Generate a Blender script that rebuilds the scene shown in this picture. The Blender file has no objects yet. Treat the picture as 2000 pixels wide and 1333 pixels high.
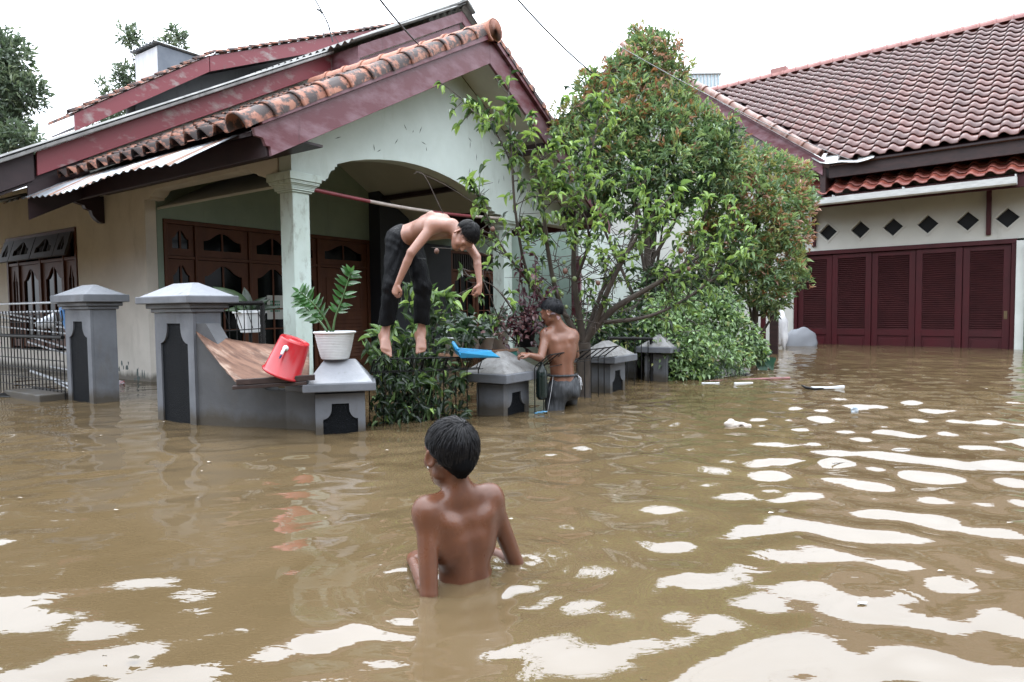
import bpy, bmesh, math, random
import numpy as np
from mathutils import Matrix, Vector
random.seed(7); RNG = np.random.default_rng(7)
SC = bpy.context.scene
COL = SC.collection
R = math.radians

# ---------------------------------------------------------------- camera
EYE = np.array([0.0, 0.0, 0.95]); FPX = 1290.0
PITCH, ROLL = R(2.75), R(0.63)
_f = np.array([0, math.cos(PITCH), -math.sin(PITCH)])
_u0 = np.array([0, math.sin(PITCH), math.cos(PITCH)]); _r0 = np.array([1.0, 0, 0])
_r = _r0 * math.cos(ROLL) - _u0 * math.sin(ROLL); _u = _u0 * math.cos(ROLL) + _r0 * math.sin(ROLL)
cam_d = bpy.data.cameras.new('camera'); cam = bpy.data.objects.new('camera', cam_d); COL.objects.link(cam)
cam_d.sensor_width = 36.0; cam_d.lens = FPX / 2000 * 36.0; cam_d.clip_start = 0.05; cam_d.clip_end = 2000
cam.matrix_world = Matrix(((_r[0], _u[0], -_f[0], EYE[0]), (_r[1], _u[1], -_f[1], EYE[1]), (_r[2], _u[2], -_f[2], EYE[2]), (0, 0, 0, 1)))
SC.camera = cam

# ---------------------------------------------------------------- sky, sun, exposure
world = bpy.data.worlds.new('World'); SC.world = world; world.use_nodes = True
wn, wl = world.node_tree.nodes, world.node_tree.links
wn.clear()
w_out = wn.new('ShaderNodeOutputWorld'); w_bg = wn.new('ShaderNodeBackground'); w_bg.inputs['Strength'].default_value = 0.1
SUN_EL, SUN_AZ = R(68), R(-20)
w_sky = wn.new('ShaderNodeTexSky'); w_sky.sky_type = 'NISHITA'; w_sky.sun_disc = False
w_sky.sun_elevation = SUN_EL; w_sky.sun_rotation = SUN_AZ; w_sky.air_density = 1.5; w_sky.dust_density = 5
w_tc = wn.new('ShaderNodeTexCoord'); w_sep = wn.new('ShaderNodeSeparateXYZ')
wl.new(w_tc.outputs['Generated'], w_sep.inputs[0])
w_ramp = wn.new('ShaderNodeMapRange'); w_ramp.inputs['From Min'].default_value = 0.0; w_ramp.inputs['From Max'].default_value = 1.0
w_ramp.inputs['To Min'].default_value = 14.0; w_ramp.inputs['To Max'].default_value = 66.0
wl.new(w_sep.outputs['Z'], w_ramp.inputs['Value'])
w_no = wn.new('ShaderNodeTexNoise'); w_no.inputs['Scale'].default_value = 2.2; w_no.inputs['Detail'].default_value = 5
wl.new(w_tc.outputs['Generated'], w_no.inputs['Vector'])
w_m1 = wn.new('ShaderNodeMapRange'); w_m1.inputs['From Min'].default_value = 0.3; w_m1.inputs['From Max'].default_value = 0.7
w_m1.inputs['To Min'].default_value = 0.86; w_m1.inputs['To Max'].default_value = 1.1
wl.new(w_no.outputs['Fac'], w_m1.inputs['Value'])
w_mul = wn.new('ShaderNodeMath'); w_mul.operation = 'MULTIPLY'
wl.new(w_ramp.outputs[0], w_mul.inputs[0]); wl.new(w_m1.outputs[0], w_mul.inputs[1])
w_col = wn.new('ShaderNodeVectorMath'); w_col.operation = 'SCALE'; w_col.inputs[0].default_value = (0.925, 0.99, 1.085)
wl.new(w_mul.outputs[0], w_col.inputs['Scale'])
w_mix = wn.new('ShaderNodeMix'); w_mix.data_type = 'RGBA'; w_mix.inputs['Factor'].default_value = 0.93
wl.new(w_sky.outputs['Color'], w_mix.inputs['A']); wl.new(w_col.outputs[0], w_mix.inputs['B'])
wl.new(w_mix.outputs['Result'], w_bg.inputs['Color']); wl.new(w_bg.outputs[0], w_out.inputs['Surface'])

sun_d = bpy.data.lights.new('sun', 'SUN'); sun_d.energy = 1.0; sun_d.angle = R(40); sun_d.color = (1.0, 0.97, 0.92)
sun = bpy.data.objects.new('sun', sun_d); COL.objects.link(sun)
_sd = Vector((math.sin(SUN_AZ) * math.cos(SUN_EL), math.cos(SUN_AZ) * math.cos(SUN_EL), math.sin(SUN_EL)))
sun.rotation_euler = _sd.to_track_quat('Z', 'Y').to_euler()
vs = SC.view_settings
vs.view_transform = 'Standard'; vs.look = 'None'; vs.exposure = 0.14; vs.gamma = 1.0; vs.use_curve_mapping = False
SC.cycles.max_bounces = 8; SC.cycles.transparent_max_bounces = 12; SC.cycles.caustics_reflective = False; SC.cycles.caustics_refractive = False
SC.cycles.sample_clamp_indirect = 6.0

# ---------------------------------------------------------------- measuring helpers (photo pixel + real distance -> point in the place)
def ray(px, py): return _f + _r * ((px - 1000) / FPX) - _u * ((py - 666.5) / FPX)
def W(px, py, z=0.0): q = ray(px, py); return EYE + q * ((z - EYE[2]) / q[2])
def P(px, py, d): q = ray(px, py); return EYE + q * (d / q[1])
A3 = lambda *a: np.array(a, float)
def unit(a): a = np.asarray(a, float); return a / (np.linalg.norm(a) + 1e-12)

# house frame: s along the porch front, t to the back of the lot
_ha = R(34.5)
HU = A3(math.sin(_ha), math.cos(_ha), 0); HV = A3(-math.cos(_ha), math.sin(_ha), 0); HC = A3(-2.387, 7.271, 0)
def hp(s, t, z): return HC + HU * s + HV * t + A3(0, 0, z)
# garage frame: w along the doors, o out of the wall
GW = A3(0.751, -0.660, 0); GN = A3(-0.660, -0.751, 0); GO = A3(10.57, 13.873, 0)
def gp(w, o, z): return GO + GW * w + GN * o + A3(0, 0, z)
def wp(x, y, z): return A3(x, y, z)

# ---------------------------------------------------------------- materials
MATS = {}
def mat(name, col, col2=None, rough=0.6, rough2=None, scale=3.0, detail=6, lo=0.35, hi=0.65, stretch=(1, 1, 1), bump=0.0, bscale=60.0, bstretch=None,
        spec=0.5, metal=0.0, coat=0.0, rnd=0.0, dirt=None, dscale=5.0, dlo=0.55, dhi=0.7, dstretch=(1, 1, 0.25), transl=None, sss=0.0, alpha=None, trans=0.0, ior=1.45, dfac=1.0, bdist=0.01, rot=None, tide=0.0):
    if name in MATS: return MATS[name]
    m = bpy.data.materials.new(name); MATS[name] = m; m.use_nodes = True
    n, l = m.node_tree.nodes, m.node_tree.links
    b = n['Principled BSDF']; out = n['Material Output']
    geo = n.new('ShaderNodeNewGeometry')
    def noise(sc, st, det=6, rough_=0.6):
        mp = n.new('ShaderNodeMapping'); mp.inputs['Scale'].default_value = st
        if rot is not None: mp.vector_type = 'TEXTURE'; mp.inputs['Scale'].default_value = tuple(1 / q for q in st); mp.inputs['Rotation'].default_value = (0, 0, rot)
        l.new(geo.outputs['Position'], mp.inputs['Vector'])
        t = n.new('ShaderNodeTexNoise'); t.inputs['Scale'].default_value = sc; t.inputs['Detail'].default_value = det; t.inputs['Roughness'].default_value = rough_
        l.new(mp.outputs[0], t.inputs['Vector']); return t.outputs['Fac']
    def mrange(v, a, c, d=0.0, e=1.0):
        r = n.new('ShaderNodeMapRange'); r.inputs['From Min'].default_value = a; r.inputs['From Max'].default_value = c
        r.inputs['To Min'].default_value = d; r.inputs['To Max'].default_value = e; l.new(v, r.inputs['Value']); return r.outputs[0]
    def mix(fac, a, c):
        x = n.new('ShaderNodeMix'); x.data_type = 'RGBA'
        if isinstance(fac, float): x.inputs['Factor'].default_value = fac
        else: l.new(fac, x.inputs['Factor'])
        for k, val in (('A', a), ('B', c)):
            if isinstance(val, tuple): x.inputs[k].default_value = (*val[:3], 1)
            else: l.new(val, x.inputs[k])
        return x.outputs['Result']
    base = tuple(col)
    f = mrange(noise(scale, stretch, detail), lo, hi)
    c = mix(f, base, tuple(col2) if col2 else tuple(x * 0.86 for x in col))
    if dirt:
        df = mrange(noise(dscale, dstretch, 8, 0.7), dlo, dhi, 0.0, dfac)
        c = mix(df, c, tuple(dirt))
    if tide:
        sp = n.new('ShaderNodeSeparateXYZ'); l.new(geo.outputs['Position'], sp.inputs[0]); ad = n.new('ShaderNodeMath'); ad.operation = 'MULTIPLY_ADD'
        l.new(noise(5.0, (1, 1, 0.5), 6), ad.inputs[0]); ad.inputs[1].default_value = -0.22; l.new(sp.outputs['Z'], ad.inputs[2])
        c = mix(mrange(ad.outputs[0], 0.03, -0.06, 0.0, tide), c, (0.045, 0.036, 0.024))
    if rnd:
        oi = n.new('ShaderNodeObjectInfo'); hs = n.new('ShaderNodeHueSaturation')
        l.new(mrange(oi.outputs['Random'], 0, 1, 1 - rnd, 1 + rnd), hs.inputs['Value']); l.new(c, hs.inputs['Color']); c = hs.outputs[0]
    l.new(c, b.inputs['Base Color'])
    if rough2 is not None: l.new(mrange(f, 0, 1, rough, rough2), b.inputs['Roughness'])
    else: b.inputs['Roughness'].default_value = rough
    b.inputs['Specular IOR Level'].default_value = spec; b.inputs['Metallic'].default_value = metal; b.inputs['IOR'].default_value = ior
    if coat: b.inputs['Coat Weight'].default_value = coat; b.inputs['Coat Roughness'].default_value = 0.12
    if sss: b.inputs['Subsurface Weight'].default_value = sss; b.inputs['Subsurface Radius'].default_value = (0.012, 0.005, 0.003); b.inputs['Subsurface Scale'].default_value = 1.0
    if trans: b.inputs['Transmission Weight'].default_value = trans
    if bump:
        bn = n.new('ShaderNodeBump'); bn.inputs['Strength'].default_value = bump; bn.inputs['Distance'].default_value = bdist
        l.new(noise(bscale, bstretch or stretch, 5), bn.inputs['Height']); l.new(bn.outputs[0], b.inputs['Normal'])
    if transl:
        tr = n.new('ShaderNodeBsdfTranslucent'); l.new(mix(0.35, c, tuple(transl)), tr.inputs['Color'])
        ms = n.new('ShaderNodeMixShader'); ms.inputs[0].default_value = 0.32
        l.new(b.outputs[0], ms.inputs[1]); l.new(tr.outputs[0], ms.inputs[2]); l.new(ms.outputs[0], out.inputs['Surface'])
    return m

# ---------------------------------------------------------------- mesh builder
class MB:
    def __init__(s): s.v = []; s.f = []; s.m = []; s.sm = []
    def add(s, verts, faces, mi=0, smooth=False):
        o = len(s.v); s.v.extend([tuple(map(float, q)) for q in verts])
        for fc in faces: s.f.append(tuple(i + o for i in fc)); s.m.append(mi); s.sm.append(smooth)
        return s
    def hexa(s, p, mi=0):      # 8 points: bottom ring 0-3, top ring 4-7
        return s.add(p, [(3, 2, 1, 0), (4, 5, 6, 7), (0, 1, 5, 4), (1, 2, 6, 5), (2, 3, 7, 6), (3, 0, 4, 7)], mi)
    def box(s, fr, a, b, c, mi=0):   # ranges in a frame function
        (a0, a1), (b0, b1), (c0, c1) = a, b, c
        return s.hexa([fr(a0, b0, c0), fr(a1, b0, c0), fr(a1, b1, c0), fr(a0, b1, c0), fr(a0, b0, c1), fr(a1, b0, c1), fr(a1, b1, c1), fr(a0, b1, c1)], mi)
    def prism(s, pts, ext, mi=0):    # polygon of 3-D points, extruded
        n = len(pts); ext = np.asarray(ext, float)
        vv = [np.asarray(p, float) for p in pts] + [np.asarray(p, float) + ext for p in pts]
        return s.add(vv, [tuple(range(n - 1, -1, -1)), tuple(range(n, 2 * n))] + [(i, (i + 1) % n, n + (i + 1) % n, n + i) for i in range(n)], mi)
    def ring_wall(s, outer, inner, ext, mi=0):   # frame between two polygons with equally many points
        n = len(outer); ext = np.asarray(ext, float)
        vv = [np.asarray(p, float) for p in outer] + [np.asarray(p, float) for p in inner]; vv = vv + [q + ext for q in vv]
        F = []
        for i in range(n):
            j = (i + 1) % n
            F += [(i, j, n + j, n + i), (2 * n + i, 3 * n + i, 3 * n + j, 2 * n + j), (i, 2 * n + i, 2 * n + j, j), (n + i, n + j, 3 * n + j, 3 * n + i)]
        return s.add(vv, F, mi)
    def tube(s, path, rad, n=6, mi=0, caps=True, twist=0):
        path = [np.asarray(p, float) for p in path]; k = len(path)
        rads = [rad] * k if not hasattr(rad, '__len__') else rad
        V = []; ref = None
        for i, p in enumerate(path):
            d = unit(path[min(i + 1, k - 1)] - path[max(i - 1, 0)])
            if ref is None: ref = A3(0, 0, 1) if abs(d[2]) < 0.9 else A3(1, 0, 0)
            x = unit(np.cross(d, ref)); y = np.cross(d, x); ref = -np.cross(d, x) if False else ref
            ref = unit(np.cross(x, d))
            for j in range(n):
                a = 2 * math.pi * j / n + twist * i
                V.append(p + (x * math.cos(a) + y * math.sin(a)) * rads[i])
        F = [(i * n + j, i * n + (j + 1) % n, (i + 1) * n + (j + 1) % n, (i + 1) * n + j) for i in range(k - 1) for j in range(n)]
        s.add(V, F, mi, True)
        if caps: s.add(V[:n], [tuple(range(n - 1, -1, -1))], mi); s.add(V[-n:], [tuple(range(n))], mi)
        return s
    def lathe(s, c, prof, n=24, mi=0, axis=None, smooth=True):
        c = np.asarray(c, float); ax = unit(axis if axis is not None else (0, 0, 1))
        x = unit(np.cross(ax, (0.3, 0.9, 0.1))); y = np.cross(ax, x); V = []
        for r, h in prof:
            for j in range(n):
                a = 2 * math.pi * j / n; V.append(c + ax * h + (x * math.cos(a) + y * math.sin(a)) * r)
        k = len(prof)
        s.add(V, [(i * n + j, i * n + (j + 1) % n, (i + 1) * n + (j + 1) % n, (i + 1) * n + j) for i in range(k - 1) for j in range(n)], mi, smooth)
        return s
    def ball(s, c, r, n=10, mi=0, sq=(1, 1, 1)):
        pr = [(max(1e-4, math.sin(math.pi * i / (n // 2 + 2))), -math.cos(math.pi * i / (n // 2 + 2))) for i in range(n // 2 + 3)]
        t = MB().lathe((0, 0, 0), pr, n); t.v = [(c[0] + q[0] * r * sq[0], c[1] + q[1] * r * sq[1], c[2] + q[2] * r * sq[2]) for q in t.v]
        return s.add(t.v, t.f, mi, True)
    def mesh(s, name, mats, base=(0, 0, 0), recalc=True, bevel=0.0, bseg=2):
        me = bpy.data.meshes.new(name); b = base
        me.from_pydata([(q[0] - b[0], q[1] - b[1], q[2] - b[2]) for q in s.v], [], s.f)
        for mm in (mats if isinstance(mats, (list, tuple)) else [mats]): me.materials.append(mm)
        me.polygons.foreach_set('material_index', s.m); me.polygons.foreach_set('use_smooth', s.sm)
        if recalc or bevel:
            bm = bmesh.new(); bm.from_mesh(me)
            bmesh.ops.recalc_face_normals(bm, faces=bm.faces)
            if bevel:
                es = [e for e in bm.edges if len(e.link_faces) == 2 and e.calc_face_angle(0) > 0.5 and not all(f.smooth for f in e.link_faces)]
                bmesh.ops.bevel(bm, geom=es, offset=bevel, segments=bseg, affect='EDGES', profile=0.5, clamp_overlap=True)
            bm.to_mesh(me); bm.free()
        me.update(); return me

def props(o, label=None, cat=None, group=None, kind=None):
    if label: o['label'] = label
    if cat: o['category'] = cat
    if group: o['group'] = group
    if kind: o['kind'] = kind
    return o
class Thing:
    def __init__(s, name, base, label, cat, group=None):
        s.base = np.asarray(base, float); o = bpy.data.objects.new(name, None); COL.objects.link(o)
        o.location = s.base; o.empty_display_size = 0.1; s.root = props(o, label, cat, group)
    def part(s, name, mb, m, parent=None, bevel=0.0, label=None, kind=None, recalc=True, bseg=2):
        me = mb.mesh(name, m, s.base, recalc, bevel, bseg); o = bpy.data.objects.new(name, me); COL.objects.link(o)
        o.parent = parent or s.root; return props(o, label, None, None, kind)
    def inst(s, name, me, M, parent=None, label=None):      # shared mesh, world matrix M (parents sit unrotated at the base)
        o = bpy.data.objects.new(name, me); COL.objects.link(o); o.parent = parent or s.root
        o.matrix_basis = Matrix.Translation(-Vector(s.base)) @ M; return props(o, label)
def solo(name, mb, m, label, cat, group=None, kind=None, bevel=0.0, base=None, recalc=True, bseg=2):
    if base is None: v = np.array(mb.v); base = (*((v.min(0) + v.max(0))[:2] / 2), v[:, 2].min())
    o = bpy.data.objects.new(name, mb.mesh(name, m, base, recalc, bevel, bseg)); COL.objects.link(o); o.location = tuple(base)
    return props(o, label, cat, group, kind)
def frameM(o, x, y, z):
    return Matrix(((x[0], y[0], z[0], o[0]), (x[1], y[1], z[1], o[1]), (x[2], y[2], z[2], o[2]), (0, 0, 0, 1)))
def raw_mesh(name, V, F, mats, mi=None, smooth=True):
    me = bpy.data.meshes.new(name); V = np.asarray(V, np.float32); F = np.asarray(F, np.int32); k = F.shape[1]
    me.vertices.add(len(V)); me.vertices.foreach_set('co', V.ravel()); me.loops.add(F.size); me.loops.foreach_set('vertex_index', F.ravel())
    me.polygons.add(len(F)); me.polygons.foreach_set('loop_start', np.arange(0, F.size, k, dtype=np.int32))
    for mm in (mats if isinstance(mats, (list, tuple)) else [mats]): me.materials.append(mm)
    if mi is not None: me.polygons.foreach_set('material_index', np.asarray(mi, np.int32))
    me.polygons.foreach_set('use_smooth', np.full(len(F), smooth)); me.update(calc_edges=True); me.validate(); return me
# ================================================================ setting: ground under the flood, water
m_ground = mat('mud', (0.10, 0.075, 0.045), rough=0.9)
g = MB(); g.add([(-130, -130, -0.85), (130, -130, -0.85), (130, 130, -0.85), (-130, 130, -0.85)], [(0, 1, 2, 3)])
solo('ground', g, m_ground, None, None, kind='structure', base=(0, 0, -0.85))

def water_material():
    m = bpy.data.materials.new('flood_water'); m.use_nodes = True; n, l = m.node_tree.nodes, m.node_tree.links
    b = n['Principled BSDF']
    geo = n.new('ShaderNodeNewGeometry')
    t = n.new('ShaderNodeTexNoise'); t.inputs['Scale'].default_value = 0.9; t.inputs['Detail'].default_value = 5; t.inputs['Distortion'].default_value = 0.8
    l.new(geo.outputs['Position'], t.inputs['Vector'])
    cr = n.new('ShaderNodeMix'); cr.data_type = 'RGBA'; cr.inputs['A'].default_value = (*WATER_A, 1); cr.inputs['B'].default_value = (*WATER_B, 1)
    mr = n.new('ShaderNodeMapRange'); mr.inputs['From Min'].default_value = 0.35; mr.inputs['From Max'].default_value = 0.65
    l.new(t.outputs['Fac'], mr.inputs['Value']); l.new(mr.outputs[0], cr.inputs['Factor']); l.new(cr.outputs['Result'], b.inputs['Base Color'])
    b.inputs['Roughness'].default_value = 0.015; b.inputs['IOR'].default_value = WATER_IOR
    b1 = n.new('ShaderNodeTexNoise'); b1.inputs['Scale'].default_value = 14; b1.inputs['Detail'].default_value = 3
    mp = n.new('ShaderNodeMapping'); mp.inputs['Scale'].default_value = (0.6, 1.4, 1); mp.inputs['Rotation'].default_value = (0, 0, 0.25)
    l.new(geo.outputs['Position'], mp.inputs['Vector']); l.new(mp.outputs[0], b1.inputs['Vector'])
    bp = n.new('ShaderNodeBump'); bp.inputs['Strength'].default_value = 0.17; bp.inputs['Distance'].default_value = 0.006
    l.new(b1.outputs['Fac'], bp.inputs['Height']); l.new(bp.outputs[0], b.inputs['Normal'])
    tr = n.new('ShaderNodeBsdfTransparent'); tr.inputs['Color'].default_value = (0.9, 0.8, 0.55, 1)
    ms = n.new('ShaderNodeMixShader'); ms.inputs[0].default_value = 0.17
    l.new(b.outputs[0], ms.inputs[1]); l.new(tr.outputs[0], ms.inputs[2]); l.new(ms.outputs[0], n['Material Output'].inputs['Surface'])
    return m
WATER_A, WATER_B, WATER_IOR = (0.101, 0.071, 0.036), (0.122, 0.087, 0.047), 2.0

def axis_steps(lo, hi, mid0, mid1, step, grow=1.06):
    a = list(np.arange(mid0, mid1, step)); s = step; x = a[-1]
    while x < hi: s *= grow; x += s; a.append(x)
    s = step; x = a[0]; pre = []
    while x > lo: s *= grow; x -= s; pre.append(x)
    return np.array(pre[::-1] + a)
def water_height(X, Y):
    rg = np.random.default_rng(8); H = np.zeros_like(X)
    wob = 0.35 * np.sin(X * 0.7 + Y * 0.45) + 0.25 * np.sin(X * 1.3 - Y * 0.8 + 1.0)
    right = 1 / (1 + np.exp(-(X - 0.3) * 1.5))                  # the open side of the street is choppier
    sst = lambda a, b, v: (lambda t: t * t * (3 - 2 * t))(np.clip((v - a) / (b - a), 0, 1))
    far = sst(2.3, 4.6, Y + 0.25 * np.sin(X * 1.1)); calm = 0.60 + 0.40 * far
    for i in range(44):
        lam = 0.15 * (1.7 / 0.15) ** rg.random()
        ang = math.radians(-100) + rg.normal() * 0.42 if i < 22 else rg.random() * 6.283
        k = 2 * math.pi / lam; sl = 0.054 * math.exp(-(math.log(lam / 0.27) / 0.72) ** 2) + 0.006
        if i >= 22: sl *= 0.62
        w = ((0.50 + 0.50 * right) if lam < 0.8 else 0.8) * (0.85 if i < 22 else 1.35) * calm * (1 - 0.35 * sst(4.5, 8.0, Y))
        H += w * sl / k * np.sin(k * (X * math.cos(ang) + Y * math.sin(ang)) + rg.random() * 6.283 + wob * 2.4)
    # long wave trains rolling in from the garage side
    for lam, ang, sl in ((0.34, -97, 0.055), (0.46, -92, 0.045), (0.25, -103, 0.036)):
        k = 2 * math.pi / lam; a = math.radians(ang); env = right * (0.06 + 0.94 * far) * (0.35 + 0.65 * (0.5 + 0.5 * np.sin(X * 0.5 + Y * 0.35 + lam * 9)))
        H += (1 - 0.55 * sst(3.4, 6.0, Y)) * env * sl / k * np.sin(k * (X * math.cos(a) + Y * math.sin(a)) + wob * 2.2 + lam * 31)
    # rings round the wading boys and rain drops
    for cx, cy, amp, lam, rr in ((-0.17, 2.40, 0.0020, 0.12, 0.6), (-0.33, 2.25, 0.0014, 0.075, 0.32), (0.02, 2.48, 0.0014, 0.07, 0.32), (0.42, 6.2, 0.0022, 0.15, 0.7)):
        r = np.hypot(X - cx, Y - cy) + 0.03 * np.sin(3 * np.arctan2(Y - cy, X - cx) + cx * 9)
        H += amp * np.exp(-(r / rr) ** 2) * np.sin(2 * math.pi * r / lam)
    for _ in range(190):
        cx, cy = rg.uniform(-5, 6), rg.uniform(1.3, 9); lam = rg.uniform(0.022, 0.045); rr = rg.uniform(0.02, 0.10)
        i0, i1 = np.searchsorted(Y[:, 0], (cy - 0.3, cy + 0.3)); j0, j1 = np.searchsorted(X[0], (cx - 0.3, cx + 0.3))
        r = np.hypot(X[i0:i1, j0:j1] - cx, Y[i0:i1, j0:j1] - cy)
        H[i0:i1, j0:j1] += 0.0009 * np.exp(-((r - rr) / 0.03) ** 2) * np.sin(2 * math.pi * r / lam)
    fade = np.clip((60 - np.hypot(X, Y)) / 40, 0, 1)
    return H * fade
def build_water():
    xs = axis_steps(-110, 110, -3.2, 4.2, 0.0135, 1.02); ys = axis_steps(-110, 110, 0.9, 7.0, 0.0135, 1.018)
    X, Y = np.meshgrid(xs, ys); H = water_height(X, Y); nx, ny = len(xs), len(ys)
    i = np.arange(nx * ny).reshape(ny, nx); F = np.stack([i[:-1, :-1], i[:-1, 1:], i[1:, 1:], i[1:, :-1]], -1).reshape(-1, 4)
    me = raw_mesh('water', np.stack([X, Y, H], -1).reshape(-1, 3), F, water_material())
    o = bpy.data.objects.new('water', me); COL.objects.link(o); props(o, kind='structure')
    print('water tris', 2 * len(F))
build_water()

# ================================================================ house with the porch
m_beige = mat('beige_plaster', (0.67, 0.635, 0.58), (0.57, 0.54, 0.49), rough=0.85, scale=1.6, dirt=(0.20, 0.185, 0.15), dscale=3, dstretch=(1.2, 1.2, 0.35), dlo=0.55, dhi=0.85, dfac=0.4, tide=0.8, bump=0.12, bscale=70)
m_green = mat('green_plaster', (0.2550, 0.3294, 0.2816), (0.2125, 0.2816, 0.2391), rough=0.8, scale=1.3, dirt=(0.14, 0.17, 0.14), dscale=3.2, dlo=0.58, dhi=0.8, bump=0.08, bscale=60, dfac=0.6)
m_mint = mat('mint_plaster', (0.5170, 0.5828, 0.5508), (0.4400, 0.4987, 0.4644), rough=0.78, scale=1.4, dirt=(0.26, 0.29, 0.235), dscale=2.8, dlo=0.56, dhi=0.82, bump=0.08, bscale=60, dfac=0.7)
m_mint_old = mat('mint_column', (0.50, 0.585, 0.545), (0.43, 0.50, 0.45), rough=0.75, scale=3, dirt=(0.16, 0.155, 0.125), dscale=9, dstretch=(1.0, 1.0, 0.45), dlo=0.53, dhi=0.70, dfac=0.7, tide=0.8, bump=0.1, bscale=50)
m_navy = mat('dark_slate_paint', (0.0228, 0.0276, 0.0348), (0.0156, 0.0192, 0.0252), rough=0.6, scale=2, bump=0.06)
m_ceil = mat('ceiling_paint', (0.5040, 0.5280, 0.5040), (0.4320, 0.4560, 0.4320), rough=0.8, scale=1.2)
m_cream = mat('soffit_paint', (0.56, 0.56, 0.50), (0.48, 0.48, 0.43), rough=0.75, scale=1.5)
m_maroon = mat('weathered_maroon', (0.1062, 0.0281, 0.0357), (0.1955, 0.1148, 0.1318), rough=0.36, rough2=0.6, spec=0.4, scale=3.0, lo=0.42, hi=0.66, stretch=(1.0, 1.0, 2.5), dirt=(0.05, 0.014, 0.018), dscale=7, dlo=0.6, dhi=0.75, dfac=0.7, bump=0.2, bscale=30, bstretch=(1, 1, 6))
m_redboard = mat('peeling_red', (0.17, 0.034, 0.042), (0.26, 0.21, 0.20), rough=0.5, rough2=0.8, scale=3.4, lo=0.54, hi=0.70, stretch=(0.8, 0.8, 1.5), dirt=(0.08, 0.07, 0.065), dscale=4, dlo=0.6, dhi=0.75, bump=0.15)
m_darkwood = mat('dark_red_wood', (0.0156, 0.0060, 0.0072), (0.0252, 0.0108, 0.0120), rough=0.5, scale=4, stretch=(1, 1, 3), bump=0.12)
m_brown = mat('window_wood', (0.1050, 0.0396, 0.0202), (0.0750, 0.0288, 0.0158), rough=0.5, spec=0.25, scale=5, stretch=(1, 1, 0.3), bump=0.15, bscale=50, bstretch=(3, 3, 0.4))
m_brown_dark = mat('awning_sash_wood', (0.0320, 0.0224, 0.0184), (0.0208, 0.0144, 0.0120), rough=0.5, scale=5, bump=0.1)
m_pane = mat('dark_window_glass', (0.0024, 0.0028, 0.0032), rough=0.08, spec=0.16)  # opaque near-black, standing in for the dark rooms behind the glass
m_tile = mat('old_terracotta', (0.30, 0.135, 0.088), (0.22, 0.088, 0.058), rough=0.75, scale=7, dirt=(0.040, 0.028, 0.026), dscale=7.5, dstretch=(1, 1, 1), dlo=0.43, dhi=0.52, rnd=0.22, bump=0.25, bscale=90)
m_tile2 = mat('ridge_terracotta', (0.40, 0.19, 0.13), (0.32, 0.14, 0.095), rough=0.75, scale=5, dirt=(0.12, 0.08, 0.065), dscale=6, dstretch=(1, 1, 1), dlo=0.57, dhi=0.68, rnd=0.12, bump=0.25, bscale=90, dfac=0.8)
m_asb = mat('asbestos_sheet', (0.26, 0.26, 0.25), (0.14, 0.14, 0.135), rough=0.8, scale=4, dirt=(0.09, 0.09, 0.085), dscale=9, dlo=0.56, dhi=0.7, bump=0.2)
m_zinc = mat('zinc_sheet', (0.33, 0.35, 0.37), (0.24, 0.26, 0.28), rough=0.35, metal=0.45, scale=4)
m_rust = mat('rust_streak', (0.15, 0.07, 0.045), (0.22, 0.14, 0.10), rough=0.7, scale=8)

H_ = Thing('porch_house', hp(0, 0, 0), 'mint green and beige house with tiled porch gable and brown windows', 'house')
SL = 0.5515                                    # roof pitch
RS = 2.88                                      # ridge line of the porch, s
zr = lambda s: 2.435 + 0.539 * (3.55 - abs(s - RS))   # under edge of the rake boards
# side wall with window opening
ext = HU * 0.15
o_ = [hp(0.03, 3.19, -0.85), hp(0.03, 12, -0.85), hp(0.03, 12, 3.10), hp(0.03, 3.19, 3.10)]
i_ = [hp(0.03, 5.27, 0.35), hp(0.03, 8.02, 0.35), hp(0.03, 8.02, 2.30), hp(0.03, 5.27, 2.30)]
H_.part('side_wall', MB().ring_wall(o_, i_, ext), m_beige)
b = MB()
b.box(hp, (0.185, 0.265), (3.187, 3.33), (-0.85, 2.9)); b.box(hp, (0.265, 4.14), (3.187, 3.33), (2.275, 2.9))
b.box(hp, (4.14, 6.49), (3.187, 3.33), (-0.85, 2.9)); b.box(hp, (6.49, 8.36), (3.187, 3.33), (2.26, 2.9)); b.box(hp, (8.36, 13), (3.187, 3.33), (-0.85, 2.9))
b.prism([hp(0.185, 3.187, 2.902), hp(13, 3.187, 2.902), hp(13, 3.187, 3.4), hp(4.9, 3.187, 3.4), hp(RS, 3.187, zr(RS) + 0.2), hp(0.4, 3.187, zr(0.4) + 0.2), hp(0.185, 3.187, zr(0.185) + 0.2)], HV * 0.143)
H_.part('porch_back_wall', b, m_green)
b = MB().box(hp, (4.15, 4.93), (2.90, 3.184), (-0.85, 3.22)); b.box(hp, (4.933, 6.46), (3.12, 3.184), (-0.85, 2.33))
H_.part('dark_pier', b, m_navy)
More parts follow.
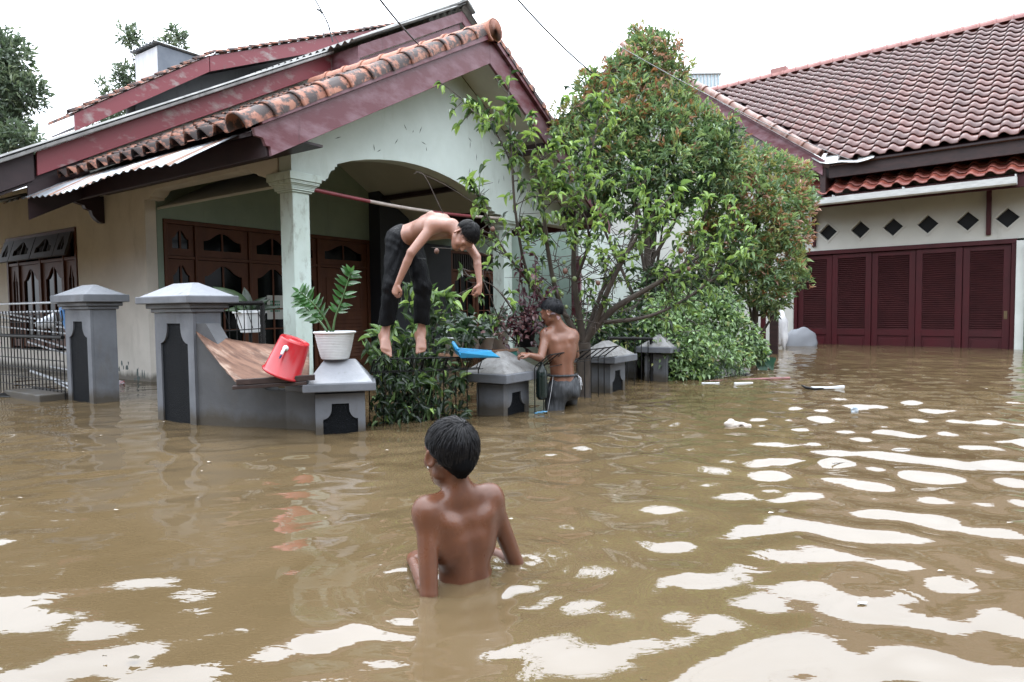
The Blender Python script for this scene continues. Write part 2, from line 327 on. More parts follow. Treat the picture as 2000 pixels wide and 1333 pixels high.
# front gable wall with arch
arch = [(0.27, 2.482), (0.44, 2.482), (0.44, 2.452), (0.50, 2.452), (0.505, 2.476), (0.535, 2.485), (0.548, 2.53), (0.585, 2.585), (0.635, 2.60), (0.64, 2.638), (0.672, 2.642), (0.675, 2.675)]
for k in range(1, 13):
    q = k / 13; s_ = 0.675 + (3.60 - 0.675) * q; arch.append((s_, 2.675 + 0.245 * math.sin(math.pi * min(1, q * 1.02)) ** 0.8 - 0.075 * q * q))
arch += [(3.60, 2.60), (3.66, 2.585), (3.665, 2.545), (3.74, 2.535), (3.745, 2.49), (3.83, 2.48), (3.83, 2.452), (3.95, 2.452)]
outl = [(0.03, 2.482)] + arch + [(4.50, 2.452), (6.30, 2.452), (6.30, zr(6.30) + 0.08), (RS, zr(RS) + 0.08), (0.03, zr(0.03) + 0.08)]
H_.part('gable_wall', MB().prism([hp(s, 0.03, z) for s, z in outl], HV * 0.21), m_mint)
# side beam between front column and house corner, with scroll brackets
pf = [(0.27, 2.482), (0.27, 2.95), (3.186, 2.95), (3.186, 2.50), (3.05, 2.50), (3.04, 2.53), (2.99, 2.54), (2.93, 2.57), (2.90, 2.605), (2.86, 2.615), (0.86, 2.615), (0.80, 2.60), (0.74, 2.555), (0.66, 2.545), (0.63, 2.51), (0.55, 2.50), (0.54, 2.482)]
H_.part('side_beam', MB().prism([hp(0.03, t, z) for t, z in pf], HU * 0.20), m_beige)
# columns
def column(s0, t0, zt, w=0.225):
    b = MB().box(hp, (s0, s0 + w), (t0, t0 + w), (-0.85, zt - 0.205))
    c = H_.part('column', b, m_mint_old, bevel=0.006)
    cb = MB(); prof = [(-0.205, -0.185, 0.022), (-0.185, -0.165, 0.040), (-0.165, -0.105, None), (-0.105, -0.085, 0.085), (-0.085, 0.0, 0.10)]
    for z0, z1, e in prof:
        if e is None:
            for q in range(4):
                e_ = 0.045 + 0.036 * (q / 3) ** 1.8; za = zt + z0 + (z1 - z0) * q / 4
                cb.box(hp, (s0 - e_, s0 + w + e_), (t0 - e_, t0 + w + e_), (za, za + 0.0155))
        else: cb.box(hp, (s0 - e, s0 + w + e), (t0 - e, t0 + w + e), (zt + z0, zt + z1 - 0.0015))
    H_.part('capital', cb, m_mint_old, parent=c, bevel=0.003, bseg=1)
column(0.06, 0.06, 2.48); column(4.10, 0.06, 2.45)
# porch ceiling, purlins
zc = lambda s: 3.87 - 0.555 * abs(s - RS)
b = MB()
for s0, s1 in ((0.2, RS), (RS, 4.95)):
    b.hexa([hp(s0, 0.245, zc(s0)), hp(s1, 0.245, zc(s1)), hp(s1, 3.185, zc(s1)), hp(s0, 3.185, zc(s0)), hp(s0, 0.245, zc(s0) + .03), hp(s1, 0.245, zc(s1) + .03), hp(s1, 3.185, zc(s1) + .03), hp(s0, 3.185, zc(s0) + .03)])
b.box(hp, (4.955, 9.0), (0.245, 3.185), (3.35, 3.38))
H_.part('porch_ceiling', b, m_ceil)
H_.part('ceiling_beam', MB().box(hp, (4.22, 4.34), (0.25, 2.89), (3.00, 3.075)), m_darkwood)
H_.part('purlin', MB().box(hp, (4.30, 4.42), (-0.55, 0.028), (3.42, 3.56)), m_darkwood, bevel=0.006)
H_.part('purlin', MB().box(hp, (5.95, 6.07), (-0.55, 0.028), (2.58, 2.72)), m_darkwood, bevel=0.006)
# rake boards
def rake(s0, s1, t0, t1, d0, d1): return [hp(s0, t0, zr(s0) + d0), hp(s1, t0, zr(s1) + d0), hp(s1, t0, zr(s1) + d1), hp(s0, t0, zr(s0) + d1)], HV * (t1 - t0)
b = MB(); pts = [(-0.67, 0.0), (RS, 0.0), (RS, 0.33), (-0.86, 0.33), (-0.84, 0.25), (-0.76, 0.20), (-0.73, 0.12), (-0.68, 0.09)]
b.prism([hp(s, -0.60, (zr(s) if s > -0.67 else 2.435 + 0.539 * (s + 0.67)) + d) for s, d in pts], HV * 0.04)
H_.part('rake_board', b, m_maroon, bevel=0.004)
b = MB(); q, e = rake(RS + 0.002, 6.62, -0.60, -0.56, 0.0, 0.33); b.prism(q, e)
H_.part('rake_board', b, m_maroon, bevel=0.004)
b = MB(); q, e = rake(-0.80, RS, -0.655, -0.603, 0.335, 0.40); b.prism(q, e); q, e = rake(RS + 0.002, 6.65, -0.655, -0.603, 0.335, 0.40); b.prism(q, e)
H_.part('verge_lath', b, m_maroon)
b = MB()
for s0, s1 in ((-0.6, RS), (RS, 6.5)):
    q, e = rake(s0, s1, -0.555, 0.025, 0.09, 0.12); b.prism(q, e)
H_.part('soffit', b, m_cream)
b = MB()
for s0, s1 in ((-0.85, RS), (RS, 6.65)):
    q, e = rake(s0, s1, -0.55, 3.15, 0.26, 0.30); b.prism(q, e)
H_.part('roof_deck', b, m_darkwood)
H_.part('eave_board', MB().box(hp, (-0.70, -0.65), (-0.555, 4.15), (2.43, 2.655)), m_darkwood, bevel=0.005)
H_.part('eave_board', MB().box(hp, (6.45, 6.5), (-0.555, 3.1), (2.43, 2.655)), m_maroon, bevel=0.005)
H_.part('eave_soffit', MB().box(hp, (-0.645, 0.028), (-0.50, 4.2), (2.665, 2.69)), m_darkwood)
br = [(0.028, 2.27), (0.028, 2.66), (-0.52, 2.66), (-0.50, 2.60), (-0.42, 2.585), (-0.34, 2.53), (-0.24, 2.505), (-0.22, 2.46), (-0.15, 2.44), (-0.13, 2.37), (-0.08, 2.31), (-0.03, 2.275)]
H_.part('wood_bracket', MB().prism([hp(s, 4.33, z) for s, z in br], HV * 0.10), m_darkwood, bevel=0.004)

# tiles --------------------------------------------------------------------------------------------
def tile_mesh(name, w, L, m, hump=0.055, th=0.014, lift=0.03, nseg=9, flat=0.38):
    prof = []
    for i in range(nseg + 1):
        x = i / nseg
        z = hump * math.sin(math.pi * (x / (1 - flat))) ** 0.9 if x < 1 - flat else -0.012 * math.sin(math.pi * (x - 1 + flat) / flat)
        prof.append((x * w * 1.04, z))
    V = []
    for y, dz in ((0, lift), (L * 1.08, 0.0)):
        V += [(x, y, z + dz) for x, z in prof]
    V += [(x, 0.0, z + lift - th) for x, z in prof] + [(x, 0.03, z + lift - th) for x, z in prof]
    n = nseg + 1; F = []
    for i in range(nseg):
        F += [(i, i + 1, n + i + 1, n + i), (2 * n + i, 2 * n + i + 1, i + 1, i), (3 * n + i, 3 * n + i + 1, 2 * n + i + 1, 2 * n + i)]
    me = bpy.data.meshes.new(name); me.from_pydata(V, [], F); me.materials.append(m)
    me.polygons.foreach_set('use_smooth', [True, False, False] * nseg); me.update(); return me
def half_round(name, r0, r1, L, m, th=0.016, a0=-10, a1=190, n=10, cap=False, collar=True):
    b = MB(); ang = [R(a0 + (a1 - a0) * i / n) for i in range(n + 1)]
    rings = [(0, r0, 0), (0.05, r0, 0), (0.052, r0 - 0.016, 0), (L * 1.06, r1, 0)] if collar else [(0, r0, 0), (L * 1.06, r1, 0)]
    V = []
    for y, r, _ in rings: V += [(r * math.cos(a), y, r * math.sin(a)) for a in ang]
    V += [((r0 - th) * math.cos(a), 0, (r0 - th) * math.sin(a)) for a in ang] + [((r0 - th) * math.cos(a), 0.12, (r0 - th) * math.sin(a)) for a in ang]
    k = n + 1; F = []
    for j in range(len(rings) - 1): F += [(j * k + i, j * k + i + 1, (j + 1) * k + i + 1, (j + 1) * k + i) for i in range(n)]
    q = len(rings) * k
    F += [(q + i, q + i + 1, i + 1, i) for i in range(n)] + [(q + k + i, q + k + i + 1, q + i + 1, q + i) for i in range(n)]
    if cap: F.append(tuple(range(q, q + k)))
    me = bpy.data.meshes.new(name); me.from_pydata(V, [], F); me.materials.append(m)
    me.polygons.foreach_set('use_smooth', [True] * len(me.polygons)); me.update(); return me
th_ = math.atan(SL); up_l = HU * math.cos(th_) + A3(0, 0, math.sin(th_)); nl = A3(0, 0, math.cos(th_)) - HU * math.sin(th_)
TW, TL = 0.26, 0.335
tm = tile_mesh('roof_tile', TW, TL, m_tile, hump=0.085, lift=0.042, flat=0.34)
zt0 = 2.435 + 0.539 * (-0.85 + 0.67) + 0.30                 # deck top at the eave
nrow = 13
for r in range(nrow):
    for c in range(14):
        rj = RNG.normal(size=4)
        p = hp(-0.95, 3.24 - c * TW, zt0 - 0.045) + up_l * (r * TL) + up_l * rj[0] * 0.008 + nl * (0.02 + abs(rj[1]) * 0.004)
        x = unit(-HV + A3(0, 0, 1) * rj[2] * 0.012); y = unit(up_l + HV * rj[3] * 0.02)
        H_.inst('roof_tile', tm, frameM(p, x, y, nl))
vm = half_round('verge_tile', 0.142, 0.118, 0.36, m_tile)
for k in range(12):
    rj = RNG.normal(size=3) * 0.012
    p = hp(-0.98, -0.545, zt0 - 0.03) + up_l * (k * 0.362) + nl * 0.035
    H_.inst('verge_tile', vm, frameM(p, unit(HV + up_l * rj[0]), unit(up_l + A3(0, 0, 1) * rj[1] + nl * 0.03), nl))
up_r = -HU * math.cos(th_) + A3(0, 0, math.sin(th_)); nr = A3(0, 0, math.cos(th_)) + HU * math.sin(th_)
for k in range(12):
    rj = RNG.normal(size=3) * 0.01
    p = hp(2 * RS + 0.98, -0.545, zt0 - 0.03) + up_r * (k * 0.362) + nr * 0.035
    H_.inst('verge_tile', vm, frameM(p, -HV, unit(up_r + nr * 0.03 + A3(0, 0, 1) * rj[0]), nr))
rb = MB()
for r in range(nrow):                                       # far slope: seen only edge-on
    for c in range(14):
        M = frameM(hp(2 * RS + 0.95, -0.42 + c * TW, zt0 - 0.054) + up_r * (r * TL) + nr * 0.02, HV, up_r, nr)
        rb.add([tuple(M @ q.co) for q in tm.vertices], [tuple(f.vertices) for f in tm.polygons], 0, True)
H_.part('far_slope_tiles', rb, m_tile, kind='stuff', recalc=False)
rm = half_round('ridge_tile', 0.155, 0.135, 0.42, m_tile2, n=12)
rmc = half_round('ridge_end_tile', 0.165, 0.14, 0.42, m_tile2, n=12, cap=True, a0=-70, a1=250)
zrd = zr(RS) + 0.36
for k in range(9):
    p = hp(RS, -0.70 + k * 0.42, zrd + 0.06)
    H_.inst('ridge_tile', rmc if k == 0 else rm, frameM(p, HU, unit(HV + A3(0, 0, 1) * (0.015 + RNG.normal() * 0.01)), A3(0, 0, 1)))
b = MB().box(hp, (RS - 0.14, RS + 0.14), (-0.56, 3.0), (zrd - 0.05, zrd + 0.05)); H_.part('ridge_mortar', b, m_asb, bevel=0.02)

# zinc awning under the tile eave
def corrug(fr, a0, a1, per, amp, rows, mi_fn=None, thick=0.004):
    b = MB(); n = int((a1 - a0) / per * 6); xs = np.linspace(a0, a1, n + 1)
    for i in range(n):
        for (b0, b1) in zip(rows[:-1], rows[1:]):
            z = [amp * math.sin(2 * math.pi * (x - a0) / per) for x in (xs[i], xs[i + 1])]
            q = [fr(xs[i], b0, z[0]), fr(xs[i + 1], b0, z[1]), fr(xs[i + 1], b1, z[1]), fr(xs[i], b1, z[0])]
            q2 = [fr(xs[i], b0, z[0] - thick), fr(xs[i + 1], b0, z[1] - thick), fr(xs[i + 1], b1, z[1] - thick), fr(xs[i], b1, z[0] - thick)]
            mi = mi_fn(i, n) if mi_fn else 0
            b.add(q + q2, [(0, 1, 2, 3), (7, 6, 5, 4), (0, 4, 5, 1), (2, 6, 7, 3)], mi, False)
    return b
def aw(a, bb, z):       # a along t, bb 0 at the tiles .. 1 outer edge
    sag = 0.03 * math.sin(a * 2.3) * bb
    return hp(-0.86 - 0.46 * bb, a + 0.25 * bb, 2.63 - 0.27 * bb + z + sag - 0.02 * bb * bb)
rustset = {5, 6, 17, 29, 30, 47, 52, 53, 70, 71, 88, 101, 102, 103, 120, 133, 134}
H_.part('zinc_awning', corrug(aw, -0.35, 3.75, 0.16, 0.012, [0, 0.35, 0.7, 1.0], lambda i, n: 1 if (i in rustset or i % 29 in (7, 8)) else 0), [m_zinc, m_rust], recalc=False)
def aw2(a, bb, z): return hp(-1.05 - 0.30 * bb, a + 0.2 * bb, 2.52 - 0.12 * bb + z)
H_.part('zinc_flashing', corrug(aw2, 4.0, 4.75, 0.4, 0.02, [0, 0.6, 1.0]), [m_zinc], recalc=False)

# main roof behind, with its own gable ------------------------------------------------------------
MS, MZ = 6.19, 7.12; mz = lambda s: MZ - 0.5576 * abs(s - MS)
def slope_board(fz, s0, s1, t0, t1, d0, d1): return [hp(s0, t0, fz(s0) + d0), hp(s1, t0, fz(s1) + d0), hp(s1, t0, fz(s1) + d1), hp(s0, t0, fz(s0) + d1)], HV * (t1 - t0)
b = MB(); q, e = slope_board(mz, -1.22, 3.35, 3.20, 3.24, -0.36, -0.075); b.prism(q, e); H_.part('main_rake_board', b, m_redboard, bevel=0.004)
b = MB(); q, e = slope_board(mz, -2.6, -1.24, 3.23, 3.27, -0.40, -0.07); b.prism(q, e); H_.part('main_rake_board', b, m_darkwood, bevel=0.004)
b = MB(); q, e = slope_board(mz, 3.37, MS, 2.50, 2.54, -0.30, -0.08); b.prism(q, e); q, e = slope_board(mz, 3.37, MS, 2.56, 2.60, -0.56, -0.32); b.prism(q, e); q, e = slope_board(mz, MS + .002, 8.5, 2.50, 2.54, -0.30, -0.08); b.prism(q, e)
b.prism([hp(3.34, t, mz(3.34) + d) for t, d in ((2.5, -0.6), (3.19, -0.6), (3.19, -0.08), (2.5, -0.08))], HU * 0.03)
H_.part('main_rake_board', b, m_maroon, bevel=0.004)
b = MB().prism([hp(-0.9, 3.36, 2.7), hp(12.0, 3.36, 2.7), hp(12.0, 3.36, mz(12.0) - 0.1), hp(MS, 3.36, MZ - 0.15), hp(-0.9, 3.36, mz(-0.9) - 0.1)], HV * 0.1)
H_.part('main_gable_wall', b, m_cream)
def mr_(t0):
    def fr(a, bb, z): return hp(bb, t0 + a, mz(bb) + z)
    return fr
b = corrug(mr_(3.05), 0, 7.5, 0.177, 0.028, [-2.6, 0.2, 3.3]); H_.part('corrugated_roof', b, m_asb, recalc=False)
b = corrug(mr_(2.40), 0, 8.1, 0.177, 0.028, [3.15, 4.6, MS]); q = corrug(mr_(2.40), 0, 8.1, 0.177, 0.028, [MS, 9.5, 13.0])
for v in range(len(b.v)): b.v[v] = (b.v[v][0], b.v[v][1], b.v[v][2] + 0.045)
b.add(q.v, q.f); H_.part('corrugated_roof', b, m_asb, recalc=False)
b = MB(); pr = [(-0.28, -0.10), (-0.10, 0.03), (0, 0.07), (0.10, 0.03), (0.28, -0.10), (0.27, -0.13), (0.0, 0.04), (-0.27, -0.13)]
b.prism([hp(MS + x, 2.36, MZ + 0.06 + z) for x, z in pr], HV * 8.2); H_.part('corrugated_ridge_cap', b, m_asb)
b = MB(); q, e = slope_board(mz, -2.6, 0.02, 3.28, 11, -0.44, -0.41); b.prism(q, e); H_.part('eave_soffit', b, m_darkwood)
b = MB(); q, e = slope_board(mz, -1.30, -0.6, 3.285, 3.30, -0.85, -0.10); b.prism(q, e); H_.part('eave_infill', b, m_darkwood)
b = MB(); q, e = slope_board(mz, -2.6, 3.3, 3.06, 3.19, -0.07, -0.02); b.prism(q, e); H_.part('verge_trim', b, m_asb, bevel=0.01)
b = MB().box(hp, (0.9, 0.95), (4.6, 9.0), (-0.8, 2.9)); b.box(hp, (0.185, 0.9), (4.6, 9.0), (2.62, 2.66)); b.box(hp, (0.185, 0.95), (4.5, 4.595), (-0.8, 2.9)); b.box(hp, (0.185, 0.95), (9.005, 9.1), (-0.8, 2.9)); H_.part('dark_room', b, m_navy)  # dark panels added behind the side window to stop light leaking in

# windows -------------------------------------------------------------------------------------------
def ogee(n, w, h):
    out = []
    for i in range(n + 1):
        x = -1 + 2 * i / n; a = abs(x)
        y = 1 - 0.62 * (a / 0.55) ** 1.8 if a < 0.55 else 0.38 * (1 - math.sin((a - 0.55) / 0.45 * math.pi / 2)) * 1.0
        out.append((x * w / 2, y * h))
    return out
def sash(T, par, fr, a0, a1, z0, z1, b0, m, mx=0.085, mzb=0.09, mzt=0.07, hump=0.10, bars=(), mull=True, th=0.04, pane=True, ngl=None):
    """arched glazed sash in a frame: fr(along, outward, z)"""
    w = a1 - a0; cx = (a0 + a1) / 2; iw = w - 2 * mx; n = 12; top = z1 - mzt - hump
    inner = [(cx - iw / 2, z0 + mzb), (cx + iw / 2, z0 + mzb)] + [(cx + x, top + y) for x, y in ogee(n, iw, hump)[::-1]]
    outer = [(a0, z0), (a1, z0)] + [(cx + x * w / iw, z1) for x, y in ogee(n, iw, hump)[::-1]]
    e = fr(0, th, 0) - fr(0, 0, 0); b = MB()
    b.ring_wall([fr(a, b0, z) for a, z in outer], [fr(a, b0, z) for a, z in inner], e, 0)
    if mull: b.box(fr, (cx - 0.013, cx + 0.013), (b0 + 0.006, b0 + th - 0.006), (z0 + mzb - 0.004, top + hump - 0.004))
    for z in bars: b.box(fr, (cx - iw / 2 - 0.003, cx + iw / 2 + 0.003), (b0 + 0.008, b0 + th - 0.008), (z - 0.011, z + 0.011))
    T.part('sash', b, m, parent=par)
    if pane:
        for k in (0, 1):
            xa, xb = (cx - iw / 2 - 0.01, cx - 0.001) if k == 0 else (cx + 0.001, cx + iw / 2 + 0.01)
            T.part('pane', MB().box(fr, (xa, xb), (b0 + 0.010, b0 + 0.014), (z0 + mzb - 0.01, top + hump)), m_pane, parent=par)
fb = lambda a, o, z: hp(a, 3.187 - o, z)      # porch back wall
b = MB(); Z0, Z1 = -0.6, 2.27
for a0, a1 in ((0.27, 0.325), (0.72, 0.755), (1.595, 1.64), (2.46, 2.50), (2.92, 2.99), (4.08, 4.137)): b.box(fb, (a0, a1), (-0.10, 0.02), (Z0, Z1 - 0.062))
b.box(fb, (0.27, 4.137), (-0.10, 0.025), (Z1 - 0.06, Z1))
for a0, a1 in ((0.327, 0.718), (0.757, 1.593), (1.642, 2.458), (2.502, 2.918), (2.992, 4.078)): b.box(fb, (a0, a1), (-0.10, 0.015), (1.72, 1.765))
wf = H_.part('window_frame', b, m_brown, bevel=0.004, bseg=1)
for a0, a1 in ((0.33, 0.715), (0.76, 1.59), (1.645, 2.455), (2.505, 2.915), (2.995, 4.075)):
    sash(H_, wf, fb, a0, a1, 1.77, 2.205, -0.055, m_brown, mx=0.07 if a1 - a0 < 0.6 else 0.11, hump=0.13, mzb=0.10)
for a0, a1 in ((0.33, 0.715), (0.76, 1.59), (1.645, 2.455), (2.505, 2.915)):
    sash(H_, wf, fb, a0, a1, -0.3, 1.715, -0.055, m_brown, mx=0.07 if a1 - a0 < 0.6 else 0.11, hump=0.16, mzb=0.12, bars=(0.35, 0.68, 1.0))
H_.part('dark_room', MB().box(fb, (0.2, 12.9), (-1.2, -1.15), (-0.8, 2.6)), m_navy)  # dark panel added behind the porch windows to keep the openings black
dr = MB().box(fb, (2.995, 4.075), (-0.06, -0.02), (-0.6, 1.715))
for z0, z1, c0, c1 in ((0.95, 1.55, 3.12, 3.50), (0.95, 1.55, 3.57, 3.95), (-0.4, 0.05, 3.12, 3.50), (-0.4, 0.05, 3.57, 3.95)):
    dr.ring_wall([fb(c0, -0.022, z0), fb(c1, -0.022, z0), fb(c1, -0.022, z1), fb(c0, -0.022, z1)], [fb(c0 + .05, -0.022, z0 + .05), fb(c1 - .05, -0.022, z0 + .05), fb(c1 - .05, -0.022, z1 - .05), fb(c0 + .05, -0.022, z1 - .05)], fb(0, 0.016, 0) - fb(0, 0, 0))
door = H_.part('porch_door', dr, m_brown, bevel=0.004, bseg=1)
for k in range(11):
    z = 0.12 + k * 0.068; H_.part('slat', MB().hexa([fb(3.14, -0.02, z), fb(3.93, -0.02, z), fb(3.93, -0.018, z + .01), fb(3.14, -0.018, z + .01), fb(3.14, 0.0, z + .0), fb(3.93, 0.0, z + .0), fb(3.93, -0.016, z + .05), fb(3.14, -0.016, z + .05)]), m_brown, parent=door)
# second porch window with small panes
b = MB()
for a0, a1 in ((6.50, 6.57), (8.28, 8.35)): b.box(fb, (a0, a1), (-0.10, 0.02), (-0.6, 2.19))
b.box(fb, (6.50, 8.35), (-0.10, 0.025), (2.192, 2.25)); b.box(fb, (6.572, 8.278), (-0.10, 0.015), (1.80, 1.85))
wf2 = H_.part('window_frame', b, m_brown, bevel=0.004, bseg=1)
for k in range(22): H_.part('vent_slat', MB().box(fb, (6.60 + k * 0.076, 6.635 + k * 0.076), (-0.05, -0.02), (1.852, 2.19)), m_brown_dark, parent=wf2)
for a0, a1 in ((6.58, 7.41), (7.44, 8.27)):
    sash(H_, wf2, fb, a0, a1, -0.4, 1.795, -0.055, m_brown, mx=0.10, hump=0.14, mzb=0.12, bars=(0.55, 0.93, 1.3), mull=False)
    for q in (0.36, 0.64): H_.part('glazing_bar', MB().box(fb, (a0 + (a1 - a0) * q - 0.014, a0 + (a1 - a0) * q + 0.014), (-0.049, -0.02), (-0.28, 1.66)), m_brown, parent=wf2)
# side window with tilted top sashes
fs = lambda a, o, z: hp(0.03 - o, a, z)
b = MB()
for a0, a1 in ((5.275, 5.33), (5.73, 5.77), (6.60, 6.65), (7.50, 7.54), (7.95, 8.015)): b.box(fs, (a0, a1), (-0.10, 0.02), (0.36, 2.225))
b.box(fs, (5.275, 8.015), (-0.10, 0.025), (2.228, 2.295))
for a0, a1 in ((5.332, 5.728), (5.772, 6.598), (6.652, 7.498), (7.542, 7.948)): b.box(fs, (a0, a1), (-0.10, 0.012), (1.80, 1.85))
wf3 = H_.part('window_frame', b, m_brown, bevel=0.004, bseg=1)
tilt = R(17)
def ft(a, o, z):
    q = z - 2.215; return fs(a, 0.02 + o * math.cos(tilt) - q * math.sin(tilt), 2.215 + q * math.cos(tilt) + o * math.sin(tilt))
for a0, a1 in ((5.335, 5.725), (5.775, 6.595), (6.655, 7.495), (7.545, 7.945)):
    big = a1 - a0 > 0.6
    sash(H_, wf3, fs, a0, a1, 0.40, 1.795, -0.05, m_brown, mx=0.12 if big else 0.10, hump=0.20, mzb=0.12, bars=(0.95,) if big else ())
    sash(H_, wf3, ft, a0 - 0.015, a1 + 0.015, 1.84, 2.215, 0.0, m_brown_dark, mx=0.13 if big else 0.11, hump=0.13, mzb=0.09, mzt=0.06)
rgs = np.random.default_rng(12)
def splash(fr, x, z, w, h, n=9, b=None, o=0.0015):
    pts = [fr(x + w * math.cos(a) * rgs.uniform(.4, 1), o, z + h * math.sin(a) * rgs.uniform(.4, 1)) for a in np.linspace(0, 2 * math.pi, n, endpoint=False)]; b.prism(pts, fr(0, .001, 0) - fr(0, 0, 0))
b = MB()
for x, z, w, h in ((3.55, 0.12, .05, .10), (3.53, 0.03, .06, .06), (3.42, 0.10, .014, .09), (3.36, .09, .014, .07), (3.85, .17, .05, .06), (3.80, .24, .03, .035), (3.95, 0.17, .02, .05), (4.08, .14, .03, .06), (3.63, .02, .03, .02), (4.0, .23, .03, .05)): splash(fs, x, z, w, h, 11, b)
H_.part('paint_splashes', b, mat('spilt_paint', (0.035, 0.05, 0.05), (0.06, 0.10, 0.09), rough=0.5, scale=8))
fgw = lambda a, o, z: hp(a, 0.03 - o, z)
b = MB()
for k in range(26):
    x, z = rgs.uniform(0.3, 4.2), rgs.uniform(2.95, 3.6)
    if z > zr(x) - 0.1: continue
    a = rgs.uniform(0, 3.1); l = rgs.uniform(.02, .06); p0 = A3(x, z); d = A3(math.cos(a), math.sin(a)); n = A3(-d[1], d[0]) * 0.006
    b.prism([fgw(*(p0 - d * l)[[0]], 0.0015, (p0 - d * l)[1]), fgw((p0 + n)[0], .0015, (p0 + n)[1]), fgw((p0 + d * l)[0], .0015, (p0 + d * l)[1]), fgw((p0 - n)[0], .0015, (p0 - n)[1])], -HV * 0.001)
H_.part('scuff_marks', b, mat('scuff_dark', (0.06, 0.07, 0.06), rough=0.8), kind='stuff')
# right-hand return of the house, mostly behind the fruit tree
b = MB().box(hp, (9.4, 13.5), (1.6, 1.75), (-0.85, 2.9)); H_.part('return_wall', b, m_mint)
H_.part('return_plinth', MB().box(hp, (9.38, 13.5), (1.57, 1.598), (-0.85, 0.42)), mat('plinth_green', (0.03, 0.045, 0.035), rough=0.6))
H_.part('return_door_post', MB().box(hp, (9.32, 9.40), (1.52, 1.76), (-0.85, 2.2)), m_maroon, bevel=0.004)
H_.part('return_band', MB().box(hp, (9.38, 13.5), (1.588, 1.598), (1.05, 1.075)), m_navy)

# things on the porch
pm_r = mat('pole_red', (0.20, 0.035, 0.045), (0.14, 0.025, 0.03), rough=0.5, scale=9); pm_w = mat('pole_white', (0.42, 0.37, 0.33), (0.30, 0.25, 0.22), rough=0.6, scale=9)
b = MB(); pa, pb = hp(0.36, 0.10, 2.345), hp(4.05, 0.05, 2.40)
def pl(q): return pa * (1 - q) + pb * q - A3(0, 0, 0.10 * math.sin(math.pi * q) * 0.6)
for q0, q1, mi in ((0.0, 0.235, 0), (0.235, 0.55, 1), (0.55, 0.785, 0), (0.785, 1.0, 1)):
    b.tube([pl(q0 + (q1 - q0) * k / 4) for k in range(5)], 0.024, 8, mi)
solo('striped_pole', b, [pm_r, pm_w], 'red and white striped pole slung between the two porch columns', 'pole', recalc=False)

m_signw = mat('sign_white', (0.55, 0.58, 0.55), rough=0.6); m_signk = mat('sign_black', (0.012, 0.014, 0.013), rough=0.5)
def letter(b, strokes, fr, x, z, w, h, th, mi, bo):
    for (x0, z0, x1, z1) in strokes:
        p0, p1 = A3(x + x0 * w, z + z0 * h), A3(x + x1 * w, z + z1 * h); d = unit(p1 - p0); n = A3(-d[1], d[0]) * th / 2
        p0 = p0 - d * th * 0.3; p1 = p1 + d * th * 0.3
        q = [p0 - n, p1 - n, p1 + n, p0 + n]; b.hexa([fr(a, bo, c) for a, c in q] + [fr(a, bo + 0.002 , c) for a, c in q], mi)
LET = {'K': [(0, 0, 0, 1), (0, .45, 1, 1), (.25, .6, 1, 0)], 'R': [(0, 0, 0, 1), (0, 1, .8, 1), (.8, 1, .95, .8), (.95, .8, .8, .52), (.8, .52, 0, .52), (.4, .52, 1, 0)], '2': [(0, .85, .25, 1), (.25, 1, .8, 1), (.8, 1, .9, .7), (.9, .7, 0, 0), (0, 0, 1, 0)]}
fpier = lambda a, o, z: hp(a, 2.90 - o, z)
T = Thing('wall_sign', fpier(4.52, 0, 1.1), 'small black sign with white letters K and R on the dark porch pier', 'sign')
T.part('board', MB().box(fpier, (4.37, 4.68), (0.002, 0.012), (1.02, 1.70)), m_signk)
b = MB(); b.ring_wall([fpier(a, 0.0125, z) for a, z in ((4.38, 1.03), (4.67, 1.03), (4.67, 1.69), (4.38, 1.69))], [fpier(a, 0.0125, z) for a, z in ((4.395, 1.045), (4.655, 1.045), (4.655, 1.675), (4.395, 1.675))], fpier(0, .002, 0) - fpier(0, 0, 0))
letter(b, LET['K'], fpier, 4.455, 1.52, 0.13, 0.11, 0.03, 0, 0.0125); letter(b, LET['R'], fpier, 4.43, 1.27, 0.17, 0.18, 0.045, 0, 0.0125); letter(b, LET['2'], fpier, 4.45, 1.08, 0.14, 0.12, 0.03, 0, 0.0125)
T.part('lettering', b, m_signw, recalc=False)
m_paper = mat('paper', (0.50, 0.52, 0.50), rough=0.7); m_ink = mat('green_ink', (0.02, 0.17, 0.10), rough=0.7)
T = Thing('window_notice', fb(2.12, 0, 0.9), 'white paper notice with green writing stuck on the porch window', 'notice')
T.part('sheet', MB().box(fb, (1.93, 2.23), (-0.038, -0.036), (0.83, 1.22)), m_paper)
b = MB(); rr = random.Random(3)
for row, (zz, hh) in enumerate(((1.10, 0.035), (1.05, 0.035), (1.00, 0.035), (0.95, 0.03))):
    x = 1.99
    while x < 2.17:
        ww = rr.uniform(0.012, 0.03); b.box(fb, (x, x + ww), (-0.0355, -0.0345), (zz, zz + hh)); x += ww + 0.009
T.part('writing', b, m_ink)

# ================================================================ taller house behind
m_rearwall = mat('rear_wall_grey', (0.20, 0.205, 0.21), (0.155, 0.16, 0.165), rough=0.85, scale=1.2, dirt=(0.10, 0.10, 0.105), dscale=2)
RT = Thing('two_storey_house', hp(6, 9, 3), 'grey upper storey behind the porch house under a peeling red roof edge', 'house')
def on_plane(px, py, t):
    q = ray(px, py); k = ((hp(0, t, 0) - EYE) @ HV) / (q @ HV); p = EYE + q * k - HC; return p @ HU, p[2]
(ra_s, ra_z), (rb_s, rb_z), (rc_s, rc_z) = on_plane(146, 219, 8.0), on_plane(409, 108, 8.0), on_plane(745, 54, 8.0)
rz = lambda s: ra_z + (rb_z - ra_z) / (rb_s - ra_s) * (s - ra_s) if s < rb_s else rb_z + (rc_z - rb_z) / (rc_s - rb_s) * (s - rb_s)
print('rear', ra_s, ra_z, rb_s, rb_z, rc_s, rc_z)
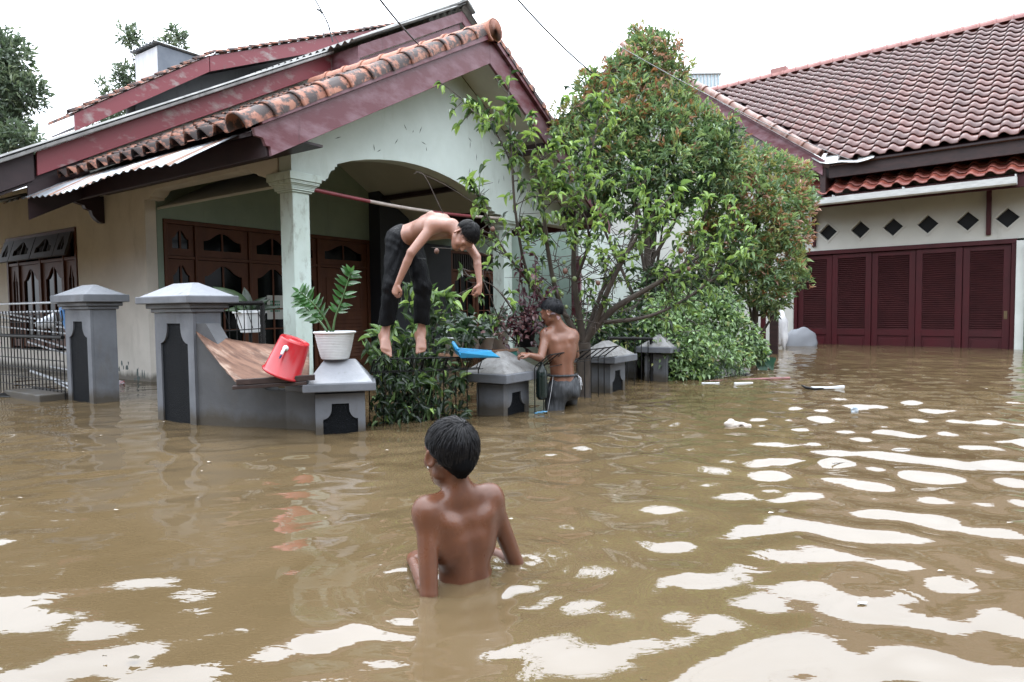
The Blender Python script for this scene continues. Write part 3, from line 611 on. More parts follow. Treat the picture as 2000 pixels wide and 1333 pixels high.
RSEG = ((ra_s, rb_s - 0.01), (rb_s + 0.01, rc_s + 1.2))
for s0, s1 in RSEG:
    b = MB(); q, e = slope_board(rz, s0, s1, 8.0, 8.05, -0.36, -0.03); b.prism(q, e); RT.part('rake_board', b, m_redboard)
tm2 = tile_mesh('edge_tile', 0.24, 0.3, m_tile, nseg=6)
for k in range(int((rc_s + 1.0 - ra_s) / 0.28)):
    s_k = ra_s - 0.08 + k * 0.28; p = hp(s_k, 7.93, rz(s_k)); x = unit(HU + A3(0, 0, (rz(s_k + 0.05) - rz(s_k)) / 0.05))
    RT.inst('edge_tile', tm2, frameM(p + A3(0, 0, 0.0), HV, unit(x + A3(0, 0, .05)), unit(np.cross(HV, x)) if np.cross(HV, x)[2] > 0 else -unit(np.cross(HV, x))))
for s0, s1 in RSEG:
    b = MB(); q, e = slope_board(rz, s0, s1, 8.06, 9.2, -0.06, 0.0); b.prism(q, e); RT.part('roof_deck', b, m_tile)
    b = MB(); q, e = slope_board(rz, s0 + .05, s1, 8.06, 9.2, -0.33, -0.30); b.prism(q, e); RT.part('soffit', b, m_darkwood)
b = MB().prism([hp(ra_s + 1.5, 8.75, 2.5), hp(rc_s + 1, 8.75, 2.5), hp(rc_s + 1, 8.75, rz(rc_s + 1) - 0.34), hp(rb_s, 8.75, rb_z - 0.34), hp(ra_s + 1.5, 8.75, rz(ra_s + 1.5) - 0.34)], HV * 0.4); RT.part('wall', b, m_rearwall)
cn = P(307, 120, 21.0)
def fx(a, bb, z): return cn + HU * a + HV * bb + A3(0, 0, z - cn[2])
zt, zb = P(306, 84, 21.0)[2], P(306, 175, 21.0)[2]
RB = Thing('water_tank_shed', fx(1, 0.6, zb - 1), 'whitewashed rooftop box with a sheet metal lid above the rear house', 'roof structure')
RB.part('box', MB().box(fx, (0, 3.2), (0.0, 1.35), (zb - 2.5, zt - 0.1)), mat('whitewash', (0.62, 0.63, 0.66), (0.48, 0.49, 0.53), rough=0.8, scale=2, stretch=(3, 3, 0.3)))
RB.part('lid', corrug(lambda a, bb, z: fx(bb, a, zt + z - 0.0), -0.15, 1.5, 0.2, 0.03, [-0.15, 3.5]), m_zinc, recalc=False)
RB.part('side_cladding', MB().box(fx, (0.02, 3.4), (-0.06, -0.004), (zb - 2.5, zt - 0.07)), mat('slate_cladding', (0.13, 0.145, 0.17), (0.10, 0.115, 0.14), rough=0.6, scale=3))  # thin blue-grey panel makes this face darker than the rest
# ================================================================ house with the garage doors
m_gwall = mat('cream_wall', (0.50, 0.50, 0.465), (0.44, 0.44, 0.41), rough=0.8, scale=1.2, dirt=(0.33, 0.33, 0.30), dscale=2.5, dlo=0.6, dhi=0.8, bump=0.05)
m_gdoor = mat('garage_maroon', (0.0527, 0.0074, 0.0105), (0.0372, 0.0062, 0.0081), rough=0.42, rough2=0.55, spec=0.3, scale=3, stretch=(1, 1, 0.4), dirt=(0.15, 0.06, 0.055), dscale=9, dlo=0.66, dhi=0.8, dfac=0.6, bump=0.1)
m_slat = mat('louvre_maroon', (0.050, 0.014, 0.015), (0.036, 0.011, 0.012), rough=0.5, scale=4, spec=0.25)
m_glaze = mat('glazed_tile', (0.105, 0.038, 0.029), (0.075, 0.026, 0.021), rough=0.20, rough2=0.32, scale=5, rnd=0.25, spec=0.55, coat=0.12, bump=0.06, dirt=(0.10, 0.055, 0.05), dscale=3, dlo=0.55, dhi=0.75, dstretch=(1, 1, 1), dfac=0.7)
m_glaze2 = mat('canopy_tile', (0.2320, 0.0640, 0.0416), (0.1680, 0.0440, 0.0336), rough=0.4, scale=5, rnd=0.2, bump=0.06, dirt=(0.13, 0.05, 0.045), dscale=4, dlo=0.5, dhi=0.7, dstretch=(1, 1, 1))
m_gridge = mat('ridge_pink', (0.33, 0.155, 0.135), (0.27, 0.12, 0.11), rough=0.5, scale=4, rnd=0.08)
m_gutter = mat('gutter_white', (0.55, 0.56, 0.55), (0.42, 0.43, 0.42), rough=0.45, scale=5, stretch=(1, 1, 4))
m_beam = mat('scorched_beam', (0.0330, 0.0132, 0.0120), (0.0150, 0.0066, 0.0066), rough=0.55, scale=5, stretch=(1, 1, 3), dirt=(0.20, 0.13, 0.10), dscale=8, dlo=0.68, dhi=0.78, bump=0.2)
m_shade = mat('vent_dark', (0.0036, 0.0048, 0.0066), rough=0.7)  # near-black colour for the shade inside the vents and garage
G = Thing('garage_house', gp(-2, 0, 0), 'cream house with dark red folding garage doors and glazed tile roof', 'house')
def ga(px, py, off=0.0):
    q = ray(px, py); n = GN; k = ((GO + GN * off - EYE) @ n) / (q @ n); p = EYE + q * k - GO
    return p @ GW, p[2]
# wall above the doors with diamond vents cut through
vents = [ga(x, y) for x, y in ((1617, 453), (1680, 448.5), (1744, 444), (1812, 438.5), (1890, 432.5), (1968, 428))]
b = MB(); ZB, ZT = 2.315, 3.95; hv = 0.30; x0 = -6.5
zc_ = 2.755
for (vw, vz) in vents:
    vz = zc_
    b.box(gp, (x0, vw - hv), (-0.15, 0), (ZB, ZT))
    sq = [(vw - hv, vz - hv), (vw, vz - hv), (vw + hv, vz - hv), (vw + hv, vz), (vw + hv, vz + hv), (vw, vz + hv), (vw - hv, vz + hv), (vw - hv, vz)]
    r_ = 0.205; di = [(vw - r_ / 2, vz - r_ / 2), (vw, vz - r_), (vw + r_ / 2, vz - r_ / 2), (vw + r_, vz), (vw + r_ / 2, vz + r_ / 2), (vw, vz + r_), (vw - r_ / 2, vz + r_ / 2), (vw - r_, vz)]
    b.ring_wall([gp(a, -0.15, z) for a, z in sq], [gp(a, -0.15, z) for a, z in di], GN * 0.15)
    b.box(gp, (vw - hv, vw + hv), (-0.15, 0), (ZB, vz - hv)); b.box(gp, (vw - hv, vw + hv), (-0.15, 0), (vz + hv, ZT))
    x0 = vw + hv
b.box(gp, (x0, 3.5), (-0.15, 0), (ZB, ZT))
b.box(gp, (-6.5, -4.50), (-0.15, 0), (-0.85, ZB)); b.box(gp, (0.40, 3.5), (-0.15, 0), (-0.85, ZB))
G.part('front_wall', b, m_gwall)
for (vw, vz) in vents:
    vz = zc_; r0, r1 = 0.265, 0.212
    D = lambda r: [gp(vw, 0.001, vz - r), gp(vw + r, 0.001, vz), gp(vw, 0.001, vz + r), gp(vw - r, 0.001, vz)]
    v_ = G.part('diamond_vent', MB().prism([gp(vw, -0.12, vz - .22), gp(vw + .22, -0.12, vz), gp(vw, -0.12, vz + .22), gp(vw - .22, -0.12, vz)], GN * 0.01), m_shade)  # dark backing panel paints the shade inside the vent
    G.part('vent_surround', MB().ring_wall(D(r0), D(r1), GN * 0.018), m_gwall, parent=v_)
# door frame and five louvred doors
b = MB().box(gp, (-4.50, 0.0), (-0.10, 0.03), (2.215, 2.313)); b.box(gp, (-0.085, 0.0), (-0.10, 0.03), (-0.85, 2.213)); b.box(gp, (-4.50, -4.42), (-0.10, 0.03), (-0.85, 2.213))
G.part('door_frame', b, m_gdoor, bevel=0.006)
edges = [-4.415, -3.61, -2.735, -1.83, -0.94, -0.09]
for k in range(5):
    a0, a1 = edges[k] + 0.006, edges[k + 1] - 0.006; ob = -0.09 + (0.02 if k % 2 else 0.0); st = 0.125
    fr = lambda a, o, z, ob=ob: gp(a, o + ob, z)
    b = MB(); b.box(fr, (a0, a0 + st), (0, 0.045), (-0.8, 2.205)); b.box(fr, (a1 - st, a1), (0, 0.045), (-0.8, 2.205))
    b.box(fr, (a0 + st, a1 - st), (0.002, 0.043), (2.10, 2.203)); b.box(fr, (a0 + st, a1 - st), (0.002, 0.043), (0.24, 0.385)); b.box(fr, (a0 + st, a1 - st), (0.002, 0.02), (-0.8, 0.238))
    b.box(fr, (a0 + st + .05, a1 - st - .05), (0.0205, 0.036), (-0.7, 0.17))
    b.box(fr, (a0 + st, a1 - st), (-0.012, -0.006), (0.386, 2.099))
    dp = G.part('garage_door', b, m_gdoor, bevel=0.004, bseg=1)
    if k == 0: sm = None
    n = 36; h = (2.098 - 0.388) / n
    sb = MB().hexa([fr(a0 + st, 0.042, 0.0), fr(a1 - st, 0.042, 0.0), fr(a1 - st, 0.006, 0.026), fr(a0 + st, 0.006, 0.026), fr(a0 + st, 0.042, 0.007), fr(a1 - st, 0.042, 0.007), fr(a1 - st, 0.006, 0.033), fr(a0 + st, 0.006, 0.033)])
    org = fr(a0 + st, 0, 0); sme = sb.mesh('slat', m_slat, org)
    for i in range(n): G.inst('slat', sme, Matrix.Translation(Vector(org) + Vector((0, 0, 0.390 + i * h))), parent=dp)
    if k == 4:
        hb = MB().box(fr, (a1 - 0.10, a1 - 0.04), (0.0455, 0.052), (0.63, 0.80)); hb.ring_wall([fr(a, 0.0525, z) for a, z in ((a1 - .095, .66), (a1 - .045, .66), (a1 - .045, .78), (a1 - .095, .78))], [fr(a, 0.0525, z) for a, z in ((a1 - .085, .68), (a1 - .055, .68), (a1 - .055, .76), (a1 - .085, .76))], GN * 0.012)
        G.part('handle', hb, mat('old_brass', (0.16, 0.12, 0.07), metal=0.8, rough=0.45), parent=dp)
G.part('gate_pillar', MB().box(gp, (0.004, 0.16), (-0.02, 0.16), (-0.85, 2.26)), mat('pillar_white', (0.55, 0.57, 0.55), (0.48, 0.50, 0.48), rough=0.7), bevel=0.006)
# wall brackets, gutter, canopy
for w0 in (-4.06, -0.53):
    b = MB().hexa([gp(w0, 0.001, 2.42), gp(w0 + 0.085, 0.001, 2.42), gp(w0 + 0.085, 0.06, 2.42), gp(w0, 0.06, 2.42), gp(w0, 0.001, 3.55), gp(w0 + 0.085, 0.001, 3.55), gp(w0 + 0.085, 0.12, 3.55), gp(w0, 0.12, 3.55)])
    G.part('wall_bracket', b, m_gdoor, bevel=0.004)
b = MB(); gpf = [(0.97, 3.44), (0.99, 3.30), (1.03, 3.275), (1.12, 3.275), (1.15, 3.30), (1.165, 3.43), (1.155, 3.43), (1.14, 3.31), (1.115, 3.287), (1.035, 3.287), (1.0, 3.31), (0.98, 3.44)]
b.prism([gp(-3.85, o, z) for o, z in gpf], GW * 3.90); G.part('gutter', b, m_gutter)
b = MB()
for w0 in (-3.3, -1.9, 0.02): b.box(gp, (w0, w0 + 0.025), (1.0, 1.17), (3.432, 3.47))
G.part('gutter_clip', b, m_gutter)
G.part('canopy_board', MB().box(gp, (-4.2, 0.9), (0.90, 0.95), (3.24, 3.50)), m_gdoor, bevel=0.004)
G.part('canopy_soffit', MB().box(gp, (-4.2, 0.9), (0.002, 0.898), (3.40, 3.43)), m_darkwood)
def tile_rows(T, name, me, w_lo, w_hi, o0, z0, pitch_up, nrows, TWd, TLd, m, limit, jit=0.006):
    up = unit(-GN + A3(0, 0, pitch_up)); nn = unit(GN * pitch_up + A3(0, 0, 1)); out = []
    for r in range(nrows):
        o = o0 - r * TLd / math.sqrt(1 + pitch_up ** 2); lo, hi = w_lo(o), w_hi
        c0 = math.ceil((lo - w_hi) / TWd)
        for c in range(c0, 0):
            rj = RNG.normal(size=4); p = gp(w_hi + c * TWd, o0, z0) + up * (r * TLd + rj[0] * jit) + nn * (0.01 + abs(rj[1]) * 0.003)
            out.append((np.linalg.norm(p - EYE) + (100 if w_hi + c * TWd > 0.4 else 0), frameM(p, unit(GW + A3(0, 0, 1) * rj[2] * .008), unit(up + GW * rj[3] * 0.012), nn)))
    out.sort(key=lambda q: q[0])
    for d, M in out[:limit]: T.inst(name, me, M)
    if len(out) > limit:
        vs_ = np.array([q.co[:] for q in me.vertices]); b = MB()
        for d, M in out[limit:]:
            Mn = np.array(M); b.add(vs_ @ Mn[:3, :3].T + Mn[:3, 3], [tuple(f.vertices) for f in me.polygons], 0, True)
        T.part('distant_' + name + 's', b, m, kind='stuff', recalc=False)
gt = tile_mesh('roof_tile', 0.33, 0.31, m_glaze, hump=0.075, lift=0.035, nseg=10, flat=0.45)
PG = 0.735; OE, ZE = 1.02, 4.24; OR = -4.5; ZRr = ZE + (OE - OR) * PG
tile_rows(G, 'roof_tile', gt, lambda o: -3.35 - (OE - o) * 1.0 - 0.1, 1.7, OE, ZE, PG, 22, 0.33, 0.31, m_glaze, 285)
gt2 = tile_mesh('canopy_tile', 0.33, 0.31, m_glaze2, hump=0.075, lift=0.03, nseg=10, flat=0.45)
tile_rows(G, 'canopy_tile', gt2, lambda o: -4.4, 1.5, 1.04, 3.50, 0.55, 4, 0.33, 0.31, m_glaze2, 80)
b = MB().hexa([gp(-3.4, OE - .02, ZE - .06), gp(1.7, OE - .02, ZE - .06), gp(1.7, OR, ZRr - .06), gp(-8.9, OR, ZRr - .06), gp(-3.4, OE - .02, ZE - .02), gp(1.7, OE - .02, ZE - .02), gp(1.7, OR, ZRr - .02), gp(-8.9, OR, ZRr - .02)])
G.part('roof_deck', b, m_darkwood)
b = MB().hexa([gp(1.7, OR - 5, ZE), gp(-8.9, OR - 5, ZE), gp(-8.9, OR, ZRr - 0.03), gp(1.7, OR, ZRr - 0.03), gp(1.7, OR - 5, ZE + .03), gp(-8.9, OR - 5, ZE + .03), gp(-8.9, OR - 0.02, ZRr), gp(1.7, OR - 0.02, ZRr)]); G.part('rear_slope', b, m_glaze)
grt = half_round('ridge_tile', 0.16, 0.145, 0.36, m_gridge, n=8)
for k in range(29):
    p = gp(1.7 - k * 0.365, OR, ZRr + 0.035); G.inst('ridge_tile', grt, frameM(p, GN, unit(-GW + A3(0, 0, .02)), A3(0, 0, 1)))
bx = MB().box(gp, (-6.75, -6.25), (OR - 0.12, OR + 0.12), (ZRr + 0.05, ZRr + 0.27)); G.part('ridge_block', bx, m_gridge, bevel=0.02)
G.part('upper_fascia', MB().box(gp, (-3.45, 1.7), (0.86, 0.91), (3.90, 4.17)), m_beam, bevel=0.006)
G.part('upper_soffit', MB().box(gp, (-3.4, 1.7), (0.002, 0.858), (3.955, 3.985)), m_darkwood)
# wing on the left with its own gable; the roofs meet in a valley
wz = lambda w: ZE + (-3.35 - w) * PG
WR = -8.85
def wq(w0, w1, o0, o1, d0, d1): return [gp(w0, o0, wz(w0) + d0), gp(w1, o0, wz(w1) + d0), gp(w1, o0, wz(w1) + d1), gp(w0, o0, wz(w0) + d1)], GN * (o1 - o0)
b = MB(); q, e = wq(WR, -3.55, 0.98, 1.03, -0.42, -0.10); b.prism(q, e); G.part('wing_bargeboard', b, m_maroon, bevel=0.005)
b = MB(); q, e = wq(WR, -3.50, 1.032, 1.06, -0.11, -0.06); b.prism(q, e); G.part('wing_lath', b, m_maroon)
b = MB(); q, e = wq(WR, -3.40, -3.0, 0.975, -0.12, -0.05); b.prism(q, e); G.part('wing_roof_deck', b, m_glaze)
b = MB(); q, e = wq(WR, -3.9, 0.005, 0.97, -0.44, -0.41); b.prism(q, e); G.part('wing_soffit', b, m_darkwood)
b = MB().prism([gp(w, 0.004, z) for w, z in ((-14, -0.85), (-4.52, -0.85), (-4.52, wz(-4.52) - 0.43), (WR, wz(WR) - 0.43), (-14, wz(WR) - 4.2))], GN * -0.15); G.part('wing_wall', b, m_gwall)
b = MB(); q = [gp(WR, 1.03, wz(WR) - .1), gp(WR, 1.03, wz(WR)), gp(-14.2, 1.03, wz(WR) - 3.9), gp(-14.2, 1.03, wz(WR) - 4.0)]; b.prism(q, GN * -4); G.part('wing_far_slope', b, m_glaze)
wv = half_round('wing_verge_tile', 0.15, 0.13, 0.42, mat('verge_brown', (0.14, 0.052, 0.030), (0.10, 0.038, 0.024), rough=0.3, spec=0.6, scale=4, rnd=0.15), n=10)
uw = unit(-GW + A3(0, 0, PG)); nw = unit(GW * PG + A3(0, 0, 1))
for k in range(15):
    p = gp(-3.62, 1.0, wz(-3.62) + 0.0) + uw * (k * 0.44); G.inst('verge_tile', wv, frameM(p, unit(-GN), uw, nw))
b = MB()
for k in range(9):
    a = -3.75 + k * 0.16; z = ZE - 0.02 + 0.20 * max(0, 1 - k / 4) ** 2 - 0.03 * math.sin(k * 1.3)
    if k: b.hexa([gp(pa_, 1.0, pz), gp(a, 1.0, z), gp(a - .35, 0.6, z + .30), gp(pa_ - .35, 0.6, pz + .30), gp(pa_, 1.10, pz - .06), gp(a, 1.10, z - .06), gp(a, 1.105, z - .05), gp(pa_, 1.105, pz - .05)])
    pa_, pz = a, z
G.part('valley_flashing', b, m_gutter)
b = MB().box(gp, (-3.62, -3.50), (0.2, 0.97), (3.55, 4.15)); G.part('corner_beam', b, m_beam, bevel=0.005)
solo('boundary_wall', MB().box(gp, (0.175, 0.60), (-0.3, 0.25), (-0.85, 2.15)), mat('boundary_green', (0.22, 0.36, 0.21), (0.17, 0.29, 0.17), rough=0.7, scale=1.5), 'pale green boundary wall beside the white pillar at the garage doors', 'wall', kind='thing')

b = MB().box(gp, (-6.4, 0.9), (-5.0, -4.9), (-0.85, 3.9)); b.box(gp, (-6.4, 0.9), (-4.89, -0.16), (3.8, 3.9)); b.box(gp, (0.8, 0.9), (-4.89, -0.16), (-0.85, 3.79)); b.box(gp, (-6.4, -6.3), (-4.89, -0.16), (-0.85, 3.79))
G.part('garage_room', b, m_shade)  # near-black box added to keep light out of the door gaps
# ================================================================ fence pillars, gate, garden wall
m_pgrey = mat('pillar_grey_paint', (0.1148, 0.1215, 0.1360), (0.0833, 0.0884, 0.0986), rough=0.55, rough2=0.75, scale=3, dirt=(0.085, 0.08, 0.075), dscale=6, dstretch=(1.2, 1.2, 0.3), dlo=0.55, dhi=0.74, dfac=0.7, tide=0.9, bump=0.22, bscale=45)
m_pcap = mat('pillar_cap_paint', (0.2465, 0.2550, 0.2720), (0.1955, 0.2040, 0.2210), rough=0.32, rough2=0.6, scale=4, dirt=(0.10, 0.095, 0.09), dscale=11, dstretch=(1, 1, 1), dlo=0.62, dhi=0.72, dfac=0.7, bump=0.25, bscale=40)
m_pcap2 = mat('mossy_cap', (0.2000, 0.1984, 0.1960), (0.1280, 0.1248, 0.1200), rough=0.7, scale=9, dirt=(0.085, 0.08, 0.07), dscale=14, dstretch=(1, 1, 1), dlo=0.5, dhi=0.66, dfac=0.85, bump=0.4, bscale=60)
m_stone = mat('black_pebble_panel', (0.0048, 0.0056, 0.0070), (0.036, 0.040, 0.046), rough=0.6, spec=0.10, scale=130, lo=0.56, hi=0.72, bump=1.0, bscale=110, bdist=0.02)
m_iron = mat('black_iron', (0.0050, 0.0050, 0.0055), (0.0090, 0.0080, 0.0075), rough=0.5, spec=0.25, scale=20, bump=0.1)
m_wallg = mat('garden_wall_grey', (0.0920, 0.0944, 0.1000), (0.0640, 0.0656, 0.0696), rough=0.75, scale=2.5, dirt=(0.07, 0.067, 0.062), dscale=5, dstretch=(1, 1, 0.6), dlo=0.52, dhi=0.72, dfac=0.7, tide=0.9, bump=0.3, bscale=30)
def pillar(K, a, b_, wa, wb, zs, z0, z1, zt, ov, ridge, zp, capm, label, cat='gate pillar', group=None, mouldings=True, bot=-0.85):
    K = A3(K[0], K[1], 0); a = unit(A3(a[0], a[1], 0)); b_ = unit(A3(b_[0], b_[1], 0))
    fr = lambda x, y, z: K + a * x + b_ * y + A3(0, 0, z)
    T = Thing('fence_post', fr(wa / 2, wb / 2, bot), label, cat, group)
    body = MB().box(fr, (0, wa), (0.028, wb), (bot, zs - .001))
    mg = wa * 0.15; hw = wa / 2 - mg; nb = hw * 0.50; zt_ = zp; sh = (hw - nb) * 1.25; zs_ = zt_ - sh - 0.05
    c = wa / 2
    right = [(c + hw, bot + 0.05), (c + hw, zs_)] + [(c + nb + (hw - nb) * (1 - math.sin(t * math.pi / 2)), zs_ + sh * (1 - math.cos(t * math.pi / 2)) + 0.012) for t in (0.0, 0.2, 0.4, 0.6, 0.8, 1.0)] + [(c + nb, zt_)]
    inner = right + [(2 * c - x, z) for x, z in right[::-1]]
    outer = [(wa if x > c else 0.0, bot if i in (0, len(inner) - 1) else (zs - .002 if i in (len(right) - 1, len(right)) else z)) for i, (x, z) in enumerate(inner)]
    body.ring_wall([fr(x, 0, z) for x, z in outer], [fr(x, 0, z) for x, z in inner], b_ * 0.026)
    T.part('body', body, m_pgrey)
    T.part('stone_panel', MB().prism([fr(x, 0.015, z) for x, z in inner], b_ * 0.010), m_stone)
    if mouldings:
        m = MB()
        for q, (zz0, zz1, e) in enumerate(((zs, zs + (z0 - zs) * 0.45, 0.022), (zs + (z0 - zs) * 0.45, z0, 0.05))): m.box(fr, (-e, wa + e), (-e, wb + e), (zz0 + .0005, zz1 - 0.0005))
        T.part('moulding', m, m_pgrey, bevel=0.006)
    sl = MB().box(fr, (-ov, wa + ov), (-ov, wb + ov), (z0, z1)); T.part('cap_slab', sl, m_pgrey, bevel=0.008)
    o2 = ov - 0.022; t0 = MB(); rx = ridge / 2; ry = 0.012 if ridge < 0.3 else 0.03
    t0.hexa([fr(-o2, -o2, z1), fr(wa + o2, -o2, z1), fr(wa + o2, wb + o2, z1), fr(-o2, wb + o2, z1), fr(c - rx, wb / 2 - ry, zt), fr(c + rx, wb / 2 - ry, zt), fr(c + rx, wb / 2 + ry, zt), fr(c - rx, wb / 2 + ry, zt)])
    T.part('cap', t0, capm, bevel=0.008)
    return T, fr
GP = 'grey pillars along the garden wall'
pillar((-4.423, 6.935), HV, HU, 0.60, 0.26, 1.00, 1.075, 1.155, 1.266, 0.10, 0.28, 0.87, m_pcap, 'tall grey pillar with long black panel nearest the beige house wall', group=GP)
pillar((-2.663, 5.52), HV, HU, 0.62, 0.25, 0.955, 1.03, 1.093, 1.21, 0.11, 0.30, 0.86, m_pcap, 'tall grey pillar with long black panel beside the plywood sheet', group=GP)
TA, frA = pillar((-1.518, 5.046), (0.975, 0.222), (-0.222, 0.975), 0.375, 0.40, 0.315, 0.335, 0.40, 0.566, 0.085, 0.24, 0.235, m_pcap, 'short grey pillar that carries the white flower pot', group=GP, mouldings=False)
TB, frB = pillar((-0.08, 5.796), HU, HV, 0.41, 0.30, 0.285, 0.305, 0.386, 0.567, 0.11, 0.14, 0.20, m_pcap2, 'short grey pillar with stained cap beside the boy at the fence', group=GP, mouldings=False)
TC, frC = pillar((1.096, 7.373), HU, HV, 0.39, 0.30, 0.32, 0.338, 0.414, 0.576, 0.11, 0.14, 0.24, m_pcap2, 'short grey pillar right of the boy at the fence, under the fruit tree', group=GP, mouldings=False)
TD, frD = pillar((1.978, 8.44), HU, HV, 0.36, 0.30, 0.35, 0.37, 0.447, 0.60, 0.09, 0.12, 0.27, m_pcap2, 'short grey pillar half hidden in the pale green bush', group=GP, mouldings=False)
# curved wall between the second gate pillar and the pot pillar
base_pts = [W(388, 831), W(440, 833.5), W(500, 836), W(560, 837.5), W(616, 842)]
def wall_path(q):
    x = q * (len(base_pts) - 1); i = min(int(x), len(base_pts) - 2); f = x - i; return base_pts[i] * (1 - f) + base_pts[i + 1] * f
b = MB(); N = 20; nrm = A3(0.28, 0.96, 0)
def wtop(q): return 0.86 if q < 0.10 else 0.86 - (q - 0.10) / 0.22 * 0.36 if q < 0.32 else max(0.31, 0.50 - (q - 0.32) / 0.28 * 0.19)
secs = []
for k in range(N + 1):
    q = k / N; p = wall_path(q); z = wtop(q); secs.append([p + A3(0, 0, -0.85), p + A3(0, 0, z), p + nrm * 0.16 + A3(0, 0, z), p + nrm * 0.16 + A3(0, 0, -0.85)])
b.add([x for s_ in secs for x in s_], [(4 * k + j, 4 * k + (j + 1) % 4, 4 * k + 4 + (j + 1) % 4, 4 * k + 4 + j) for k in range(N) for j in range(4)] + [(0, 1, 2, 3), (4 * N, 4 * N + 3, 4 * N + 2, 4 * N + 1)])
T = Thing('curved_wall', wall_path(0.5) + A3(0, 0, -0.85), 'low curved grey wall under the plywood, sloping down from the tall pillar', 'wall')
T.root['kind'] = 'thing'
T.part('wall', b, m_wallg)
p = wall_path(0.88); T.part('wall_ledge', MB().box(lambda x, y, z: p + unit(wall_path(1) - wall_path(.7)) * x + nrm * y + A3(0, 0, z), (-0.12, 0.14), (-0.05, 0.22), (0.312, 0.36)), m_pgrey, bevel=0.008)
solo('concrete_step', MB().box(lambda x, y, z: A3(-4.95, 7.36, 0) + HV * x - HU * y + A3(0, 0, z), (0.0, 1.0), (-0.05, 0.30), (-0.85, 0.075)), m_wallg, 'low wet concrete ledge in the water left of the gate pillar', 'ledge', bevel=0.012)

# plywood sheet ------------------------------------------------------------------------------------
m_ply = mat('wet_plywood', (0.17, 0.095, 0.065), (0.075, 0.040, 0.028), rough=0.5, spec=0.3, scale=9, lo=0.40, hi=0.62, stretch=(0.22, 2.2, 1.0), rot=-0.5, dirt=(0.36, 0.27, 0.21), dscale=4.0, dstretch=(0.35, 1.6, 1), dlo=0.54, dhi=0.68, dfac=0.8, bump=0.35, bscale=40, bstretch=(0.15, 2.5, 1))
m_plyedge = mat('plywood_underside', (0.10, 0.055, 0.035), rough=0.8)
m_batten = mat('wet_batten', (0.022, 0.013, 0.012), (0.04, 0.025, 0.022), rough=0.4, scale=8, bump=0.2)
c00, c10, c01, c11 = P(463, 760, 4.88), P(604, 738, 4.98), P(377, 672, 5.60), P(604, 672, 5.68)
nu, nv = 26, 20; V = []; rgp = np.random.default_rng(5); jag = np.cumsum(rgp.normal(size=nv + 1)) * 0.004; jag2 = np.cumsum(rgp.normal(size=nu + 1)) * 0.004
def plyp(a, b_, dz=0.0):
    p = (c00 * (1 - a) + c10 * a) * (1 - b_) + (c01 * (1 - a) + c11 * a) * b_
    curl = 0.10 * (1 - a) ** 3 * b_ + 0.05 * (1 - a) ** 4 - 0.055 * math.sin(math.pi * b_) * (0.5 + 0.5 * a)
    return p + A3(0, 0, curl + dz)
for k in (0, 1):
    for j in range(nv + 1):
        for i in range(nu + 1):
            a, bb = i / nu, j / nv
            a += (jag[j] + (0.022 * RNG.random() if i == 0 else 0)) * max(0, 1 - i / 3); bb += (jag2[i] + (0.016 * RNG.random() if j == nv else 0)) * max(0, 1 - (nv - j) / 3)
            V.append(plyp(a, bb, -0.011 * k))
b = MB(); M_ = (nu + 1) * (nv + 1); ix = lambda i, j, k: k * M_ + j * (nu + 1) + i
b.add(V, [(ix(i, j, 0), ix(i + 1, j, 0), ix(i + 1, j + 1, 0), ix(i, j + 1, 0)) for j in range(nv) for i in range(nu)], 0, True)
o = len(b.f)
b2 = [(ix(i, j + 1, 1), ix(i + 1, j + 1, 1), ix(i + 1, j, 1), ix(i, j, 1)) for j in range(nv) for i in range(nu)]
b2 += [(ix(i, 0, 0), ix(i, 0, 1), ix(i + 1, 0, 1), ix(i + 1, 0, 0)) for i in range(nu)] + [(ix(i, nv, 1), ix(i, nv, 0), ix(i + 1, nv, 0), ix(i + 1, nv, 1)) for i in range(nu)]
b2 += [(ix(0, j, 1), ix(0, j, 0), ix(0, j + 1, 0), ix(0, j + 1, 1)) for j in range(nv)] + [(ix(nu, j, 0), ix(nu, j, 1), ix(nu, j + 1, 1), ix(nu, j + 1, 0)) for j in range(nv)]
for f in b2: b.f.append(f); b.m.append(1); b.sm.append(False)
T = Thing('plywood_sheet', plyp(0.5, 0.3), 'warped brown plywood sheet with ragged edges resting over the curved wall', 'board')
T.part('sheet', b, [m_ply, m_plyedge], recalc=False)
e0, e1 = plyp(0.0, 0.0), plyp(1.0, 0.0); bd = unit(e1 - e0); bn = unit(np.cross(bd, (0, 0, 1)))
T.part('batten', MB().box(lambda x, y, z: e0 + bd * x + bn * y + A3(0, 0, z), (0.0, 0.56), (-0.005, 0.03), (-0.02, 0.022)), m_batten, bevel=0.004)
T.part('batten', MB().box(lambda x, y, z: e0 + bd * x + bn * y + A3(0, 0, z), (-0.03, 0.50), (-0.03, 0.025), (-0.052, -0.024)), m_batten, bevel=0.004)

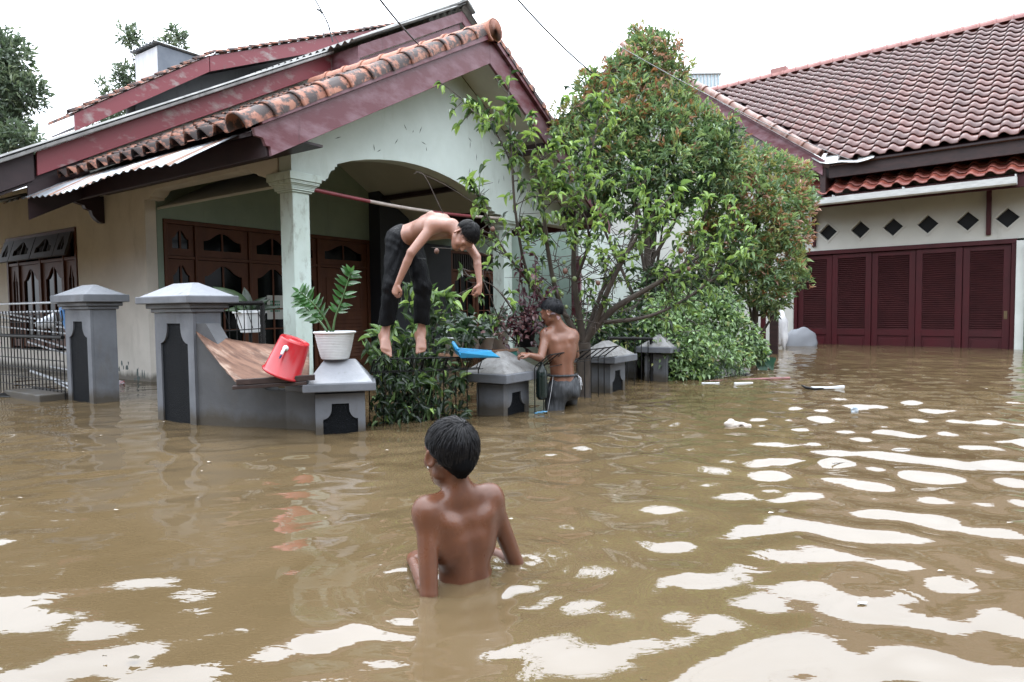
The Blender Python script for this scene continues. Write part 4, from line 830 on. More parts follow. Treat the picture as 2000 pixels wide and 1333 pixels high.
# red bucket ---------------------------------------------------------------------------------------
m_red = mat('red_plastic', (0.3600, 0.0084, 0.0143), (0.3024, 0.0070, 0.0117), rough=0.28, scale=3, spec=0.5, coat=0.15)
m_white = mat('white_plastic', (0.62, 0.64, 0.65), (0.52, 0.54, 0.55), rough=0.4, scale=8, dirt=(0.28, 0.26, 0.22), dscale=14, dstretch=(1, 1, 1), dlo=0.62, dhi=0.75, dfac=0.5)
m_blue = mat('blue_plastic', (0.008, 0.125, 0.33), (0.006, 0.10, 0.28), rough=0.3, scale=6)
bc, bt = P(550, 731, 5.00), P(577, 664, 4.99); ax = unit(bt - bc); L_ = np.linalg.norm(bt - bc)
T = Thing('red_bucket', bc, 'red plastic bucket with a white tap, upside down on the plywood', 'bucket')
T.part('shell', MB().lathe(bc, [(0.128, 0.0), (0.15, 0.0), (0.152, 0.012), (0.146, 0.02), (0.139, 0.022), (0.113, L_ - 0.012), (0.109, L_), (0.098, L_ + 0.001), (0.095, L_ - 0.006), (0.06, L_ - 0.006), (0.058, L_ - 0.003), (0.0005, L_ - 0.003)], 40, axis=ax), m_red)
tside = unit(P(552, 676, 4.8) - (bc * 0.30 + bt * 0.70)); tside = unit(tside - ax * (tside @ ax)); tp = bc * 0.22 + bt * 0.78 + tside * 0.112
tap = T.part('tap', MB().lathe(tp, [(0.0005, -.01), (0.022, 0.0), (0.022, 0.012), (0.012, 0.014), (0.012, 0.03), (0.0005, 0.031)], 14, axis=tside).tube([tp + tside * 0.025, tp + tside * 0.03 - ax * 0.02 + bn * .015, tp + tside * 0.03 - ax * 0.045 + bn * .02], 0.011, 8), m_white)
T.part('tap_lever', MB().box(lambda x, y, z: tp + tside * (0.03 + y) - ax * (0.05 + x) + bn * (0.02 + z), (0, 0.03), (-0.012, 0.02), (-0.018, 0.016)), m_blue, parent=tap, bevel=0.004)

# white pot with the zz plant ------------------------------------------------------------------------
m_soil = mat('soil', (0.025, 0.018, 0.013), rough=0.95, bump=0.5, bscale=90)
m_zz = mat('zz_leaf', (0.040, 0.115, 0.028), (0.028, 0.085, 0.022), rough=0.25, scale=9, spec=0.6, rnd=0.3, transl=(0.12, 0.30, 0.05))
m_zzs = mat('zz_stem', (0.085, 0.16, 0.060), (0.06, 0.11, 0.045), rough=0.4, scale=9)
pc = frA(0.150, 0.20, 0.568)
T = Thing('white_flower_pot', pc, 'white ribbed plastic pot standing on the short grey pillar', 'flower pot')
pr = [(0.0005, 0.0), (0.10, 0.0)]
for k in range(15):
    z = 0.008 + k * 0.0125; r = 0.105 + 0.05 * (z / 0.21) ** 0.8; pr += [(r, z), (r + 0.0022, z + 0.004), (r + 0.0022, z + 0.008), (r, z + 0.012)]
pr += [(0.158, 0.205), (0.166, 0.207), (0.168, 0.216), (0.163, 0.222), (0.152, 0.22), (0.148, 0.19)]
T.part('pot', MB().lathe(pc, pr, 40), m_white); T.part('soil', MB().lathe(pc, [(0.0005, 0.193), (0.10, 0.195), (0.149, 0.19)], 24), m_soil)
def leaf_mesh(name, L, wd, m, fold=0.25, droop=0.15, n=5, tipw=0.5):
    V = []; F = []
    for i in range(n + 1):
        t = i / n; w = wd * math.sin(math.pi * min(1, t ** tipw * 0.97 + 0.03)) ** 0.9 if 0 < i < n else wd * 0.04
        z = -droop * L * t * t; V += [(-w, t * L, z + w * fold), (0, t * L, z), (w, t * L, z + w * fold)]
    for i in range(n):
        o = 3 * i; F += [(o, o + 1, o + 4, o + 3), (o + 1, o + 2, o + 5, o + 4)]
    me = bpy.data.meshes.new(name); me.from_pydata(V, [], F); me.materials.append(m); me.polygons.foreach_set('use_smooth', [True] * len(F)); me.update(); return me
zl = leaf_mesh('leaf', 0.105, 0.021, m_zz, 0.2, 0.08, 6, 0.75)
ZP = Thing('zz_plant', pc + A3(0, 0, 0.195), 'glossy green plant with two upright rows of leaflets in the white pot', 'plant')
stems = [([(650, 651), (655, 620), (668, 585), (681, 545), (686, 532)], [5.24, 5.22, 5.2, 5.18, 5.16], 11), ([(647, 651), (636, 625), (618, 600), (598, 580), (584, 570)], [5.24, 5.2, 5.16, 5.13, 5.1], 11), ([(641, 651), (628, 632), (612, 615), (596, 600), (583, 588)], [5.26, 5.28, 5.3, 5.3, 5.3], 8)]
def curve_pts(pts, n):
    pts = [np.asarray(p, float) for p in pts]; k = len(pts) - 1; out = []
    for q in np.linspace(0, k, n):
        i = min(int(q), k - 1); f = q - i; p0, p1, p2, p3 = pts[max(i - 1, 0)], pts[i], pts[i + 1], pts[min(i + 2, k)]
        out.append(0.5 * ((2 * p1) + (-p0 + p2) * f + (2 * p0 - 5 * p1 + 4 * p2 - p3) * f * f + (-p0 + 3 * p1 - 3 * p2 + p3) * f ** 3))
    return out
for px_, ds, nl_ in stems:
    cp = curve_pts([P(x, y, d) for (x, y), d in zip(px_, ds)], 16)
    cp[0] = pc + A3(cp[0][0] - pc[0], 0, 0.19)
    st_ = ZP.part('stem', MB().tube(cp, [0.010 - 0.007 * k / 15 for k in range(16)], 7), m_zzs)
    for k in range(nl_):
        i = 4 + int(k * 11 / nl_); d = unit(cp[min(i + 1, 15)] - cp[i - 1]); side = unit(np.cross(d, A3(0.25, -1, 0.3)))
        for sg in (-1, 1):
            y = unit(side * sg + d * 0.55 + RNG.normal(size=3) * 0.14); z = unit(np.cross(np.cross(y, A3(-0.3 * sg, -0.7, 0.55)), y)); x = np.cross(y, z)
            s_ = 0.72 + 0.3 * math.sin(math.pi * min(1, (k + 1) / nl_)); M = frameM(cp[i] + (cp[min(i + 1, 15)] - cp[i]) * RNG.random(), x * s_, y * s_, z * s_); ZP.inst('leaf', zl, M, parent=st_)
    y = unit(cp[-1] - cp[-3]); z = unit(np.cross(np.cross(y, A3(0.3, -1, 0.2)), y)); ZP.inst('leaf', zl, frameM(cp[-1], np.cross(y, z) * .6, y * .6, z * .6), parent=st_)

# iron fence panels --------------------------------------------------------------------------------
def iron_fence(p0, p1, n, out, ztop, label, zb=-0.85, basket=True, group='black iron fence panels', off=0.09):
    p0, p1 = A3(p0[0], p0[1], 0), A3(p1[0], p1[1], 0); out = unit(A3(out[0], out[1], 0))
    T = Thing('iron_fence', (p0 + p1) / 2 + A3(0, 0, zb), label, 'fence', group)
    for k in range(n + 1):
        q = p0 + (p1 - p0) * k / n; jit = A3(RNG.normal() * .004, RNG.normal() * .004, 0)
        path = [q + A3(0, 0, zb) + jit, q + A3(0, 0, ztop - 0.13) + jit, q + out * 0.02 + A3(0, 0, ztop - 0.10), q + out * off * 0.8 + A3(0, 0, ztop - 0.02), q + out * off + A3(0, 0, ztop)] if basket else [q + A3(0, 0, zb), q + A3(0, 0, ztop)]
        T.part('bar', MB().tube(path, 0.0055, 6), m_iron)
    for dz, oo, rr in (((0, off, 0.007), (-0.105, 0.025, 0.006), (-0.11, off * 0.9, 0.004)) if basket else ((0, 0, 0.008), (-0.3, 0, 0.006))):
        T.part('rail', MB().tube([p0 + out * oo + A3(0, 0, ztop + dz) + A3(0, 0, 0.004 * math.sin(k)) + (p1 - p0) * k / 6 for k in range(7)], rr, 6), m_iron)
    if basket:
        for k in range(n + 1):
            q = p0 + (p1 - p0) * (k + 0.35) / (n + 0.7)
            T.part('brace', MB().tube([q + out * 0.03 + A3(0, 0, ztop - 0.105), q + out * off + A3(0, 0, ztop - 0.003)], 0.004, 5), m_iron)
    return T
oAB = (0.55, -0.83)
iron_fence(W(722, 832)[:2] + A3(.0, .05), (-0.30, 5.83), 9, oAB, 0.545, 'black iron basket fence in front of the leafy plant, between two pillars')
iron_fence((0.20, 5.98), (1.02, 7.28), 9, (0.82, -0.57), 0.54, 'black iron fence that the boy in striped shorts leans over', off=0.17)
# twisted rail behind the boy: between two pillars further right
T = Thing('twisted_rail', P(1228, 700, 8.2) * A3(1, 1, 0) + A3(0, 0, -0.85), 'black rope-twisted handrail with thin bars between pillar and bush', 'railing')
ra, rb_ = P(1188, 661, 7.75), P(1272, 662, 8.55)
def twist_bar(p, q, r, turns):
    b = MB(); n = max(8, int(turns * 4)); d = unit(q - p); x = unit(np.cross(d, (0.2, 0.1, 0.97))); y = np.cross(d, x)
    for ph in (0, 2.09, 4.19): b.tube([p + (q - p) * k / n + (x * math.cos(k * 1.57 + ph) + y * math.sin(k * 1.57 + ph)) * r * 0.55 for k in range(n + 1)], r * 0.62, 5)
    return b
T.part('top_rail', twist_bar(ra, rb_, 0.020, 14), m_iron)
for k in range(6):
    q = ra + (rb_ - ra) * (k + 0.5) / 6; T.part('bar', MB().tube([q - A3(0, 0, 0.02), q * A3(1, 1, 0) + A3(0, 0, -0.8)], 0.006, 5), m_iron)
T.part('post', twist_bar(rb_ * A3(1, 1, 0) + A3(0, 0, -0.8), rb_, 0.024, 20), m_iron)
KE = P(1243, 738, 8.9); pillar((KE[0], KE[1]), HU, HV, 0.30, 0.28, 0.42, 0.44, 0.50, 0.62, 0.07, 0.1, 0.30, m_pcap2, 'dark short pillar behind the rope-twisted handrail', mouldings=False, group=GP)
# rail in front of the porch window
T = Thing('porch_railing', P(480, 690, 6.6) * A3(1, 1, 0), 'black rope-twisted railing in front of the porch window', 'railing')
r0, r1 = P(425, 594, 6.2), P(512, 592, 6.75)
T.part('top_rail', twist_bar(r0, r1, 0.022, 12), m_iron); T.part('post', twist_bar(r1 * A3(1, 1, 0) + A3(0, 0, -0.8), r1, 0.026, 26), m_iron)
for k in range(6):
    q = r0 + (r1 - r0) * (k + 0.4) / 6; T.part('bar', MB().tube([q, q * A3(1, 1, 0) + A3(0, 0, -0.8)], 0.005, 5), m_iron)
for z in (-0.26, -0.5): T.part('rail', MB().tube([r0 + A3(0, 0, z), r1 + A3(0, 0, z)], 0.006, 5), m_iron)
for k in range(4):
    q = r0 + (r1 - r0) * (k + 0.4) / 4; T.part('brace', MB().tube([q - A3(0, 0, 0.02), q + (r1 - r0) * 0.16 - A3(0, 0, 0.25)], 0.004, 5), m_iron)

# sliding gate at the left and the drying rack behind it --------------------------------------------
g0 = A3(-4.93, 7.30, 0) - HU * 0.02
fg = lambda a, o, z: g0 + HV * a - HU * o + A3(0, 0, z)
T = Thing('iron_gate', fg(1.2, 0, -0.85), 'black iron gate with hooked bars left of the tall grey pillar', 'gate')
for k in range(26):
    a = 0.03 + k * 0.098
    T.part('bar', MB().tube([fg(a, 0, -0.8), fg(a, 0, 0.93), fg(a - 0.012, 0.01, 0.985), fg(a - 0.035, 0.015, 0.992), fg(a - 0.055, 0.02, 0.95), fg(a - 0.07, 0.02, 0.88)], 0.006, 6), m_iron)
for z, rr in ((0.695, 0.022), (0.54, 0.006), (0.43, 0.006), (0.32, 0.006), (0.205, 0.006), (0.10, 0.006), (0.86, 0.005)):
    T.part('rail', MB().tube([fg(0.0, 0.012, z), fg(2.7, 0.012, z)], rr, 8 if rr > .01 else 5), m_iron)
m_alu = mat('aluminium', (0.55, 0.57, 0.60), (0.45, 0.47, 0.50), rough=0.3, metal=0.3, scale=8)
T = Thing('drying_rack', fg(1.2, -0.4, 0.2), 'folded aluminium clothes drying rack with blue joints behind the iron gate', 'drying rack')
for a0, z0, a1, z1, o, r in ((0.05, 1.085, 2.4, 1.09, -0.12, 0.013), (0.05, 0.985, 2.4, 0.98, -0.12, 0.013), (0.05, 0.80, 2.6, 0.98, -0.25, 0.012), (0.05, 0.755, 2.6, 0.93, -0.22, 0.012), (0.05, 0.71, 2.6, 0.80, -0.2, 0.010), (0.05, 0.42, 1.7, 0.60, -0.25, 0.012), (0.05, 0.47, 1.7, 0.66, -0.3, 0.012), (0.05, 0.26, 1.2, 0.30, -0.3, 0.010), (0.05, 0.02, 0.8, 0.14, -0.2, 0.012), (0.05, 0.09, 1.5, 0.24, -0.2, 0.018)):
    T.part('tube', MB().tube([fg(a0, o, z0), fg(a1, o, z1)], r, 8), m_alu)
jt = MB(); J = lambda x, y, z: fg(0.26 - x, -0.06 + y, 1.02 - z)
jt.prism([J(*q) for q in ((0, 0, 0), (0.10, 0, -0.02), (0.24, 0, 0.30), (0.19, 0, 0.33), (0.02, 0, 0.07))], HU * 0.03); jt.prism([J(*q) for q in ((0.10, -0.035, 0.0), (0.20, -0.035, 0.03), (0.25, -0.035, 0.33), (0.20, -0.035, 0.34), (0.11, -0.035, 0.06))], HU * 0.02)
T.part('joint', jt, m_blue, bevel=0.004)
for k in range(5):
    c = fg(0.38 + k * 0.105, -0.05, 0.93 - 0.012 * k); T.part('clip', MB().ball(c - A3(0, 0, 0.05), 0.055, 10, sq=(0.6, 0.6, 1.7 - 0.15 * k)), m_alu)

# dustpan ----------------------------------------------------------------------------------------
m_cyan = mat('cyan_plastic', (0.010, 0.19, 0.36), (0.008, 0.16, 0.31), rough=0.3, scale=5, coat=0.1)
dpc = P(928, 694, 5.60); dx = unit(A3(0.93, 0.30, 0)); dy = unit(A3(-0.30, 0.93, 0))
fd = lambda x, y, z: dpc + (dx * x + dy * y + A3(0, 0, z - 0.02 * x + 0.15 * y)) * 0.92
T = Thing('blue_dustpan', dpc, 'bright blue plastic dustpan lying on top of the iron fence', 'dustpan')
b = MB(); th = 0.006
out = [(-0.165, -0.11), (0.20, -0.135), (0.20, 0.135), (-0.165, 0.11)]
b.prism([fd(x, y, 0.0) for x, y in out], (0, 0, th))
def rim(p, q, h0, h1, lean): 
    (x0, y0), (x1, y1) = p, q; n_ = unit(A3(y1 - y0, -(x1 - x0), 0))[:2]
    b.hexa([fd(x0, y0, th), fd(x1, y1, th), fd(x1 - n_[0] * th, y1 - n_[1] * th, th), fd(x0 - n_[0] * th, y0 - n_[1] * th, th), fd(x0 + n_[0] * lean, y0 + n_[1] * lean, h0), fd(x1 + n_[0] * lean, y1 + n_[1] * lean, h1), fd(x1 + n_[0] * (lean - th), y1 + n_[1] * (lean - th), h1), fd(x0 + n_[0] * (lean - th), y0 + n_[1] * (lean - th), h0)])
rim(out[0], out[1], 0.05, 0.012, 0.012); rim(out[2], out[3], 0.012, 0.05, 0.012); rim(out[3], out[0], 0.055, 0.055, 0.02)
T.part('pan', b, m_cyan, bevel=0.002, bseg=1)
T.part('handle', MB().tube([fd(-0.15, 0.03, 0.045), fd(-0.168, 0.06, 0.062), fd(-0.178, 0.09, 0.085), fd(-0.185, 0.11, 0.10)], [0.013, 0.017, 0.017, 0.012], 8), m_cyan)

# small stuff by the fence ----------------------------------------------------------------------------
m_black = mat('black_plastic', (0.0040, 0.0040, 0.0044), rough=0.4)
hb = P(1026, 678, 6.25)
T = Thing('hanging_pot', hb, 'black plastic pot hung on the fence in front of the white column', 'flower pot')
T.part('pot', MB().lathe(hb, [(0.0005, 0), (0.075, 0), (0.10, 0.155), (0.105, 0.155), (0.105, 0.17), (0.095, 0.17), (0.09, 0.13), (0.0005, 0.13)], 22), m_black)
bo = P(1058, 748, 6.05)
T = Thing('plastic_bottle', bo - A3(0, 0, 0.16), 'dark green ridged bottle hanging upside down on the fence', 'bottle')
T.part('body', MB().lathe(bo - A3(0, 0, 0.16), [(0.0005, 0.0), (0.03, 0.004), (0.052, 0.03)] + [(0.052 + 0.003 * (k % 2), 0.04 + 0.02 * k) for k in range(11)] + [(0.05, 0.27), (0.015, 0.33), (0.015, 0.36), (0.0005, 0.36)], 16), mat('bottle_green', (0.0048, 0.0120, 0.0100), rough=0.2))
# potted plants on the teal bench
m_teal = mat('teal_paint', (0.02, 0.20, 0.17), (0.015, 0.15, 0.13), rough=0.5); m_slab = mat('raw_plank', (0.22, 0.12, 0.07), (0.15, 0.08, 0.05), rough=0.7, scale=9)
bnc = P(950, 690, 7.15); fbn = lambda x, y, z: bnc + HU * x + HV * y + A3(0, 0, z)
T = Thing('teal_bench', fbn(0, 0, -0.9), 'small teal bench with pale pots standing on it', 'bench')
T.part('seat', MB().box(fbn, (-0.62, 0.45), (-0.12, 0.18), (0.0, 0.03)), m_slab, bevel=0.003); T.part('apron', MB().box(fbn, (-0.10, 0.44), (-0.10, -0.085), (-0.07, -0.001)), m_teal)
for x in (0.12, 0.40): T.part('leg', MB().box(fbn, (x, x + 0.04), (-0.11, -0.07), (-0.9, -0.071)), m_teal)
for k, (x, r, h) in enumerate(((-0.52, 0.11, 0.15), (-0.22, 0.085, 0.14), (0.02, 0.09, 0.13), (0.28, 0.12, 0.19))):
    c = fbn(x, 0.02, 0.031); T = Thing('white_pot', c, ['wide pale pot at the left end of the teal bench', 'small white pot second from the left on the teal bench', 'small white pot third from the left on the teal bench', 'tall white pot at the right end of the teal bench'][k], 'flower pot', 'pots on the teal bench')
    T.part('pot', MB().lathe(c, [(0.0005, 0), (r * 0.7, 0), (r, h), (r + .01, h), (r + .01, h + 0.015), (r - .008, h + .015), (r - .01, h * .8), (0.0005, h * .8)], 20), m_white)
wpc = P(489, 650, 6.95)
T = Thing('square_pot', wpc, 'white tapered pot behind the black railing, in front of the porch window', 'flower pot')
b = MB(); q = lambda r, z: [wpc + HU * x * r + HV * y * r + A3(0, 0, z) for x, y in ((-1, -1), (1, -1), (1, 1), (-1, 1))]
b.hexa(q(0.07, 0.0) + q(0.115, 0.22)); T.part('pot', b, m_white, bevel=0.006); T.part('pot_rim', MB().ring_wall(q(0.124, 0.205), q(0.108, 0.205), (0, 0, 0.03)), m_white)
stp = wpc * A3(1, 1, 0); T.part('stand', MB().tube([stp + A3(0, 0, -0.8), stp + A3(0, 0, wpc[2] - 0.005)], 0.02, 8), m_iron)
# plastic bag and sheet by the garage, wires
bagp = P(1527, 640, 14.9)
def blob(c, sx, sy, sz, seed, n=22, amp=0.25, fq=3.0):
    rg = np.random.default_rng(seed); ph = rg.random((6, 4)) * 6.28; kk = rg.normal(size=(6, 3)) * fq; V = []
    for i in range(n + 1):
        for j in range(n):
            th, a = math.pi * i / n, 2 * math.pi * j / n; d = A3(math.sin(th) * math.cos(a), math.sin(th) * math.sin(a), math.cos(th))
            r = 1 + amp * sum(math.sin(kk[q] @ d + ph[q, 0]) for q in range(6)) / 3
            V.append(c + d * r * A3(sx, sy, sz))
    return MB().add(V, [(i * n + j, i * n + (j + 1) % n, (i + 1) * n + (j + 1) % n, (i + 1) * n + j) for i in range(n) for j in range(n)], 0, True)
m_bag = mat('white_bag', (0.55, 0.55, 0.56), (0.42, 0.42, 0.44), rough=0.5, scale=6, bump=0.4, bscale=25)
solo('plastic_bag', blob(bagp, 0.13, 0.12, 0.42, 3), m_bag, 'crumpled white plastic bag hanging beside the garage door', 'bag', recalc=False)
sp = W(1552, 675) + A3(0, 0, 0.12)
solo('grey_tarp', blob(sp + A3(0.05, -0.25, -0.05), 0.36, 0.10, 0.36, 8, amp=0.10), mat('tarp_grey', (0.20, 0.21, 0.23), rough=0.5), 'grey rounded sheet poking out of the water by the garage door', 'sheet', recalc=False)
fpo = P(1503, 640, 13.2)
T = Thing('rough_post', fpo * A3(1, 1, 0) + A3(0, 0, -0.85), 'rough dark wooden post beside the white plastic bag', 'post')
for x, w_ in ((-0.16, 0.09), (0.02, 0.16)): T.part('plank', MB().box(lambda a, b_, c: fpo * A3(1, 1, 0) + GW * a + GN * b_ + A3(0, 0, c), (x, x + w_), (0, 0.06), (-0.8, 0.95)), m_beam if x > 0 else m_gdoor, bevel=0.004)
m_wire = mat('cable', (0.03, 0.035, 0.035), rough=0.6); m_wirel = mat('pale_cable', (0.30, 0.31, 0.32), rough=0.6)
def cable(p, q, r, sag, m, label, n=20):
    p, q = np.asarray(p), np.asarray(q); b = MB().tube([p + (q - p) * k / n - A3(0, 0, sag * 4 * k / n * (1 - k / n)) for k in range(n + 1)], r, 5, caps=False)
    solo('overhead_cable', b, m, label, 'cable', 'cables over the roofs', recalc=False)
cable(P(690, -70, 5.5), hp(3.3, 0.9, 4.95), 0.011, 0.05, m_wire, 'dark cable dropping to the tiled porch ridge')
cable(P(960, -60, 7.0), P(1200, 175, 10.6), 0.010, 0.10, m_wire, 'twisted dark cable running into the top of the red-tipped tree')
cable(P(1380, -60, 10), P(1640, 75, 19), 0.008, 0.2, m_wirel, 'thin pale cable high over the garage roof')
cable(P(1190, 80, 8.2), P(1660, 312, 14.0), 0.006, 0.10, m_wirel, 'thin pale cable crossing in front of the red-tipped tree')
an = P(640, 70, 13.0)
T = Thing('antenna', an, 'thin broken antenna mast above the rear roof', 'antenna')
for nm, pts, r in (('mast', [(650, 82), (640, 45), (628, 22), (613, -5)], 0.014), ('rod', [(632, 70), (630, 38), (624, 14)], 0.010), ('bracket', [(619, 18), (631, 26)], 0.02), ('stay', [(636, 40), (655, 74), (664, 88)], 0.006)):
    T.part(nm, MB().tube([P(x, y, 13.0) for x, y in pts], r, 5), m_wire)
fbx = lambda x, y, z: P(1375, 160, 42) + A3(x, y, z)
T = Thing('distant_building', fbx(0, 0, -2.5), 'pale striped building top far beyond the garage roof', 'building')
T.part('wall', MB().box(fbx, (-1.0, 1.0), (0, 3), (-2.5, 0.45)), m_white)
for k in range(9): T.part('fin', MB().box(fbx, (-0.9 + k * 0.22, -0.84 + k * 0.22), (-0.08, -0.003), (-1.2, 0.40)), mat('fin_blue', (0.35, 0.45, 0.5), rough=0.5))
T.part('parapet', MB().box(fbx, (-1.1, 1.1), (-0.15, 3.1), (0.455, 0.55)), m_white)

# flotsam --------------------------------------------------------------------------------------------
m_foam = mat('dirty_foam', (0.50, 0.45, 0.40), (0.33, 0.29, 0.25), rough=0.8, scale=14, bump=0.5)
fc = W(1437, 832); T = Thing('foam_lump', fc, 'dirty white crumpled foam lump floating near the middle right', 'rubbish')
T.part('lump', blob(fc + A3(-0.02, 0, 0.010), 0.058, 0.04, 0.034, 11, 18, 0.35, 4), m_foam, recalc=False); T.part('flap', blob(fc + A3(0.075, -0.01, 0.004), 0.045, 0.035, 0.02, 12, 14, 0.35), m_foam, recalc=False)
fc = W(1602, 760); fl = lambda x, y, z: fc + unit(A3(1, .05, 0)) * x + unit(A3(-.05, 1, 0)) * y + A3(0, 0, z)
T = Thing('white_strip', fc, 'white plastic strip with a black curled end floating before the garage', 'rubbish')
T.part('strip', MB().prism([fl(-0.12, -.03, 0.0), fl(0.27, -.03, 0.0), fl(0.275, -.03, 0.035), fl(0.1, -.03, 0.022), fl(-.1, -.03, 0.028)], (0, .05, 0)), m_white, bevel=0.004)
T.part('black_end', MB().tube([fl(-0.22, 0, 0.045), fl(-0.17, 0, 0.02), fl(-0.08, -.035, 0.005), fl(0.02, -.035, 0.012)], [0.008, 0.016, 0.014, 0.006], 7), m_black)
fc = W(1668, 806); solo('blue_wrapper', blob(fc + A3(0, 0, 0.012), 0.03, 0.025, 0.03, 15, 14, 0.4), mat('wrapper_blue', (0.12, 0.17, 0.22), (0.4, 0.42, 0.43), rough=0.35, scale=30), 'small crumpled blue wrapper floating on the open water at right', 'rubbish', recalc=False)
fc = W(1455, 742); d_ = unit(W(1535, 740) - W(1370, 743))
solo('floating_plank', MB().tube([fc + d_ * x + A3(0, 0, z) for x, z in ((-0.62, -0.006), (-0.2, -0.008), (0.2, 0.003), (0.6, 0.008))], [0.008, 0.015, 0.019, 0.022], 5), mat('pink_plank', (0.2160, 0.0900, 0.0840), (0.1320, 0.0540, 0.0510), rough=0.5, scale=9), 'long reddish plank floating in front of the pale bush', 'plank')
fc = W(1452, 750); solo('white_stick', MB().box(lambda x, y, z: fc + A3(x, y + x * .1, z), (-0.12, 0.12), (-0.02, 0.02), (-0.01, 0.018)), m_white, 'short white plastic piece floating below the reddish plank', 'rubbish', bevel=0.006)
fc = W(1386, 749); solo('white_sliver', MB().box(lambda x, y, z: fc + A3(x, y, z), (-0.10, 0.12), (-0.015, 0.015), (-0.01, 0.010)), m_white, 'thin white sliver floating by the foot of the bush', 'rubbish', bevel=0.004)
fc = W(1451, 734); solo('dark_debris', blob(fc + A3(0, 0, 0.012), 0.075, 0.04, 0.025, 19, 16, 0.5, 5), m_black, 'small black clump of debris floating beside the reddish plank', 'rubbish', recalc=False)
fc = W(1055, 808); b = MB()
for k in range(5): b.box(lambda x, y, z, k=k: fc + A3(-0.05 + k * .022 + x, (0.012 if k % 2 else -0.01) + y, z), (0, 0.026), (-0.018, 0.02), (0.004 + .003 * k, 0.010 + .003 * k))
solo('blue_packet', b, mat('packet_blue', (0.03, 0.22, 0.42), (0.25, 0.42, 0.55), rough=0.3, scale=25), 'torn light blue packet floating at the foot of the stained-cap pillar', 'rubbish')
fc = W(238, 752); solo('red_packet', blob(fc + A3(0, 0, 0.018), 0.035, 0.025, 0.03, 23, 12, 0.4), mat('packet_red', (0.30, 0.05, 0.05), (0.45, 0.42, 0.45), rough=0.4, scale=30, lo=.45, hi=.55), 'small red and white packet floating by the beige wall', 'rubbish', recalc=False)
fc = W(10, 775); T = Thing('black_sack', fc, 'dark sodden sack with a white scrap at the left edge', 'rubbish'); T.part('sack', blob(fc + A3(0, 0, .01), 0.14, 0.09, 0.04, 31, 16, 0.3), m_black, recalc=False); T.part('scrap', blob(fc + A3(0.10, -0.03, 0.01), 0.03, 0.02, 0.018, 32, 12, 0.3), m_white, recalc=False)
for k, (x, y) in enumerate(((1760, 880), (1925, 822), (1640, 906))):
    fc = W(x, y); a = (0.3, -0.25, 0.6)[k]; solo('twig', MB().tube([fc + A3(math.cos(a), math.sin(a) * .3, 0) * q + A3(0, 0, .006) for q in (-0.06, 0, 0.07)], 0.003, 5), mat('twig', (0.3, 0.27, 0.24), rough=0.7), ['thin dark twig floating among the white reflections', 'thin pale stick floating near the right edge', 'small brown twig floating in the open water'][k], 'twig', 'floating twigs')

rgd = np.random.default_rng(77); b = MB()
for k in range(260):
    x, y = rgd.uniform(-4.5, 6.5), 1.4 + 9.5 * rgd.random() ** 1.4; r = rgd.uniform(0.003, 0.011); a0 = rgd.uniform(0, 6.28); el = rgd.uniform(0.3, 1)
    b.add([(x + r * math.cos(a0 + q) * 1.6 - 0, y + r * el * math.sin(a0 + q), 0.012 + 0.002 * math.sin(q * 2)) for q in np.linspace(0, 6.28, 6, endpoint=False)], [(0, 1, 2, 3, 4, 5)], int(rgd.random() < 0.5))
solo('floating_specks', b, [mat('leaf_bits', (0.06, 0.045, 0.02), rough=0.8), m_foam], 'tiny bits of leaf and foam scattered over the flood water', 'specks', kind='stuff', recalc=False)
